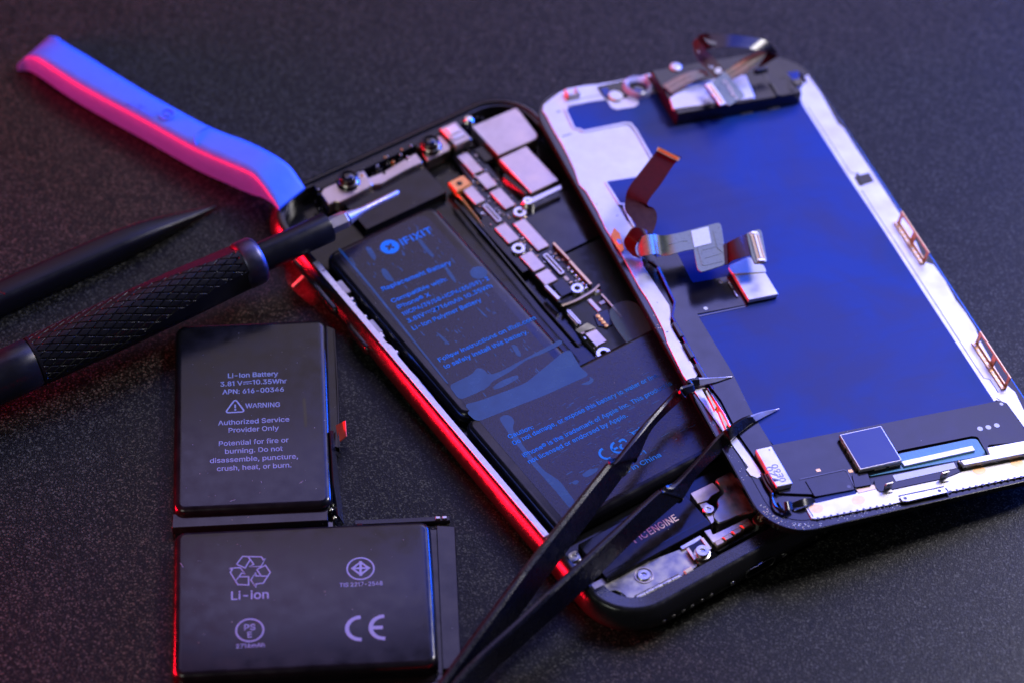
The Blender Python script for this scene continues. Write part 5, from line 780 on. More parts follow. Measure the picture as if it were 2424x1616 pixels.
# microphone strip with four brass blocks
plate([(30.56, -131.18), (32.16, -131.55), (31.64, -133.02), (40.36, -133.50), (40.20, -135.23), (39.10, -135.42), (30.28, -134.85), (30.44, -133.37)], 2.5, 4.8, 'microphone_strip', M['shield'], 0.3, 0.12)
for p in ((31.37, -135.62, 5.20), (33.75, -135.46, 5.20), (36.23, -135.27, 5.20), (38.74, -135.00, 5.20)):
    mb = MB(); mb.prism([(p[0]-1.15, p[1]-0.75), (p[0]+1.15, p[1]-0.75), (p[0]+1.15, p[1]+0.75), (p[0]-1.15, p[1]+0.75)], 3.0, 5.2, 0.3); mb.build('brass_block', M['brass'], phone)
plate([(23.91, -131.84), (29.23, -131.72), (29.30, -132.90), (23.96, -132.78)], 2.5, 4.9, 'flex_clamp', M['steel'], 0.2, 0.1)
standoff(phone, (41.90, -135.52), 1.5, 4.6, 0.8)
plate(rect((30.18, -136.09), (41.71, -136.85)), 2.4, 4.0, 'black_cover', M['black'], 0.4)
mb = MB(); q0, q1 = Vector((29.48, -137.53)), Vector((41.47, -138.15)); mb.prism([(q0.x, q0.y-0.4), (q1.x, q0.y-0.4), (q1.x, q0.y-0.1), (q0.x, q0.y-0.1)], 3.8, 4.2, 0.05); mb.build('moulded_rib', M['black'], phone)
# adhesive residue ring around the bottom end
ob = [p for p in ins(1.75) if p[1] < -PL+32]; ib = [p for p in ins(4.6) if p[1] < -PL+32]
mb = MB()
n = min(len(ob), len(ib))
mb.strip([(x, y, 6.25) for x, y in ob[:n]], [(x, y, 5.9) for x, y in ib[:n]], 0.3, smooth=False); mb.build('adhesive_residue', M['gunk'], phone)
mb = MB(); c = (4.71, -138.89); mb.lathe(c, [(1.1, 3.5), (1.1, 5.6), (0.7, 6.2), (0.01, 6.2)], 14); mb.box((c[0]+0.5, c[1]-0.5), (c[0]+2.6, c[1]+0.6), 4.5, 6.1, 0.2); mb.build('grounding_clip', M['dullplate'], phone)
mb = MB(); c = (5.63, -136.53); mb.box((c[0]-1.4, c[1]-1.6), (c[0]+1.2, c[1]+1.3), 3.5, 5.4, 0.2); mb.build('rubber_stop', M['black'], phone)
mb = MB(); mb.tube([(14.77, -139.99, 5.50), (17.72, -139.73, 5.50)], 0.35, 8, False); mb.build('contact_pin', M['steel'], phone)
# clear adhesive strips
mb = MB(); mb.strip([(-0.03, -19.41, 5.50), (-0.55, -24.00, 5.50), (-0.86, -29.85, 5.50), (-2.00, -33.55, 5.50)], [(-1.77, -15.82, 1.50), (-4.39, -20.89, 1.20), (-4.05, -26.18, 1.00), (-3.57, -30.54, 1.50)], 0.12); mb.build('clear_tape', M['tape'], phone)
mb = MB(); mb.strip([(-1.51, -24.10, 4.20), (-4.47, -23.68, 2.00)], [(-1.38, -23.30, 4.20), (-4.42, -23.12, 2.00)], 0.3, smooth=False); mb.build('tape_fold', M['sticker'], phone)
mb = MB(); mb.strip([(-1.17, -105.34, 6.85), (0.75, -107.10, 7.20), (1.10, -111.38, 7.20), (1.38, -116.71, 7.15)], [(-1.62, -104.92, 5.80), (-1.77, -107.67, 5.40), (-1.13, -113.14, 5.40), (-0.82, -117.40, 6.20)], 0.12); mb.build('clear_tape', M['tape'], phone)

# ------------------------------------------------------------------ the removed display assembly
DW, DL = 70.61425, 141.72969
Ru, Rv, Rn = Vector([0.926187, 0.362315, -0.104426]), Vector([-0.366409, 0.930183, -0.022447]), Vector([0.089002, 0.059052, 0.994279])
disp = thing('display_assembly', 'removed phone screen lying face down on the phone, blue foil back with loose ribbon cables', 'phone screen',
             (2.14673, 68.73829, 9.27872), Matrix((Ru, Rv, Rn)).transposed())
DO = arcrect(0, -DL, DW, 0, 10.0, 12)
def dins(d): return inset(ccw(DO), d)
mb = MB()
mb.rings([[(x, y, z) for x, y in (dins(i) if i else ccw(DO))] for i, z in [(1.2, -2.0), (0.5, -1.9), (0.15, -1.6), (0.15, -1.1), (0.0, -1.0), (0.0, -0.12), (0.12, -0.06), (0.3, -0.06)]])
gl = mb.build('front_glass', M['glossblack'], disp, smooth=30)
mb = MB(); mb.rings([[(x, y, z) for x, y in dins(i)] for i, z in [(0.16, -0.3), (0.16, -0.03), (0.22, 0.0), (2.6, 0.0), (2.7, -0.3)]])
fr = mb.build('screen_frame', M['film'], disp, smooth=20)
# residue along the left and bottom borders
rs = MB()
rr = random.Random(11)
for k in range(130):
    if rr.random() < 0.5: u, v = rr.uniform(0.5, 2.3), rr.uniform(-DL+14, -DL*0.52)
    else: u, v = rr.uniform(7, 30), rr.uniform(-DL+0.4, -DL+2.0)
    r = rr.uniform(0.04, 0.16); rs.prism(circ((u, v), r, 5, r*rr.uniform(0.4, 1)), -0.01, 0.05)
for k in range(60):
    a = math.radians(rr.uniform(185, 265)); R = rr.uniform(7.9, 9.5); u, v = 10+R*math.cos(a), -DL+10+R*math.sin(a)
    r = rr.uniform(0.05, 0.2); rs.prism(circ((u, v), r, 5, r*rr.uniform(0.4, 1)), -0.01, 0.05)
rso = rs.build('glue_residue', M['sticker'], disp); rso['kind'] = 'stuff'

def dplate(poly, z0, z1, name, m, r=0.4, bev=0.05, parent=None):
    mb = MB(); mb.prism(rnd(poly, r) if r else poly, z0, z1, bev); return mb.build(name, m, parent or disp)
# metal backing sheet with an uneven outer edge
ms = []
base = [p for p in dins(2.7)]
rr = random.Random(5)
lft = [(1.68, -6.02), (2.77, -4.15), (4.25, -3.18), (7.84, -1.10), (10.28, 0.36), (13.79, 0.26), (17.87, -0.30), (25.33, -0.49)]
mp_ = [(11.13, -139.53), (10.42, -135.30), (7.35, -136.50), (3.40, -134.58)]
sheet = [p for p in base]
mb = MB(); mb.prism(sheet, -0.35, 0.12, 0.0); sh = mb.build('backing_sheet', M['film'], disp)
wl = [(1.91, -8.73), (1.78, -6.04), (2.73, -4.25), (4.42, -3.22), (7.84, -1.10), (10.46, -0.12), (14.98, -0.03), (17.83, -0.40), (25.39, -0.34), (32.81, 0.16), (33.98, -6.97),
      (20.89, -29.16), (19.50, -29.84), (15.53, -33.20), (6.86, -33.05), (6.71, -45.79), (7.37, -49.41), (4.72, -60.94), (5.59, -73.96), (4.66, -76.98), (3.44, -79.44), (3.41, -94.88), (2.35, -95.73), (2.41, -97.97), (3.38, -98.90), (3.85, -111.07), (4.26, -115.50), (5.12, -123.39), (5.02, -125.47), (3.73, -125.74), (2.57, -124.58), (2.34, -122.84), (3.04, -122.40), (2.51, -117.16), (2.19, -114.07),
      (0.17, -94.01), (0.64, -84.43), (1.34, -80.72), (1.54, -75.69), (1.57, -71.03), (1.26, -66.71), (1.35, -60.55), (1.40, -55.26), (1.06, -47.37), (1.43, -42.03), (1.37, -35.02), (0.68, -32.24), (1.46, -27.10), (1.73, -22.28), (1.89, -18.17), (1.73, -13.43)]
mb = MB(); mb.prism(wl, 0.05, 0.3, 0.05); wt = mb.build('metal_tape', M['white'], disp)
wr = [(64.33, -15.50), (68.48, -9.91), (69.53, -9.34), (69.74, -16.83), (68.98, -27.48), (69.67, -29.26), (69.48, -37.70), (69.64, -46.09), (69.58, -59.38), (70.06, -66.02), (69.36, -67.43), (68.08, -75.97), (69.62, -77.35), (69.87, -82.75), (69.35, -88.85), (69.70, -93.21), (69.61, -98.36), (68.98, -101.00), (68.11, -114.52), (69.18, -117.97), (68.47, -123.58), (66.22, -128.93), (65.73, -120.39), (63.94, -119.02), (63.26, -119.28), (63.20, -90.08), (63.34, -62.89), (63.19, -44.46), (63.43, -19.53)]
mb = MB(); mb.prism(wr, 0.05, 0.3, 0.05); mb.build('metal_tape', M['white'], disp)
gv = MB()
gv.stroke([(64.38, -20.41), (64.43, -32.21), (64.37, -43.98), (65.22, -44.98)], 0.16, 0.28, 0.325)
gv.stroke([(64.32, -50.41), (64.22, -58.01), (64.33, -68.52), (64.25, -108.72), (64.34, -112.38), (65.47, -113.00), (65.44, -117.18)], 0.18, 0.28, 0.325)
gv.stroke([(64.25, -118.43), (65.05, -119.99), (65.38, -122.08), (65.10, -130.37)], 0.22, 0.28, 0.325)
gv.build('sheet_seam', M['lens'], disp, smooth=0)
dplate([(64.61, -45.86), (68.63, -45.42), (68.45, -48.37), (64.47, -48.91)], 0.1, 0.5, 'rubber_pad', M['film'], 0.3)
mb = MB(); mb.prism([(65.39, -45.02), (66.01, -44.92), (65.77, -48.73), (64.98, -49.04)], 0.3, 0.6, 0.05); mb.build('rubber_pad', M['glossblack'], disp)

# blue backing foil, cut round the metal tabs
pnl = [(7.40, -7.43), (8.16, -6.44), (13.26, -6.20), (18.24, -6.35), (18.09, -9.00), (18.70, -9.79), (23.73, -9.85), (24.71, -9.29), (25.11, -6.96), (34.19, -6.47), (67.82, -7.53), (63.49, -18.57), (63.19, -44.46), (63.34, -62.89), (63.20, -90.08), (63.26, -119.28), (64.32, -119.66), (11.11, -119.51), (8.83, -109.82), (8.19, -96.16), (9.42, -77.30), (10.10, -69.97), (8.73, -58.13), (7.55, -48.97), (7.11, -47.87), (7.63, -41.80), (7.26, -40.95), (7.10, -33.36), (7.45, -32.94), (15.53, -33.20), (20.18, -28.20), (20.39, -17.02), (20.04, -15.61), (19.03, -15.36), (8.32, -15.33), (7.97, -14.35), (6.75, -13.73)]
mb = MB(); mb.prism(rnd(pnl, 0.35, 3), 0.1, 0.40, 0.06); mb.build('blue_foil', M['panel'], disp)
# raised lips of the metal tabs
MB().stroke([(7.84, -14.69), (8.43, -15.52), (19.09, -15.21), (20.21, -15.65), (20.60, -17.86), (20.51, -28.29)], 0.55, 0.2, 0.52).build('tab_lip', M['white'], disp)
MB().stroke([(7.08, -6.82), (6.64, -14.02), (7.84, -14.69)], 0.5, 0.2, 0.5).build('tab_lip', M['white'], disp)
MB().stroke([(8.18, -5.91), (18.23, -5.91)], 0.5, 0.2, 0.5).build('tab_lip', M['white'], disp)
MB().stroke([(6.86, -33.05), (7.18, -40.69), (8.23, -41.20), (7.77, -42.33), (7.48, -48.70)], 0.5, 0.2, 0.5).build('tab_lip', M['white'], disp)
MB().stroke([(18.14, -6.59), (18.27, -9.31), (19.15, -10.06), (23.42, -10.15), (24.65, -9.43), (24.78, -8.23)], 0.5, 0.2, 0.52).build('tab_lip', M['white'], disp)
gv = MB()
gv.stroke([(7.39, -15.36), (18.73, -15.65), (19.68, -16.04), (20.14, -18.53), (20.04, -28.53)], 0.14, 0.28, 0.34)
gv.stroke([(7.87, -4.34), (17.40, -4.25)], 0.14, 0.28, 0.34); gv.stroke([(6.53, -7.75), (6.19, -13.75)], 0.12, 0.28, 0.34)
gv.stroke([(2.98, -15.84), (5.32, -15.48)], 0.3, 0.28, 0.34); gv.stroke([(4.79, -7.48), (5.79, -7.30)], 0.35, 0.28, 0.34)
gv.stroke([(6.93, -40.87), (7.09, -48.35)], 0.14, 0.28, 0.34)
gv.build('sheet_seam', M['inkdark'], disp, smooth=0)
sm = MB()
rr = random.Random(9)
for p, w in (((2.13, -39.40), .5), ((5.22, -44.17), .6), ((2.38, -41.45), .3), ((6.55, -38.27), .3), ((1.94, -81.34), .6), ((1.61, -70.10), .3), ((3.27, -72.41), .35)):
    sm.prism(circ(p, w*0.5, 7, w*0.25), 0.29, 0.33)
sm.build('smudge', M['inkdark'], disp, smooth=0)
# small moulded catch in the top left corner
mb = MB(); p = (10.52, -2.95)
mb.box((p[0]-1.6, p[1]-0.9), (p[0]+1.6, p[1]-0.3), 0.2, 1.4, 0.15); mb.box((p[0]-1.6, p[1]-0.9), (p[0]-1.0, p[1]+1.2), 0.2, 1.8, 0.15); mb.box((p[0]+1.0, p[1]-0.9), (p[0]+1.6, p[1]+1.2), 0.2, 1.8, 0.15); mb.build('frame_catch', M['white'], disp)
# front camera seat: black pad, white disc and clear moulded ring
dplate([(17.43, -1.39), (24.78, -0.90), (23.58, -6.58), (21.23, -6.81), (17.77, -6.12)], 0.3, 0.6, 'camera_pad', M['glossblack'], 0.5)
dplate([(17.76, -2.45), (19.66, -2.37), (19.74, -4.02), (17.83, -5.98)], 0.5, 0.66, 'blue_filter', M['icblue'], 0.3)
mb = MB(); mb.lathe((20.46, -5.81), [(1.75, 0.4), (1.75, 0.8), (1.5, 1.0), (0.01, 1.0)], 26); mb.build('white_disc', M['sticker'], disp)
mb = MB(); cc = (26.55, -4.77)
mb.lathe(cc, [(3.6, 0.3), (3.7, 1.2), (3.5, 1.9), (3.0, 2.2), (2.6, 2.1), (2.4, 1.6), (2.5, 0.5)], 36); mb.build('clear_ring', M['clear'], disp)
mb = MB(); mb.lathe(cc, [(2.3, 0.3), (2.3, 0.9), (1.6, 1.25), (0.01, 1.3)], 28); mb.build('lens', M['lens'], disp)
mb = MB(); mb.strip([(30.88, -4.14, 2.20), (31.28, -6.86, 2.20)], [(30.86, -4.90, 3.00), (31.10, -7.48, 3.00)], 0.3, smooth=False); mb.build('gold_spring', M['gold'], disp)
mb = MB(); mb.lathe((30.20, -2.17), [(0.8, 0.3), (0.8, 1.7), (0.4, 2.2), (0.01, 2.2)], 14); mb.build('metal_stud', M['white'], disp)

# earpiece speaker block
HB = 4.0
sp = rect((30.09, -17.75), (62.92, -20.19))
bl, br = (30.09, -17.75), (62.92, -20.19)
tlc, trc = (30.66, -3.34), (67.09, -5.99)
by = (bl[1]+br[1])/2; ty = -2.6
bx0 = (bl[0]+tlc[0])/2; bx1 = br[0]
mb = MB(); mb.prism(rnd([(bx0, by), (bx1, by), (bx1, by+4.5), (bx1-1.5, ty+1.5), (bx1-4.5, ty), (bx0, ty)], 0.4), 0.2, HB, 0.3); spk = mb.build('earpiece_block', M['film'], disp)
dplate([(30.64, -13.31), (29.84, -17.39), (50.76, -18.26), (52.03, -9.87), (43.62, -9.46), (36.94, -10.01)], HB-0.2, HB+0.35, 'speaker_plate', M['white'], 0.6, 0.15, spk)
mb = MB(); mb.box((56.38, -13.99), (56.96, -18.95), HB-0.1, HB+0.5, 0.1); mb.build('sensor_well', M['lens'], spk)
mb = MB(); mb.box((62.18, -14.39), (64.33, -16.53), HB-0.1, HB+0.4, 0.1); mb.build('sensor_well', M['lens'], spk)
mb = MB(); mb.box((65.38, -12.73), (64.93, -15.87), HB-0.1, HB+0.8, 0.1); mb.build('block_peg', M['black'], spk)
mb = MB(); mb.box((54.75, -9.74), (57.93, -8.68), HB-0.1, HB+0.7, 0.1); mb.build('block_peg', M['black'], spk)
mb = MB(); mb.stroke([(56.85, -9.97), (56.47, -13.32)], 0.35, HB-0.05, HB+0.12); mb.stroke([(59.79, -12.61), (61.67, -12.56), (62.11, -14.09)], 0.3, HB-0.05, HB+0.12); mb.build('block_groove', M['lens'], spk)
dplate([(61.38, -14.12), (61.92, -14.65), (61.54, -17.79), (60.10, -17.84)], HB-0.1, HB+0.2, 'raised_pad', M['film'], 0.2, 0.05, spk)
mb = MB(); mb.lathe((36.64, -3.13), [(1.4, HB-0.1), (1.4, HB+0.35), (1.1, HB+0.5), (0.01, HB+0.5)], 20); mb.build('silver_pad', M['white'], spk)
mb = MB()
for p in ((bx0+9, by-0.05), (bx0+17, by-0.05), (bx0+24, by-0.05)): mb.box(p, (p[0]+3.0, p[1]-0.35), 0.3, 0.75, 0.05)
mb.build('foot_tab', M['dullplate'], spk)
# twisted ribbon of the sensor flex
def ribbon(A, B, th, name, m, parent, smooth=True):
    mb = MB(); mb.strip(A, B, th, 6, smooth); return mb.build(name, m, parent, smooth=45)
def stripes(A, B, parent, fr, lift=0.1):
    A = crom(A, 6); B = crom(B, 6)
    for f0, f1 in fr:
        a_ = []; b_ = []
        for i in range(len(A)):
            t = A[min(i+1, len(A)-1)]-A[max(i-1, 0)]; n = (B[i]-A[i]).cross(t).normalized()
            if n.z < 0: n = -n
            a_.append(A[i].lerp(B[i], f0)+n*lift); b_.append(A[i].lerp(B[i], f1)+n*lift)
        mb = MB(); mb.strip(a_, b_, 0.04, smooth=False); mb.build('copper_trace', M['stripe'], parent)
fx = bpy.data.objects.new('sensor_flex', None); COL.objects.link(fx); fx.parent = disp
ribbon([(30.76, -8.89, 4.50), (33.87, -8.13, 5.40), (36.95, -7.83, 6.20), (40.09, -8.11, 6.80), (41.38, -9.03, 6.80)], [(31.68, -12.31, 4.50), (34.70, -11.50, 5.20), (37.88, -10.93, 6.00), (40.80, -10.52, 6.40), (41.79, -10.78, 6.50)], 0.12, 'ribbon', M['flexgreen'], fx)
ribbon([(43.45, 1.11, 9.00), (44.67, -0.85, 11.00), (49.85, -3.99, 12.20), (55.54, -6.54, 12.00), (58.19, -7.99, 11.00), (59.36, -10.41, 9.50)], [(42.78, -3.24, 8.50), (43.81, -5.13, 10.00), (47.86, -7.22, 11.40), (51.38, -8.72, 11.60), (54.69, -9.55, 10.80), (57.52, -9.15, 9.50)], 0.12, 'ribbon', M['film'], fx)
q1a, q1b = [(42.68, 0.10, 9.30), (42.99, -2.44, 9.30), (43.51, -5.26, 9.00), (44.47, -7.80, 8.40), (45.41, -10.98, 7.50)], [(41.34, -0.67, 8.60), (40.42, -4.43, 8.60), (40.42, -7.43, 8.40), (41.46, -9.78, 7.80), (42.86, -12.43, 6.80)]
stripes([(30.76, -8.89, 4.50), (33.87, -8.13, 5.40), (36.95, -7.83, 6.20), (40.09, -8.11, 6.80), (41.38, -9.03, 6.80)], [(31.68, -12.31, 4.50), (34.70, -11.50, 5.20), (37.88, -10.93, 6.00), (40.80, -10.52, 6.40), (41.79, -10.78, 6.50)], fx, ((0.25, 0.36), (0.62, 0.72)))
stripes([(45.34, -9.95, 6.00), (48.38, -9.31, 7.20), (52.04, -8.46, 8.60), (55.82, -8.15, 9.60)], [(47.13, -12.61, 6.00), (50.04, -12.31, 7.00), (52.96, -11.40, 8.00), (57.24, -9.10, 9.60)], fx, ((0.12, 0.34), (0.55, 0.72)))
red_r = ribbon(q1a, q1b, 0.12, 'ribbon', M['flexred'], fx)
ribbon([(45.34, -10.96, 7.50), (46.10, -12.96, 7.00), (46.94, -16.05, 6.40), (47.68, -18.71, 5.80)], [(41.00, -13.48, 6.80), (41.31, -16.15, 6.30), (41.72, -19.22, 5.80), (42.66, -20.68, 5.50)], 0.12, 'ribbon', M['flexgreen'], fx)
def conn3(A, B, w, name, parent, gold='gold'):      # a board connector lying on a ribbon: A, B its two ends, w its half width vector end
    A, B, w = Vector(A), Vector(B), Vector(w)
    d = (B-A); nrm = d.cross(w-A).normalized()
    if nrm.z < 0: nrm = -nrm
    sidev = (w-A); sidev -= d*(sidev.dot(d)/d.length_squared)
    mb = MB()
    def blk(a0, a1, s0, s1, h0, h1):
        vs = [A+d*a+sidev*s_+nrm*h for a in (a0, a1) for s_ in (s0, s1) for h in (h0, h1)]
        mb.add(vs, [(0,1,3,2),(4,6,7,5),(0,4,5,1),(2,3,7,6),(0,2,6,4),(1,5,7,3)])
    blk(0, 1, 0, 1, 0.02, 0.3); o = mb.build('connector', M['glossblack'], parent)
    mb = MB(); blk(0.05, 0.95, 0.08, 0.26, 0.3, 0.75); blk(0.05, 0.95, 0.74, 0.92, 0.3, 0.75); blk(0.0, 0.05, 0.08, 0.92, 0.3, 0.7); blk(0.95, 1.0, 0.08, 0.92, 0.3, 0.7); mb.build('shell', M['rail'], o)
    mb = MB(); blk(0.06, 0.94, 0.38, 0.62, 0.3, 0.7); mb.build('contact_row', M[gold], o)
conn3((38.82, -14.38, 7.00), (39.81, -20.97, 6.00), (40.62, -13.62, 7.00), 'connector', fx, 'copper')
ribbon([(45.34, -9.95, 6.00), (48.38, -9.31, 7.20), (52.04, -8.46, 8.60), (55.82, -8.15, 9.60)], [(47.13, -12.61, 6.00), (50.04, -12.31, 7.00), (52.96, -11.40, 8.00), (57.24, -9.10, 9.60)], 0.12, 'ribbon', M['flexgreen'], fx)
ribbon([(57.24, -8.98, 9.50), (58.54, -9.54, 9.20), (59.64, -10.48, 9.00)], [(54.26, -10.87, 6.80), (55.11, -10.87, 6.80), (56.17, -10.41, 6.80)], 0.12, 'ribbon', M['flexred'], fx, False)
mb = MB(); mb.strip([(42.24, -3.70, 12.20), (43.17, -4.76, 12.30), (44.62, -5.92, 12.30)], [(42.07, -4.70, 12.30), (42.84, -6.43, 12.40), (44.18, -6.94, 12.30)], 0.5, smooth=False); cp = mb.build('sensor_chip', M['lens'], fx)
# lettering on the ribbons, laid in their own planes
def plane_letter(mb, body, a, b, upto, cap, lift=0.12, bold=0.0):
    a, b, u = Vector(a), Vector(b), Vector(upto)
    me, x0, x1 = glyphs(body, bold, 1.0)
    d = (b-a); ln = d.length; d.normalize(); up = (u-a); up -= d*up.dot(d); up.normalize(); n = d.cross(up)
    mb.mesh(me, lambda c: a+d*((c.x-x0)/(x1-x0)*ln)+up*(c.y/CAP*cap)+n*lift)
def mid(a, b, t): return Vector(a).lerp(Vector(b), t)
mb = MB()
plane_letter(mb, '821-01198-A', mid(q1a[4], q1b[4], 0.80).lerp(mid(q1a[3], q1b[3], 0.80), 0.85), mid(q1a[1], q1b[1], 0.80), mid(q1a[4], q1b[4], 0.2), 1.0, -0.25, 0.02)
tA, tB = Vector((45.42, -19.70, 6.60)), Vector((44.67, -13.49, 7.40))
plane_letter(mb, 'A 7N26.21', tA, tB, (43.26, -19.68, 6.20), 0.9, -0.25, 0.015)
# small apple-shaped mark: body of two lobes with a notch, and a leaf
ac = mid(q1a[4], q1b[4], 0.42).lerp(mid(q1a[3], q1b[3], 0.42), 0.35)
ad = (Vector(q1a[3])-Vector(q1a[4])).normalized(); au = (Vector(q1a[4])-Vector(q1b[4])); au -= ad*au.dot(ad); au.normalize(); an = ad.cross(au)
if an.z < 0: an = -an
ap = []
for k in range(36):
    t = 2*math.pi*k/36; r = 1.0+0.10*math.cos(2*t)-0.16*math.exp(-((t-math.pi/2)/0.35)**2)-0.10*math.exp(-((t-3*math.pi/2)/0.3)**2)-0.30*math.exp(-((t-0.25)/0.28)**2)
    ap.append((r*math.cos(t)*0.85, r*math.sin(t)*0.9))
lf = [(0.05, 1.0), (0.1, 1.3), (0.4, 1.5), (0.35, 1.2)]
for pl in (ap, lf): mb.add([ac+ad*(-y)*1.0+au*x*1.0+an*0.25 for x, y in pl], [tuple(range(len(pl)))])
mb.build('printed_text', M['inkwhite'], fx, smooth=0)

# main flex down the left side with its branch
flx = [(6.24, -59.41), (13.74, -58.94), (13.34, -68.21), (13.38, -68.93), (22.59, -69.05), (22.69, -78.46), (10.41, -78.26), (10.82, -96.87), (10.14, -108.43), (10.48, -118.27), (64.37, -119.58), (65.47, -120.55), (65.87, -129.93), (64.75, -132.02), (55.88, -130.68), (54.34, -132.64), (54.65, -127.96), (53.51, -127.43), (36.92, -127.00), (28.13, -128.02), (26.77, -130.83), (26.48, -133.91), (22.27, -133.79), (13.92, -133.57), (6.34, -131.06), (4.68, -113.03), (5.11, -103.56), (4.30, -97.59), (4.79, -95.25), (4.61, -85.26), (4.57, -77.19), (6.38, -74.17), (7.07, -72.94), (7.73, -62.21)]
mb = MB(); mb.prism(rnd(flx, 0.3, 3), 0.35, 0.62, 0.05); flex = mb.build('main_flex', M['film'], disp)
mb = MB(); mb.strip([(7.27, -62.56, 0.90), (6.59, -73.75, 0.90), (4.24, -77.79, 0.90), (4.05, -86.24, 0.90), (4.14, -96.41, 0.90), (4.35, -100.26, 0.90)], [(8.12, -62.36, 0.50), (7.28, -73.52, 0.50), (5.02, -77.59, 0.50), (4.97, -85.86, 0.50), (4.90, -96.00, 0.50), (5.11, -99.85, 0.50)], 0.15, smooth=False); mb.build('flex_edge', M['flexred'], flex)
for p in ((4.16, -81.92, 0.90), (4.03, -88.28, 0.90), (4.07, -94.60, 0.90)):
    mb = MB(); mb.box((p[0]-0.5, p[1]-2.2), (p[0]+0.45, p[1]+2.2), 0.5, 1.1, 0.1); mb.build('edge_clip', M['glossblack'], flex)
tr_ = MB()
for i in range(7):
    a, b = Vector((8.37, -59.00)).lerp(Vector((13.00, -58.99)), i/6), Vector((8.83, -66.32)).lerp(Vector((12.52, -66.80)), i/6)
    tr_.stroke([a, a.lerp(b, 0.5), b], 0.12, 0.6, 0.68)
tr_.build('copper_trace', M['film'], flex)
for p, r in (((19.50, -70.39), 0.42), ((12.90, -77.15), 0.5), ((64.26, -120.66), 0.42)): mb = MB(); mb.cyl(p, r, 0.6, 0.66, 16); mb.build('test_pad', M['sticker'], flex)
for p in ((56.24, -125.99), (58.21, -126.09), (60.27, -126.08)): mb = MB(); mb.cyl(p, 0.62, 0.6, 0.68, 18); mb.build('test_pad', M['sticker'], flex)
for p in ((16.94, -127.48), (23.54, -129.51)): mb = MB(); mb.prism(arcrect(p[0]-.5, p[1]-.4, p[0]+.5, p[1]+.4, 0.2, 3), 0.6, 0.67); mb.build('test_pad', M['peach'], flex)
# black strip painting in the shade below the branch
mb = MB(); mb.stroke([(22.50, -78.69), (10.24, -78.87)], 0.3, 0.38, 0.5); mb.build('painted_flex_shade', M['lens'], flex)

def chip(p, q_, z0, z1, name, m, parent=None, r=0.25, bev=0.12):
    mb = MB(); mb.prism(rnd(rect(p, q_), r, 3), z0, z1, bev); return mb.build(name, m, parent or disp)
# shielded chips
c1 = chip((22.61, -67.61), (29.89, -78.32), 1.0, 1.9, 'shielded_chip', M['white'])
chip((23.26, -67.55), (29.72, -78.28), 0.4, 1.0, 'chip_base', M['glossblack'], c1)
mb = MB()
x0, y0 = (20.70, -76.99); 
for i in range(2): mb.box(Vector((22.48, -77.82))+Vector((i*3.0+0.2, -0.1)), Vector((22.48, -77.82))+Vector((i*3.0+2.7, 0.3)), 0.5, 0.95, 0.08)
for i in range(2): mb.box(Vector((21.45, -70.93))+Vector((-0.5, -i*2.8)), Vector((21.45, -70.93))+Vector((-0.1, -i*2.8-2.2)), 0.5, 0.95, 0.08)
mb.build('solder_pad', M['solder'], c1)
mb = MB(); mb.prism(rnd([(22.12, -68.04), (22.82, -67.26), (28.10, -65.89), (28.73, -66.63), (28.54, -68.51), (30.31, -68.97), (30.14, -71.33), (22.48, -70.05)], 0.5), 1.9, 2.15, 0.05); mb.build('chip_label', M['sticker'], c1)
c2 = chip((5.78, -119.49), (9.47, -130.32), 0.55, 1.9, 'marked_chip', M['white'])
mk = MB()
pA, pB = Vector((5.78, -119.49)), Vector((9.47, -130.32))
x0, x1 = sorted((pA.x, pB.x)); y0, y1 = sorted((pA.y, pB.y))
tw = x1-x0
def vert_letter(body, xb, ya, yb, cap): letter(mk, body, (xb, ya), (xb, yb), cap, 1.93, 0.004)
vert_letter('7Z0', x0+tw*0.33, y0+1.4, y0+5.6, 1.35); vert_letter('0E60', x0+tw*0.72, y0+0.9, y0+5.9, 1.35)
mk.prism(circ((x1-0.9, y1-0.9), 0.2, 10), 1.89, 1.93)
mk.build('etched_text', M['inkdark'], c2, smooth=0)
c3 = chip((24.88, -120.43), (34.87, -130.79), 1.1, 2.0, 'square_chip', M['white'], r=0.2, bev=0.15)
a, b = rect((24.88, -120.43), (34.87, -130.79))[0], rect((24.88, -120.43), (34.87, -130.79))[2]
chip((a[0]+0.3, a[1]+0.3), (b[0]-0.3, b[1]-0.3), 1.9, 2.06, 'chip_lid', M['icblue'], c3, 0.15, 0.03)
chip((a[0]+0.15, a[1]-0.1), (b[0]-0.15, b[1]-0.2), 0.5, 1.1, 'chip_base', M['glossblack'], c3, 0.1, 0.05)
for i in range(3):
    mb = MB(); y = b[1]-1.4-i*2.9; mb.box((a[0]-0.25, y), (a[0]+0.1, y-2.3), 0.7, 1.5, 0.08); mb.build('solder_pad', M['gold'], c3)
for i in range(2):
    mb = MB(); x = a[0]+3.6+i*3.4; mb.box((x, a[1]-0.3), (x+2.6, a[1]+0.05), 0.6, 1.1, 0.08); mb.build('solder_pad', M['solder'], c3)
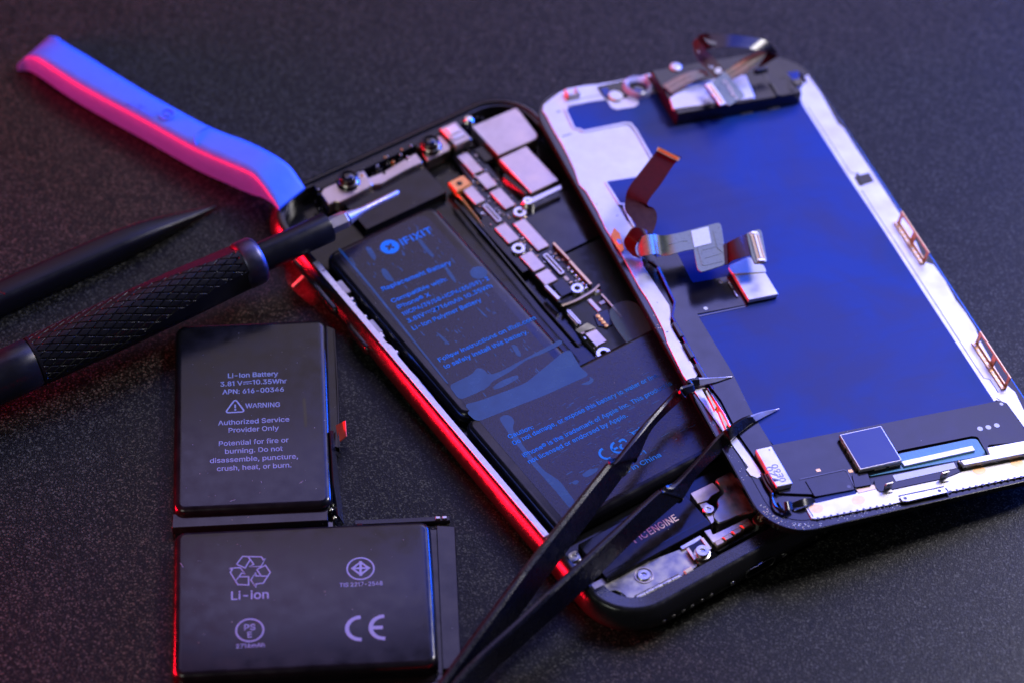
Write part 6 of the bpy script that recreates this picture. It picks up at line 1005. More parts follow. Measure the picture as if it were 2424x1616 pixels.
# teal window with the long driver chip
dplate([(36.12, -127.68), (53.13, -127.93), (54.33, -128.34), (54.32, -133.10), (48.51, -132.80), (26.96, -131.76), (26.57, -131.02), (28.62, -130.32)], 0.2, 0.46, 'driver_window', M['cyan'], 0.5, 0.0)
dv = [(35.15, -130.11), (52.13, -130.17), (51.97, -131.63), (35.15, -131.51)]
ys = [p[1] for p in dv]; xs = [p[0] for p in dv]
mb = MB(); mb.prism([(min(xs), (ys[3]+ys[2])/2), (max(xs), (ys[3]+ys[2])/2), (max(xs), (ys[0]+ys[1])/2), (min(xs), (ys[0]+ys[1])/2)], 0.46, 1.0, 0.08); mb.build('driver_chip', M['white'], disp)
dplate([(26.90, -131.00), (34.78, -131.04), (34.54, -131.53), (26.78, -131.60)], 0.4, 0.6, 'dark_gap', M['lens'], 0.1, 0.0)
# lower board, label strip and shielded block
dplate([(27.39, -132.82), (47.74, -132.89), (47.87, -135.70), (42.31, -136.72), (26.97, -136.48), (26.70, -134.94)], 0.3, 0.62, 'flex_tail', M['film'], 0.5)
dplate([(31.71, -133.05), (46.13, -133.27), (46.01, -134.86), (31.61, -134.79)], 0.6, 0.72, 'label_strip', M['sticker'], 0.0, 0.0)
bsx = MB(); bsx.prism([(46.92, -134.01), (53.97, -134.10), (54.37, -132.19), (63.92, -132.63), (63.66, -136.11), (47.19, -135.53)], 1.0, 1.9, 0.12); sb = bsx.build('shielded_block', M['white'], disp)
bsx = MB(); bsx.prism([(46.89, -133.67), (54.15, -133.86), (54.47, -131.89), (64.38, -132.21), (64.17, -136.27), (47.04, -135.76)], 0.5, 1.0, 0.05); bsx.build('block_base', M['glossblack'], sb)
for i in range(5):
    p = Vector((47.91, -135.48)).lerp(Vector((63.31, -135.94)), i/4.6); mb = MB(); mb.box((p.x, p.y-0.25), (p.x+2.5, p.y+0.2), 0.6, 1.2, 0.1); mb.build('solder_pad', M['solder'], sb)
mb = MB(); p = Vector((47.22, -134.10)); mb.box((p.x-0.3, p.y-0.7), (p.x+0.2, p.y+0.7), 0.6, 1.2, 0.1); mb.build('solder_pad', M['gold'], sb)
# inset plate with a hole
ipl = dplate([(12.92, -129.40), (21.91, -129.18), (22.54, -129.65), (22.06, -134.56), (12.97, -134.13), (12.95, -133.08)], 0.55, 0.85, 'inset_plate', M['film'], 0.4)
mb = MB(); mb.stroke([(11.96, -128.78), (22.28, -128.84), (22.79, -129.41), (22.32, -134.45)], 0.2, 0.6, 0.72); mb.build('plate_gap', M['lens'], ipl)
mb = MB(); mb.cyl((21.15, -133.55), 0.42, 0.8, 0.88, 16); mb.build('pin_hole', M['lens'], ipl)
dplate([(23.23, -130.68), (26.76, -130.81), (26.04, -134.40), (22.23, -134.19)], 0.6, 0.95, 'flex_pad', M['film'], 0.3)
dplate([(22.49, -134.22), (26.79, -134.15), (26.85, -135.42), (22.56, -135.49)], 0.2, 0.5, 'brown_tape', M['brass'], 0.1)
# folded flex in the lower left corner
mb = MB(); mb.strip([(5.73, -134.25, 1.40), (6.18, -134.49, 1.70), (7.27, -134.52, 1.40)], [(5.23, -136.10, 0.90), (5.73, -136.44, 1.30), (7.02, -136.21, 0.90)], 0.25); mb.build('flex_fold', M['film'], disp)
mb = MB(); mb.strip([(7.53, -134.54, 1.00), (9.84, -134.65, 1.60), (12.60, -134.57, 1.00)], [(7.29, -135.73, 0.70), (9.46, -136.17, 1.20), (12.31, -135.59, 0.70)], 0.2); mb.build('rolled_flex', M['glossblack'], disp)
dplate([(12.81, -134.38), (22.16, -134.20), (22.19, -135.44), (12.63, -135.56)], 0.2, 0.45, 'blue_foil', M['panel'], 0.2, 0.03)
mb = MB(); mb.tube([(4.67, -125.39, 0.80), (4.48, -128.28, 0.80), (4.59, -130.72, 0.90), (3.96, -132.39, 0.90), (3.80, -134.63, 0.90), (5.20, -136.46, 0.80)], 0.3, 8); mb.build('frame_lip', M['glossblack'], disp)
mb = MB(); mb.tube([(5.22, -125.73, 1.00), (5.16, -128.34, 1.00), (5.54, -130.77, 1.00)], 0.3, 8); mb.tube([(5.67, -126.03, 1.20), (5.62, -129.43, 1.20), (5.92, -131.02, 1.00)], 0.22, 8); mb.build('flex_fold', M['glossblack'], disp)
mb = MB(); mb.box((4.58, -133.41), (5.15, -135.40), 0.3, 1.0, 0.2); mb.build('rubber_pad', M['glossblack'], disp)
# white strip along the bottom edge with weld spots and its scalloped rim
bw0 = [(7.69, -135.77), (10.14, -135.55), (16.55, -135.13), (28.16, -135.00), (30.82, -136.58), (42.07, -136.10), (45.17, -135.47), (47.48, -135.04), (62.83, -135.61), (60.14, -140.66), (51.67, -140.44), (43.02, -140.37), (41.11, -140.05), (30.48, -140.03), (27.72, -140.10), (11.13, -139.53), (10.00, -139.09), (10.02, -135.80), (7.29, -136.28)]
mb = MB(); mb.prism(bw0, 0.1, 0.42, 0.05); bwo = mb.build('bottom_strip', M['white'], disp)
for p in ((12.13, -136.88), (21.78, -137.08), (50.61, -136.63), (59.56, -136.91)):
    mb = MB(); mb.prism(circ(p, 1.5, 24, 1.15), 0.40, 0.44); mb.build('weld_spot', M['peach'], bwo, smooth=0)
mb = MB()
sc = [((11.33, -139.46), (27.75, -140.02), 12), ((41.86, -140.26), (60.14, -140.66), 13)]
for a, b, n in sc:
    for i in range(n):
        p = Vector(a).lerp(Vector(b), i/(n-1)); mb.cyl((p.x, p.y+0.05), 0.3, 0.36, 0.45, 8)
mb.build('rim_scallop', M['lens'], bwo, smooth=0)
mb = MB(); mb.stroke([(10.41, -135.91), (10.52, -138.82)], 0.18, 0.4, 0.46); mb.build('strip_seam', M['lens'], bwo, smooth=0)
bar = dplate([(30.31, -138.93), (40.66, -139.15), (40.95, -140.62), (31.51, -140.63), (30.46, -140.34)], 0.4, 0.9, 'contact_bar', M['steel'], 0.3)
for p in ((31.34, -139.72), (39.35, -139.80)): mb = MB(); mb.cyl(p, 0.42, 0.86, 0.93, 14); mb.build('pin_hole', M['lens'], bar)
mb = MB(); mb.stroke([(30.49, -138.50), (41.03, -138.69)], 0.18, 0.4, 0.6); mb.stroke([(41.00, -139.31), (41.10, -140.81)], 0.6, 0.4, 0.7); mb.build('bar_slot', M['lens'], bar)
for p in ((28.92, -136.72, 0.50), (41.94, -137.16, 0.50)):
    mb = MB(); x, y = p[0], p[1]
    mb.box((x-0.8, y-0.5), (x+0.8, y+0.5), 0.4, 0.7, 0.05)
    sp_ = MB(); w = 0.9
    sp_.strip([(x-w, y+0.4, 0.7), (x-w, y+0.5, 1.8), (x-w*0.9, y+0.3, 2.8)], [(x+w, y+0.4, 0.7), (x+w, y+0.5, 1.8), (x+w*0.9, y+0.3, 2.8)], 0.22, 4)
    o = sp_.build('spring_clip', M['dullplate'], disp); mb.build('clip_foot', M['steel'], o)
    h = MB(); h.rings([[(x+0.42*math.cos(2*math.pi*k/14), y+0.30+dy, 2.1+0.42*math.sin(2*math.pi*k/14)) for k in range(14)] for dy in (-0.05, 0.35)]); h.build('clip_hole', M['lens'], o)
    pad = MB(); pad.prism(circ((x-0.4, y+0.9), 1.0, 18, 0.5), 0.40, 0.5); pad.build('clip_pad', M['white'], o)

# gold spring brackets standing on the right edge
def bracket(y0, y1, x, h, lean):
    y0, y1 = sorted((y0, y1)); L = y1-y0; wn = [(0.06, 0.44), (0.54, 0.93)]
    fr_ = MB()
    def pos(y, z): return (x+lean*z, y, 0.35+z)
    def bar_(ya, yb, za, zb):
        vs = [(pos(y, z)[0]+dx, y, pos(y, z)[2]) for dx in (-0.12, 0.12) for y in (ya, yb) for z in (za, zb)]
        fr_.add(vs, [(0,1,3,2),(4,6,7,5),(0,4,5,1),(2,3,7,6),(0,2,6,4),(1,5,7,3)])
    bar_(y0, y1, h-0.55, h); bar_(y0, y1, 0, 0.7)
    for a, b in ((0, 0.06), (0.44, 0.54), (0.93, 1.0)): bar_(y0+L*a, y0+L*b, 0.7, h-0.55)
    o = fr_.build('spring_bracket', M['gold'], disp)
    ft = MB()
    ft.box((x-1.1, y0), (x+0.05, y1), 0.3, 0.55, 0.05); fo = ft.build('bracket_foot', M['gold'], o)
    n = 10
    for i in range(n):
        mb = MB(); c = (x-0.65, y0+L*(0.07+0.86*i/(n-1))); mb.cyl(c, 0.28, 0.5, 0.6, 10); mb.build('weld_spot', M['solder'], fo)
b1a, b1b = (67.82, -62.38), (67.70, -76.54)
b2a, b2b = (67.38, -102.13), (67.79, -116.63)
bracket(b1a[1], b1b[1], (b1a[0]+b1b[0])/2, 3.4, 0.1)
bracket(b2a[1], b2b[1], (b2a[0]+b2b[0])/2, 3.4, 0.1)
# tall red-lit bracket along the left border, lying flat
mb = MB(); mb.strip([(1.94, -100.10, 1.40), (1.93, -104.06, 1.40), (2.52, -108.15, 1.40), (2.64, -112.51, 1.40)], [(2.81, -100.87, 2.40), (2.94, -104.86, 2.40), (3.22, -108.86, 2.40), (3.07, -112.28, 2.40)], 0.25, smooth=False); lb_ = mb.build('spring_bracket', M['gold'], disp)
mb = MB(); mb.prism(rnd([(2.11, -101.22), (2.80, -101.19), (2.51, -106.16), (1.86, -106.86)], 0.3), 1.2, 2.15); mb.prism(rnd([(2.45, -107.45), (2.74, -107.96), (2.74, -111.43), (1.93, -112.50)], 0.3), 1.2, 2.15); mb.build('contact_window', M['sticker'], lb_)
mb = MB(); mb.strip([(2.65, -48.38, 1.00), (3.21, -50.48, 1.00), (2.19, -55.57, 1.00)], [(1.31, -50.05, 0.60), (1.02, -53.39, 0.60), (1.40, -55.91, 0.60)], 0.2, smooth=False); o = mb.build('side_tag', M['copper'], disp)
mb = MB(); mb.prism(circ((2.06, -52.87), 0.55, 12, 0.9), 0.7, 1.05); mb.build('contact_window', M['sticker'], o)

# ribbon cables standing off the panel
fa = bpy.data.objects.new('display_flex', None); COL.objects.link(fa); fa.parent = disp
ribbon([(4.86, -58.24, 0.80), (4.47, -57.46, 2.50), (4.86, -56.82, 4.80), (6.11, -57.15, 6.00), (7.34, -57.11, 5.80), (8.64, -56.48, 5.00), (9.59, -56.78, 4.80), (10.31, -58.14, 5.80), (11.76, -58.59, 6.20), (14.14, -58.57, 6.20), (16.90, -58.29, 6.20)],
       [(5.88, -59.57, 0.80), (4.22, -60.43, 2.50), (3.60, -61.80, 4.60), (4.46, -63.04, 5.80), (5.73, -62.89, 5.60), (6.81, -62.42, 4.90), (7.81, -62.91, 4.70), (8.56, -64.17, 5.70), (10.05, -64.47, 6.20), (12.51, -64.22, 6.20), (15.11, -64.27, 6.20)], 0.14, 'ribbon', M['flexgreen'], fa)
pad = rnd([(16.72, -58.24), (23.54, -57.65), (23.95, -58.38), (22.04, -64.37), (19.43, -70.62), (13.30, -71.48), (12.89, -70.32), (14.67, -64.07)], 0.9)
mb = MB(); mb.prism(pad, 6.05, 6.25, 0.05); pd = mb.build('flex_pad', M['flexgreen'], fa)
mb = MB()
mb.stroke([(15.73, -64.04), (14.52, -69.39), (15.10, -69.72), (19.42, -69.43)], 0.22, 6.2, 6.33)
mb.stroke([(21.34, -59.94), (20.03, -65.33), (20.65, -66.92)], 0.22, 6.2, 6.33)
mb.stroke([(15.84, -66.20), (16.38, -65.10), (19.89, -64.76)], 0.2, 6.2, 6.32); mb.stroke([(14.97, -68.81), (15.70, -67.58), (19.92, -67.08)], 0.2, 6.2, 6.32)
mb.stroke([(9.76, -61.43), (13.90, -61.25), (14.27, -61.62)], 0.14, 6.25, 6.34)
mb.build('embossed_trace', M['flexgreen'], fa)
mb = MB(); mb.prism([(16.36, -58.75), (20.73, -58.43), (19.25, -63.54), (14.93, -63.89)], 6.26, 6.36); mb.build('white_sticker', M['sticker'], fa)
ribbon([(21.74, -64.47, 6.20), (22.71, -64.37, 6.20), (23.24, -64.87, 7.20), (26.02, -64.03, 7.40), (27.82, -63.14, 6.60), (29.14, -62.99, 6.60)], [(19.43, -70.62, 6.20), (20.20, -70.64, 6.20), (21.48, -70.41, 7.00), (24.73, -70.21, 7.20), (26.25, -69.52, 6.40), (26.38, -70.03, 6.40)], 0.14, 'ribbon', M['flexred'], fa, False)
mb = MB(); mb.prism(rnd([(28.05, -62.86), (31.44, -62.27), (31.76, -63.18), (29.04, -72.13), (28.36, -72.67), (25.82, -72.39), (26.10, -70.17)], 0.6), 6.4, 6.7, 0.08); cb = mb.build('connector', M['flexgreen'], fa)
a, b = Vector((29.72, -63.31)), Vector((27.59, -72.39))
mb = MB(); mb.stroke([a, b], 2.0, 6.65, 6.95); mb.build('connector_body', M['sticker'], cb)
mb = MB(); mb.stroke([a.lerp(b, 0.08), a.lerp(b, 0.92)], 0.25, 6.95, 7.3); mb.stroke([a, a.lerp(b, 0.07)], 1.3, 6.95, 7.25); mb.stroke([a.lerp(b, 0.93), b], 1.3, 6.95, 7.25); mb.build('shell', M['solder'], cb)
mb = MB(); dd = (b-a); nn_ = Vector((-dd.y, dd.x)).normalized()
for i in range(18):
    for sg in (-1, 1):
        p = a.lerp(b, 0.12+0.76*i/17)+nn_*sg*0.6; mb.stroke([p-nn_*0.32, p+nn_*0.32], 0.13, 6.9, 7.1)
mb.build('contact_row', M['gold'], cb)
# rolled flex and the upright brown cable
fb_ = bpy.data.objects.new('touch_flex', None); COL.objects.link(fb_); fb_.parent = disp
ribbon([(7.92, -56.24, 5.20), (6.09, -55.24, 6.20), (4.02, -54.31, 6.00), (2.57, -55.01, 5.00), (1.80, -55.45, 3.60), (2.26, -56.17, 2.00), (3.44, -57.59, 0.70)], [(7.54, -56.29, 5.00), (6.20, -56.99, 5.80), (5.23, -56.88, 5.60), (4.02, -57.64, 4.60), (3.76, -57.67, 3.20), (3.95, -58.18, 1.80), (4.88, -58.85, 0.70)], 0.14, 'ribbon', M['flexred'], fb_)
ribbon([(4.30, -54.57, 6.00), (5.16, -53.40, 6.20), (4.13, -49.62, 7.00), (5.04, -46.93, 7.60), (7.07, -43.91, 8.30), (11.58, -40.50, 9.80), (15.59, -37.67, 11.30), (16.68, -36.98, 12.00)], [(7.75, -56.82, 5.60), (9.32, -54.98, 6.00), (10.63, -52.56, 6.60), (10.56, -50.74, 7.20), (9.41, -49.37, 8.00), (14.25, -45.68, 9.80), (18.28, -42.38, 11.30), (20.73, -41.03, 12.00)], 0.14, 'ribbon', M['flexred'], fb_)
conn3((16.08, -37.61, 11.80), (19.52, -42.26, 11.80), (16.92, -37.47, 12.60), 'connector', fb_, 'copper')

# ------------------------------------------------------------------ the worn battery lying on the table
old = thing('removed_battery', 'worn black two-cell battery with pale grey printing, lying flat on the table below the screwdriver', 'battery',
            (-69.49265, -59.20996, 0), rotz(0.08338))
KT = 4.2
cx0 = (-0.07, 21.22)[0]; cx1 = (33.36, 35.53)[0]; cy0 = (16.36, 6.12)[1]; cy1 = (16.70, 58.66)[1]
dx0 = (0.23, -20.23)[0]; dx1 = (53.49, -19.66)[0]; dy1 = (31.41, 0.29)[1]+1.0; dy0 = (24.72, -35.67)[1]
def kcell(x0, y0, x1, y1, name, soft):
    p = arcrect(x0, y0, x1, y1, 2.5, 8)
    mb = MB(); mb.profile(p, [(0.3, 0.0), (0.0, 0.5), (0.0, KT-soft), (soft*0.10, KT-soft*0.62), (soft*0.36, KT-soft*0.26), (soft*0.75, KT-0.07), (soft*1.15, KT)]); return mb.build(name, M['wrap'], old, smooth=60)
kcell(cx0, cy0, cx1, cy1, 'upper_cell', 1.35)
kcell(dx0, dy0, dx1, dy1, 'lower_cell', 1.3)
# sealed terrace of the upper cell, step between the cells, black adhesive skirt
f1 = (-0.19, 6.97); f2 = (32.29, 7.44); f3 = (32.19, 3.47); f4 = (-0.33, 3.33)
mb = MB(); mb.prism(rnd([f1, (f2[0], f2[1]+0.6), f3, f4], 0.2), 0.3, 2.6, 0.15); mb.build('sealed_flap', M['film'], old)
mb = MB(); mb.prism([(cx0+0.2, dy1-0.5), (cx1+0.4, dy1-0.5), (cx1+0.4, cy0+0.5), (cx0+0.2, cy0+0.5)], 0.0, 0.5, 0.1); mb.build('terminal_strip', M['lens'], old)
t1, t2, t3, t4 = (54.76, 1.03), (58.63, 0.51), (57.96, -35.47), (54.16, -35.32)
mb = MB(); mb.prism(rnd([t1, t2, t3, t4], 0.3), 0.3, 2.4, 0.15); mb.build('sealed_flap', M['film'], old)
mb = MB(); mb.prism([(dx1-0.3, dy0+0.5), (t1[0]+0.2, dy0+0.5), (t1[0]+0.2, dy1), (dx1-0.3, dy1)], 0.0, 0.6, 0.05); mb.build('adhesive_skirt', M['glossblack'], old)
mb = MB(); mb.prism([(dx0-0.8, dy0-3.2), (t3[0]+0.5, dy0-2.6), (t3[0]+0.5, dy0+0.8), (dx0-0.8, dy0+0.8)], 0.0, 0.5, 0.05)
mb.build('adhesive_skirt', M['glossblack'], old)
mb = MB(); mb.tube([(dx0-0.6, dy0-1.6, 0.6), (dx0+20, dy0-1.7, 0.6), (t3[0], dy0-1.0, 0.6)], 0.14, 6); mb.build('skirt_edge', M['film'], old)
mb = MB(); mb.prism([(cx1-0.2, cy0+18), (cx1+1.7, cy0+17), (cx1+1.5, cy1-1.5), (cx1-0.2, cy1-0.5)], 0.0, 2.2, 0.1); mb.build('adhesive_skirt', M['glossblack'], old)
mb = MB(); mb.tube([(cx1+1.7, cy0+17, 2.3), (cx1+1.8, cy0+35, 2.4), (cx1+1.5, cy1-2, 2.3)], 0.22, 6); mb.build('skirt_edge', M['film'], old)
# bent foil tab on the right, the small wiring board and the red tab
g1 = [(33.22, 26.28), (33.42, 17.35), (33.57, 11.59), (33.95, 8.15), (34.20, 4.89)]
g2 = [(33.94, 27.64), (34.41, 19.55), (34.70, 13.91), (35.03, 9.43), (35.39, 3.98)]
zz1 = [4.3, 4.2, 4.0, 3.4, 2.6]; zz2 = [2.6, 1.4, 1.0, 0.7, 0.4]
mb = MB(); mb.strip([(p[0], p[1], z) for p, z in zip(g1, zz1)], [(p[0], p[1], z) for p, z in zip(g2, zz2)], 0.25); mb.build('foil_tab', M['film'], old)
w0, w1 = (37.77, 3.54), (57.73, 2.71)
mb = MB(); mb.box((w0[0], w0[1]-0.3), (w1[0], w0[1]+0.9), 0.0, 1.0, 0.1); wb = mb.build('wiring_board', M['pcb'], old)
for k, x in enumerate((w1[0]-3.0, w1[0]-1.6)): mb = MB(); mb.box((x, w0[1]-0.1), (x+1.0, w0[1]+0.6), 0.9, 1.5, 0.1); mb.build('solder_pad', M['steel'], wb)
mb = MB(); p = (38.83, 2.83); mb.box((p[0]-0.5, p[1]-0.3), (p[0]+0.5, p[1]+0.3), 0.9, 1.6, 0.1); mb.build('component', M['flexred'], wb)
for (x, y), z in (((32.88, 6.48), 2.8), ((33.52, 7.60), 2.8), ((33.58, 4.62), 2.4)):
    mb = MB(); mb.lathe((x, y), [(0.45, 0.5), (0.45, z-0.3), (0.01, z)], 10); mb.build('weld_dot', M['solder'], wb)
r1, r2, r3, r4 = (34.60, 29.43), (36.65, 28.96), (36.74, 25.00), (34.71, 24.62)
mb = MB(); mb.strip([(r1[0], r1[1], 2.2), (r4[0], r4[1], 1.8)], [(r2[0], r2[1], 4.2), (r3[0], r3[1], 3.8)], 0.2, smooth=False); mb.build('red_tab', M['redtab'], old)
mb = MB(); p = (33.95, 25.10); q_ = (34.31, 21.67); mb.strip([(p[0]-0.3, p[1], 3.0), (q_[0]-0.3, q_[1], 2.4)], [(r1[0]+0.2, r1[1], 1.6), (q_[0]+0.5, q_[1], 0.8)], 0.25, smooth=False); mb.build('foil_tab', M['glossblack'], old)
# printing
kp = MB(); ZK = KT+0.03
def kl(body, a, b, cap, bold=0.004): letter(kp, body, a, b, cap, ZK, bold)
kl('Li-Ion Battery', (11.51, 42.43), (22.40, 42.45), 1.28, 0.008)
kl('3.81 V', (9.88, 40.07), (14.66, 40.21), 1.28, 0.008)
kl('10.35Whr', (16.86, 40.30), (24.23, 40.26), 1.28, 0.008)
a0, a1 = Vector((14.78, 40.62)), Vector((16.67, 40.72)); dr = a1-a0
kp.stroke([a0+Vector((0, 0.45)), a1+Vector((0, 0.45))], 0.2, ZK-0.02, ZK)
for t in (0, 0.37, 0.74): kp.stroke([a0+dr*t-Vector((0, 0.1)), a0+dr*(t+0.26)-Vector((0, 0.1))], 0.2, ZK-0.02, ZK)
kl('APN: 616-00346', (10.31, 37.85), (23.57, 37.93), 1.28, 0.008)
kl('WARNING', (15.22, 33.67), (22.82, 33.65), 1.32, 0.008)
tri = rnd([(10.87, 32.61), (13.07, 36.34), (15.15, 32.65)], 0.9, 5)
kp.stroke(tri, 0.34, ZK-0.02, ZK, True)
kp.stroke([(13.03, 34.82), (13.03, 33.79)], 0.34, ZK-0.02, ZK); kp.prism(circ((13.06, 33.34), 0.24, 10), ZK-0.02, ZK)
kl('Authorized Service', (9.38, 29.19), (24.63, 29.47), 1.28)
kl('Provider Only', (11.61, 27.05), (22.35, 27.17), 1.28)
kl('Potential for fire or', (9.56, 23.47), (24.38, 23.72), 1.28)
kl('burning. Do not', (10.86, 21.28), (23.08, 21.43), 1.28)
kl('disassemble, puncture,', (7.66, 18.92), (26.31, 19.14), 1.28)
kl('crush, heat, or burn.', (9.14, 16.66), (24.88, 16.84), 1.28)
kp.stroke([(13.18, -8.10), (14.41, -6.19), (18.30, -6.49), (18.68, -7.30), (19.13, -6.95), (18.16, -8.99), (15.74, -8.85), (16.70, -8.31), (15.61, -6.37)], 0.26, ZK-0.02, ZK)
kp.stroke([(13.18, -8.10), (14.94, -9.17), (15.90, -7.21)], 0.26, ZK-0.02, ZK)
kp.stroke([(11.60, -9.06), (13.92, -9.00), (14.96, -10.74), (14.24, -10.40), (12.96, -12.40), (11.89, -10.08), (12.31, -9.40), (11.60, -9.06)], 0.26, ZK-0.02, ZK)
kp.stroke([(12.96, -12.40), (13.43, -13.31), (15.62, -13.55), (15.64, -11.41), (13.79, -11.34)], 0.26, ZK-0.02, ZK)
kp.stroke([(17.32, -9.68), (19.12, -8.71), (20.08, -10.58), (18.59, -13.24), (17.11, -13.38), (17.13, -14.30), (16.08, -12.28), (17.10, -10.41), (17.12, -11.31), (19.38, -11.51)], 0.26, ZK-0.02, ZK)
kp.stroke([(17.32, -9.68), (18.20, -11.37)], 0.26, ZK-0.02, ZK)
kl('Li-ion', (12.05, -17.09), (19.68, -17.13), 2.1, 0.0)
tc_ = (38.58, -10.68); kp.stroke(circ(tc_, 2.75, 40), 0.34, ZK-0.02, ZK, True)
dm = [(38.64, -9.00), (40.29, -10.66), (38.56, -12.24), (36.91, -10.54)]
kp.stroke(dm, 0.42, ZK-0.02, ZK, True); kp.stroke([(38.64, -8.74), (38.55, -12.53)], 0.55, ZK-0.02, ZK+0.002); kp.stroke([(36.67, -10.53), (40.56, -10.60)], 0.42, ZK-0.02, ZK+0.004)
kl('TIS 2217-2548', (34.16, -15.13), (42.99, -15.12), 1.0, 0.006)
pc_ = (15.78, -24.85); kp.stroke(circ(pc_, 2.75, 40), 0.34, ZK-0.02, ZK, True)
kl('PS', (14.67, -24.82), (16.92, -24.81), 1.45, 0.0)
kl('E', (15.33, -26.65), (16.21, -26.63), 1.4, 0.0)
kl('2716mAh', (13.01, -29.16), (18.73, -29.10), 1.0, 0.006)
def K_ce(c, r, th, bar):
    kp.stroke([(c[0]+r*math.cos(t), c[1]+r*math.sin(t)) for t in [math.radians(88+184*i/20) for i in range(21)]], th, ZK-0.02, ZK)
    if bar: kp.stroke([(c[0]-r, c[1]), (c[0]-r*0.10, c[1])], th, ZK-0.02, ZK+0.002)
K_ce((38.12, -25.67), 2.75, 0.85, False); K_ce((42.89, -25.69), 2.75, 0.85, True)
kp.build('printed_text', M['inkgrey'], old, smooth=0)
# scuffs and lint on the wrap
sc_ = MB(); rr = random.Random(21)
for i in range(46):
    x = rr.uniform(cx0+2, cx1-2); y = rr.uniform(cy0+2, cy1-3); r = rr.uniform(0.03, 0.10); sc_.prism(circ((x, y), r, 5, r*rr.uniform(0.3, 1)), KT-0.01, KT+0.02)
for i in range(40):
    x = rr.uniform(dx0+2, dx1-3); y = rr.uniform(dy0+2, dy1-2); r = rr.uniform(0.03, 0.09); sc_.prism(circ((x, y), r, 5, r*rr.uniform(0.3, 1)), KT-0.01, KT+0.02)
for a, b in (((26.49, 12.42), (27.27, 13.04)), ((18.40, 13.47), (18.55, 12.95)), ((11.82, 8.39), (13.03, 8.78)), ((1.64, -7.07), (2.24, -8.22)), ((26.80, 12.53), (27.27, 12.97))): sc_.stroke([a, b], 0.12, KT-0.01, KT+0.02)
lo = sc_.build('lint_speck', M['inkdark'], old, smooth=0); lo['kind'] = 'stuff'
ds = MB(); p = [(27.55, 35.65), (28.18, 35.82), (28.36, 32.12), (28.40, 27.84), (27.86, 27.67), (27.72, 31.74)]; ds.prism(p, KT-0.01, KT+0.02)
for c, r in (((28.10, 47.92), .25), ((27.98, 50.05), .2), ((27.20, 50.73), .25), ((13.05, 57.07), .5), ((1.74, 51.08), .25), ((28.73, -4.68), .18), ((9.39, -2.82), .16)): ds.prism(circ(c, r, 7, r*0.7), KT-0.01, KT+0.02)
ds.build('dark_scuff', M['lens'], old, smooth=0)

# ------------------------------------------------------------------ blue opening tool
def wthing(name, label, cat, base): return thing(name, label, cat, base)
def hull_loft(st, n_side=None):
    mb = MB(); R = []
    for N_, F_, h, b in st:
        N_, F_ = Vector(N_), Vector(F_); d = (F_-N_); d.z = 0; w = d.length; d.normalize()
        z1n, z1f = N_.z, F_.z; r = min(0.9, w*0.2, h*0.45)
        up = Vector((0, 0, 1))
        zb = max(0.02, min(z1n, z1f)-h)
        ring = [N_-d*b*0.6+up*(zb-N_.z+r*0.2), N_-d*b+up*(-h*0.55), N_-d*b*0.75+up*(-r*1.4), N_-d*b*0.25+up*(-r*0.45), N_+d*r*0.5+up*(-0.02), N_+d*r*1.6+up*0.02,
                F_-d*r*1.6+up*0.02, F_-d*r*0.5+up*(-0.05), F_+d*0.05-up*r*0.5, F_+d*0.25-up*r*1.4, F_+d*b*0.7-up*h*0.6, F_+d*b*0.4+up*(zb-F_.z+r*0.2)]
        R.append(ring)
    n = len(R[0]); RR = []
    cols = [crom([r[k] for r in R], 6) for k in range(n)]
    for i in range(len(cols[0])): RR.append([c[i] for c in cols])
    mb.rings(RR); return mb
tool_base = (-87.89, 63.85, 0.00)
bt = hull_loft([
 ((-120.59, 83.33, 2.20), (-113.60, 93.52, 2.60), 2.2, 0.2), ((-117.72, 83.27, 5.20), (-111.33, 89.96, 5.60), 5.0, 0.5), ((-114.33, 80.87, 7.20), (-109.04, 86.23, 7.40), 6.6, 0.9), ((-108.58, 76.18, 7.60), (-102.90, 81.19, 7.80), 7.2, 1.1),
 ((-101.75, 70.98, 7.60), (-96.62, 76.18, 7.80), 7.4, 1.2), ((-87.64, 61.01, 7.80), (-84.83, 67.13, 7.80), 7.6, 1.1), ((-74.66, 51.57, 8.20), (-71.46, 57.54, 8.20), 7.8, 1.2), ((-66.58, 46.16, 9.00), (-62.70, 52.46, 9.00), 7.8, 1.2),
 ((-60.66, 41.77, 9.80), (-56.31, 47.65, 9.80), 7.6, 0.9), ((-58.27, 38.63, 9.60), (-52.16, 44.19, 9.60), 5.2, 0.5), ((-55.71, 34.84, 8.80), (-49.82, 41.06, 8.80), 2.4, 0.25), ((-53.71, 31.77, 7.90), (-48.22, 38.49, 7.90), 0.8, 0.05)])
tool = bt.build('opening_tool', M['bluetool'], None, smooth=50, base=tool_base)
tool['label'] = 'bright blue plastic pry tool resting with its tip on the corner of the opened phone'; tool['category'] = 'pry tool'
em = MB()
ea, eb, eu = Vector((-90.53, 66.72, 8.02)), Vector((-84.13, 61.86, 8.02)), Vector((-89.57, 68.33, 8.02))
def emb(mb, body, a, b, u, cap):
    me, x0, x1 = glyphs(body, 0.01, 1.0); d = (b-a); ln = d.length; d.normalize(); up = (u-a); up -= d*up.dot(d); up.normalize()
    for dz in (0.12,): mb.mesh(me, lambda c: a+d*((c.x-x0)/(x1-x0)*ln)+up*(c.y/CAP*cap)+Vector((0, 0, dz)))
emb(em, 'IFIXIT', eb, ea, eb+(Vector((-87.09, 62.53, 8.00))-Vector((-86.37, 65.49, 8.00))), 2.0)
tcn = Vector((-81.83, 61.12, 8.10))
R_ = []
for r, z in ((1.9, 0.0), (1.9, 0.25), (1.5, 0.25), (1.5, 0.0)): R_.append([tcn+Vector((r*math.cos(2*math.pi*k/30), r*math.sin(2*math.pi*k/30), z)) for k in range(30)])
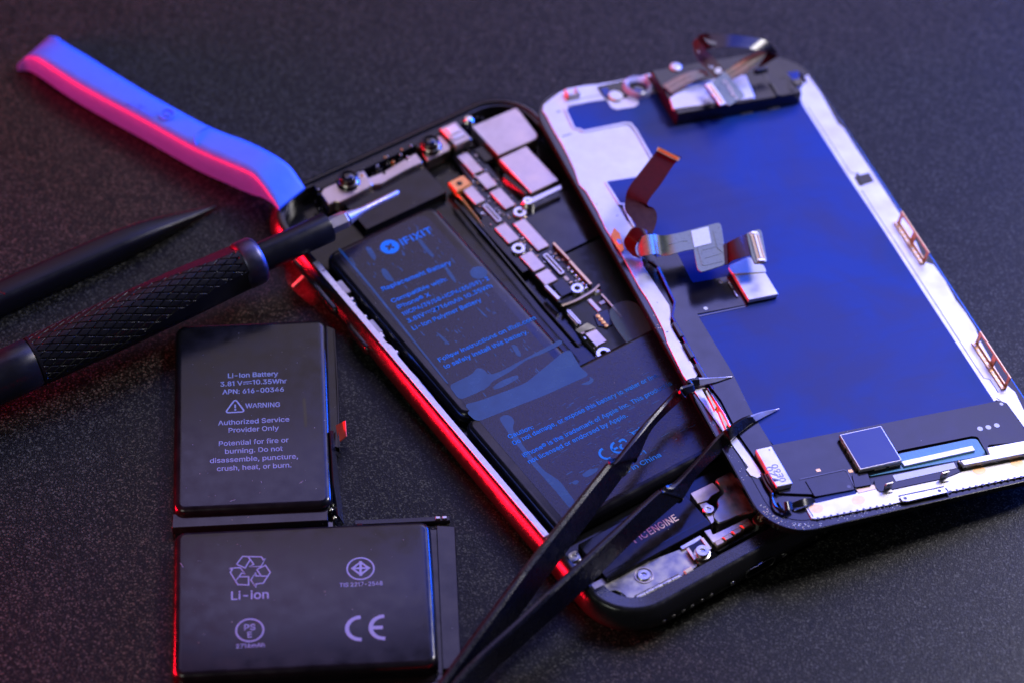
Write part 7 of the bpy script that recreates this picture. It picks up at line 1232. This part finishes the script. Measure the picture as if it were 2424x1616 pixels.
em.rings(R_, False, False)
for an in (45, 135):
    d = Vector((math.cos(math.radians(an)), math.sin(math.radians(an)), 0))*0.9; s_ = Vector((-d.y, d.x, 0))*0.25
    vs = [tcn+p+Vector((0, 0, z)) for z in (0, 0.22+an*0.0002) for p in (-d-s_, d-s_, d+s_, -d+s_)]
    em.add(vs, [(0,1,2,3),(4,5,6,7),(0,1,5,4),(1,2,6,5),(2,3,7,6),(3,0,4,7)])
eo = em.build('embossed_mark', M['bluetool'], None, base=tool_base); eo.parent = tool; eo.location = (0, 0, 0)
tool_seam = MB(); tool_seam.tube([(-74.28, 51.10, 8.20), (-74.70, 53.28, 8.40), (-73.81, 55.48, 8.40), (-71.60, 57.24, 8.30)], 0.16, 6); o = tool_seam.build('grip_ridge', M['bluetool'], None, base=tool_base); o.parent = tool; o.location = (0, 0, 0)

# ------------------------------------------------------------------ black spudger
sp_base = (-99.70, 17.68, 0.00)
def loft_axis(st, sides, base_shape):
    """st: (centre, half width along the table, half height, squareness)"""
    mb = MB(); R = []
    for i, (c, w, h, e) in enumerate(st):
        c = Vector(c); a = Vector(st[min(i+1, len(st)-1)][0])-Vector(st[max(i-1, 0)][0]); a.normalize()
        sx = Vector((-a.y, a.x, 0)).normalized(); up = sx.cross(a)*-1
        if up.z < 0: up = -up
        ring = []
        for k in range(sides):
            t = 2*math.pi*k/sides; ct, st_ = math.cos(t), math.sin(t)
            ring.append(c+sx*(w*math.copysign(abs(ct)**e, ct))+up*(h*math.copysign(abs(st_)**e, st_)))
        R.append(ring)
    mb.rings(R); return mb
sA = Vector((-114.30, 6.69, 3.10)); sB = Vector((-84.05, 27.91, 2.60)); sT = Vector((-68.88, 39.22, 0.50))
sL = sA-(sB-sA)*0.55
mb = loft_axis([(sL, 3.3, 3.1, 0.55), (sA, 3.3, 3.1, 0.55), (sA.lerp(sB, 0.5), 3.3, 3.1, 0.55), (sA.lerp(sB, 0.82), 3.2, 2.9, 0.55), (sB, 2.9, 2.4, 0.6), (sB.lerp(sT, 0.3), 2.3, 1.75, 0.6), (sB.lerp(sT, 0.62), 1.5, 1.0, 0.65), (sB.lerp(sT, 0.9), 0.65, 0.4, 0.8), (sT, 0.15, 0.2, 0.9)], 20, None)
spud = mb.build('spudger', M['nylon'], None, smooth=40, base=sp_base)
spud['label'] = 'black nylon spudger with a pointed tip lying on the table behind the screwdriver'; spud['category'] = 'spudger'
mk_ = MB()
for p in ((-113.73, 6.26, 6.00), (-113.18, 5.75, 6.00)): v = Vector(p); mk_.tube([v-Vector((2.5, -1.2, 0)), v+Vector((0.6, -0.3, 0))], 0.25, 6, False)
o = mk_.build('moulded_mark', M['nylon'], None, base=sp_base); o.parent = spud; o.location = (0, 0, 0)

# ------------------------------------------------------------------ precision screwdriver
dA, dB, dC = Vector((-103.14, -15.69, 8.00)), Vector((-59.44, 11.48, 10.60)), Vector((-41.58, 22.77, 11.60))
ax = (dC-dA).normalized(); 
dO = dA
def at_axis(p): return dO+ax*((Vector(p)-dO).dot(ax))
tA, tB, tC = 0.0, (dB-dO).dot(ax), (dC-dO).dot(ax)
sxv = Vector((-ax.y, ax.x, 0)).normalized(); upv = ax.cross(sxv); upv = upv if upv.z > 0 else -upv
drv = thing('screwdriver', 'slim black precision screwdriver with a knurled grip, its blade lying over the opened phone', 'screwdriver', tuple(dO+ax*tB*0.5-Vector((0, 0, 8))))
dbase = dO+ax*tB*0.5-Vector((0, 0, 8))
def dbuild(mb, name, m, parent=None, smooth=40):
    mb.v = [tuple(Vector(v)-dbase) for v in mb.v]; return mb.build(name, m, parent or drv, smooth)
def revolve(prof, n=40):
    mb = MB(); mb.rings([[dO+ax*t+(sxv*math.cos(2*math.pi*k/n)+upv*math.sin(2*math.pi*k/n))*r for k in range(n)] for t, r in prof]); return mb
dbuild(revolve([(tA-60, 5.0), (tA-40, 5.4), (tA-6, 5.55), (tA-0.6, 5.55), (tA-0.3, 5.3), (tA+1, 5.2)], 56), 'handle', M['anod'])
# knurled grip: fine crossed grooves that fade into two smooth flats near the collar
g0, g1 = tA-0.2, tB-1.2
nt_, na = 330, 260
mb = MB(); vs = []; fs = []
for i in range(nt_+1):
    t = g0+(g1-g0)*i/nt_; s = i/nt_
    R0 = 5.55+0.30*math.sin(math.pi*min(1, s*1.1))*0.6-0.25*max(0, s-0.75)*4*0.6
    for k in range(na):
        a = 2*math.pi*k/na
        # smooth flats: three, one of them facing up and back
        fl = 0.0
        for c in (math.radians(58), math.radians(178), math.radians(298)):
            da = (a-c+math.pi) % (2*math.pi)-math.pi
            lim = math.radians(30)*min(1, max(0, (s-0.45)/0.45))**0.8
            if abs(da) < lim: fl = 1.0
        r = R0
        if fl:
            da = min(((a-c+math.pi) % (2*math.pi)-math.pi for c in (math.radians(58), math.radians(178), math.radians(298))), key=abs)
            lim = math.radians(30)*min(1, max(0, (s-0.45)/0.45))**0.8
            r = R0*math.cos(lim)/math.cos(da) if lim > 0 else R0
            r = max(r, R0*0.86)
        elif 0.015 < s < 0.985:
            p1 = (t/3.8+a*20/(2*math.pi)) % 1.0; p2 = (t/3.8-a*20/(2*math.pi)) % 1.0
            d1 = min(p1, 1-p1); d2 = min(p2, 1-p2)
            r -= 0.34*max(0, 1-min(d1, d2)/0.085)
        vs.append(dO+ax*t+(sxv*math.cos(a)+upv*math.sin(a))*r)
    if i:
        for k in range(na): fs.append(((i-1)*na+k, (i-1)*na+(k+1) % na, i*na+(k+1) % na, i*na+k))
mb.add(vs, fs); dbuild(mb, 'knurled_grip', M['grip'], smooth=25)
dbuild(revolve([(g1-0.4, 4.9), (g1, 5.3), (g1+0.4, 5.5), (tB+2.2, 5.5), (tB+2.8, 5.35), (tB+3.4, 4.9), (tB+3.5, 3.4)], 56), 'collar', M['collar'])
dbuild(revolve([(tB+3.2, 3.45), (tC-0.5, 3.45), (tC-0.1, 3.3), (tC, 3.0), (tC, 2.2)], 48), 'sleeve', M['nylon'])
# hexagonal shank, cone and blade
bl = MB()
e0 = Vector((-39.36, 25.71, 11.60)); tipv = Vector((-26.62, 36.14, 9.40))
tH = tC+4.2
bl.rings([[dO+ax*t+(sxv*math.cos(math.pi/6+2*math.pi*k/6)+upv*math.sin(math.pi/6+2*math.pi*k/6))*r for k in range(6)] for t, r in ((tC-1, 2.0), (tH, 2.0), (tH+0.3, 1.8))])
dbuild(bl, 'hex_shank', M['blade'], smooth=20)
e1 = dO+ax*(tH+0.2); dirb = (tipv-e1); bln = dirb.length; dirb.normalize()
bs_ = Vector((-dirb.y, dirb.x, 0)).normalized(); bu = dirb.cross(bs_); bu = bu if bu.z > 0 else -bu
bl = MB(); bl.rings([[e1+dirb*t+(bs_*math.cos(2*math.pi*k/20)+bu*math.sin(2*math.pi*k/20))*r for k in range(20)] for t, r in ((0, 1.75), (1.0, 1.55), (3.0, 1.15), (5.0, 0.85), (bln*0.55, 0.80), (bln*0.62, 0.78), (bln*0.97, 0.72), (bln, 0.45))])
dbuild(bl, 'blade', M['blade'])

# ------------------------------------------------------------------ tweezers
tz_base = (12.52, -66.87, 0.00)
twz = thing('tweezers', 'black bent-tip tweezers lying across the lower end of the opened phone with bare steel points', 'tweezers', tz_base)
tzb = Vector(tz_base)
def tbuild(mb, name, m, parent=None, smooth=40):
    mb.v = [tuple(Vector(v)-tzb) for v in mb.v]; return mb.build(name, m, parent or twz, smooth)
def arm(tops, bots, th):
    """a band standing on edge: upper edge and lower edge, given thickness"""
    A, B = crom(tops, 5), crom(bots, 5)
    R = []
    n = len(A)
    for i in range(n):
        tt = (A[min(i+1, n-1)]-A[max(i-1, 0)]).normalized(); w = B[i]-A[i]
        side = tt.cross(w); side = side.normalized() if side.length > 1e-6 else Vector((0, -1, 0))
        if side.x > 0: side = -side                       # thickness goes to the far upper-left side
        k = th if not callable(th) else th(i/(n-1))
        r = k*0.3; wn = w.normalized() if w.length > 1e-6 else Vector((0, 0, -1))
        R.append([A[i]+side*r, A[i]+wn*r, B[i]-wn*r*0.6, B[i]+side*r, B[i]+side*(k-r), B[i]+side*k-wn*r, A[i]+side*k+wn*r, A[i]+side*(k-r)])
    mb = MB(); mb.rings(R); return mb
def join(p, q2, k): return tuple(Vector(p)+(Vector(q2)-Vector(p))*k)
j1t, j1b = (-11.48, -100.24, 12.50), (-6.98, -94.30, 4.00)
j2t, j2b = (-9.01, -100.18, 12.50), (-4.12, -94.23, 4.00)
n1t, n1b = (5.95, -70.77, 14.50), (8.46, -70.23, 7.40)
n2t, n2b = (3.52, -85.64, 13.50), (3.65, -86.33, 6.00)
end_t = tuple(Vector(j1t)+(Vector(j1t)-Vector(n1t)).normalized()*22); end_b = tuple(Vector(j1b)+(Vector(j1b)-Vector(n1b)).normalized()*22)
end2_t = tuple(Vector(end_t)+Vector((2.2, -1.0, 0))); end2_b = tuple(Vector(end_b)+Vector((2.2, -1.0, 0)))
t1 = [end_t, j1t, (-2.78, -85.75, 13.80), n1t, (19.45, -48.66, 14.60), (21.24, -46.11, 14.60), (22.38, -45.06, 14.20), (29.18, -34.12, 13.60), (34.28, -26.02, 13.20), (36.24, -24.71, 14.59), (38.64, -23.11, 14.08), (38.40, -21.69, 13.92), (40.17, -21.06, 13.62)]
b1 = [end_b, j1b, (3.54, -77.73, 6.00), n1b, (21.30, -49.81, 9.20), (26.19, -41.89, 10.40), (27.41, -40.42, 10.80), (30.24, -33.50, 11.20), (36.09, -26.19, 11.40), (37.55, -25.66, 13.02), (39.38, -24.22, 12.67), (38.91, -23.20, 12.56), (40.34, -22.45, 12.38)]
a1m = tbuild(arm(t1, b1, lambda s: 1.7 if s < 0.42 else 1.35), 'arm', M['tweez'])
tbuild(arm([(40.09, -21.02, 13.53), (43.20, -20.00, 12.58), (47.45, -18.64, 11.37)], [(40.28, -22.45, 12.34), (43.85, -20.76, 11.77), (47.49, -18.67, 11.17)], lambda s: 1.1-0.85*s), 'point', M['tip'], a1m)
t2 = [end2_t, j2t, (3.52, -85.64, 13.50), (11.28, -76.43, 14.00), (20.99, -64.85, 14.20), (30.06, -53.70, 14.20), (31.90, -52.54, 13.90), (34.95, -50.19, 13.60), (43.18, -37.81, 13.40), (46.27, -34.83, 14.30), (49.51, -31.71, 13.62), (50.91, -30.94, 13.25)]
b2 = [end2_b, j2b, (3.65, -86.33, 6.00), (15.86, -73.78, 8.00), (25.38, -62.83, 9.40), (35.08, -52.84, 10.60), (36.62, -51.35, 10.80), (39.77, -45.28, 11.00), (46.05, -38.16, 11.50), (46.44, -37.86, 12.95), (49.37, -34.34, 12.38), (52.04, -31.53, 11.87)]
a2m = tbuild(arm(t2, b2, lambda s: 1.7 if s < 0.48 else 1.35), 'arm', M['tweez'])
tbuild(arm([(50.75, -31.05, 13.27), (53.61, -28.85, 12.18), (57.25, -27.03, 10.99)], [(52.11, -31.52, 11.82), (54.58, -29.35, 11.32), (57.31, -27.02, 10.73)], lambda s: 1.2-0.95*s), 'point', M['tip'], a2m)
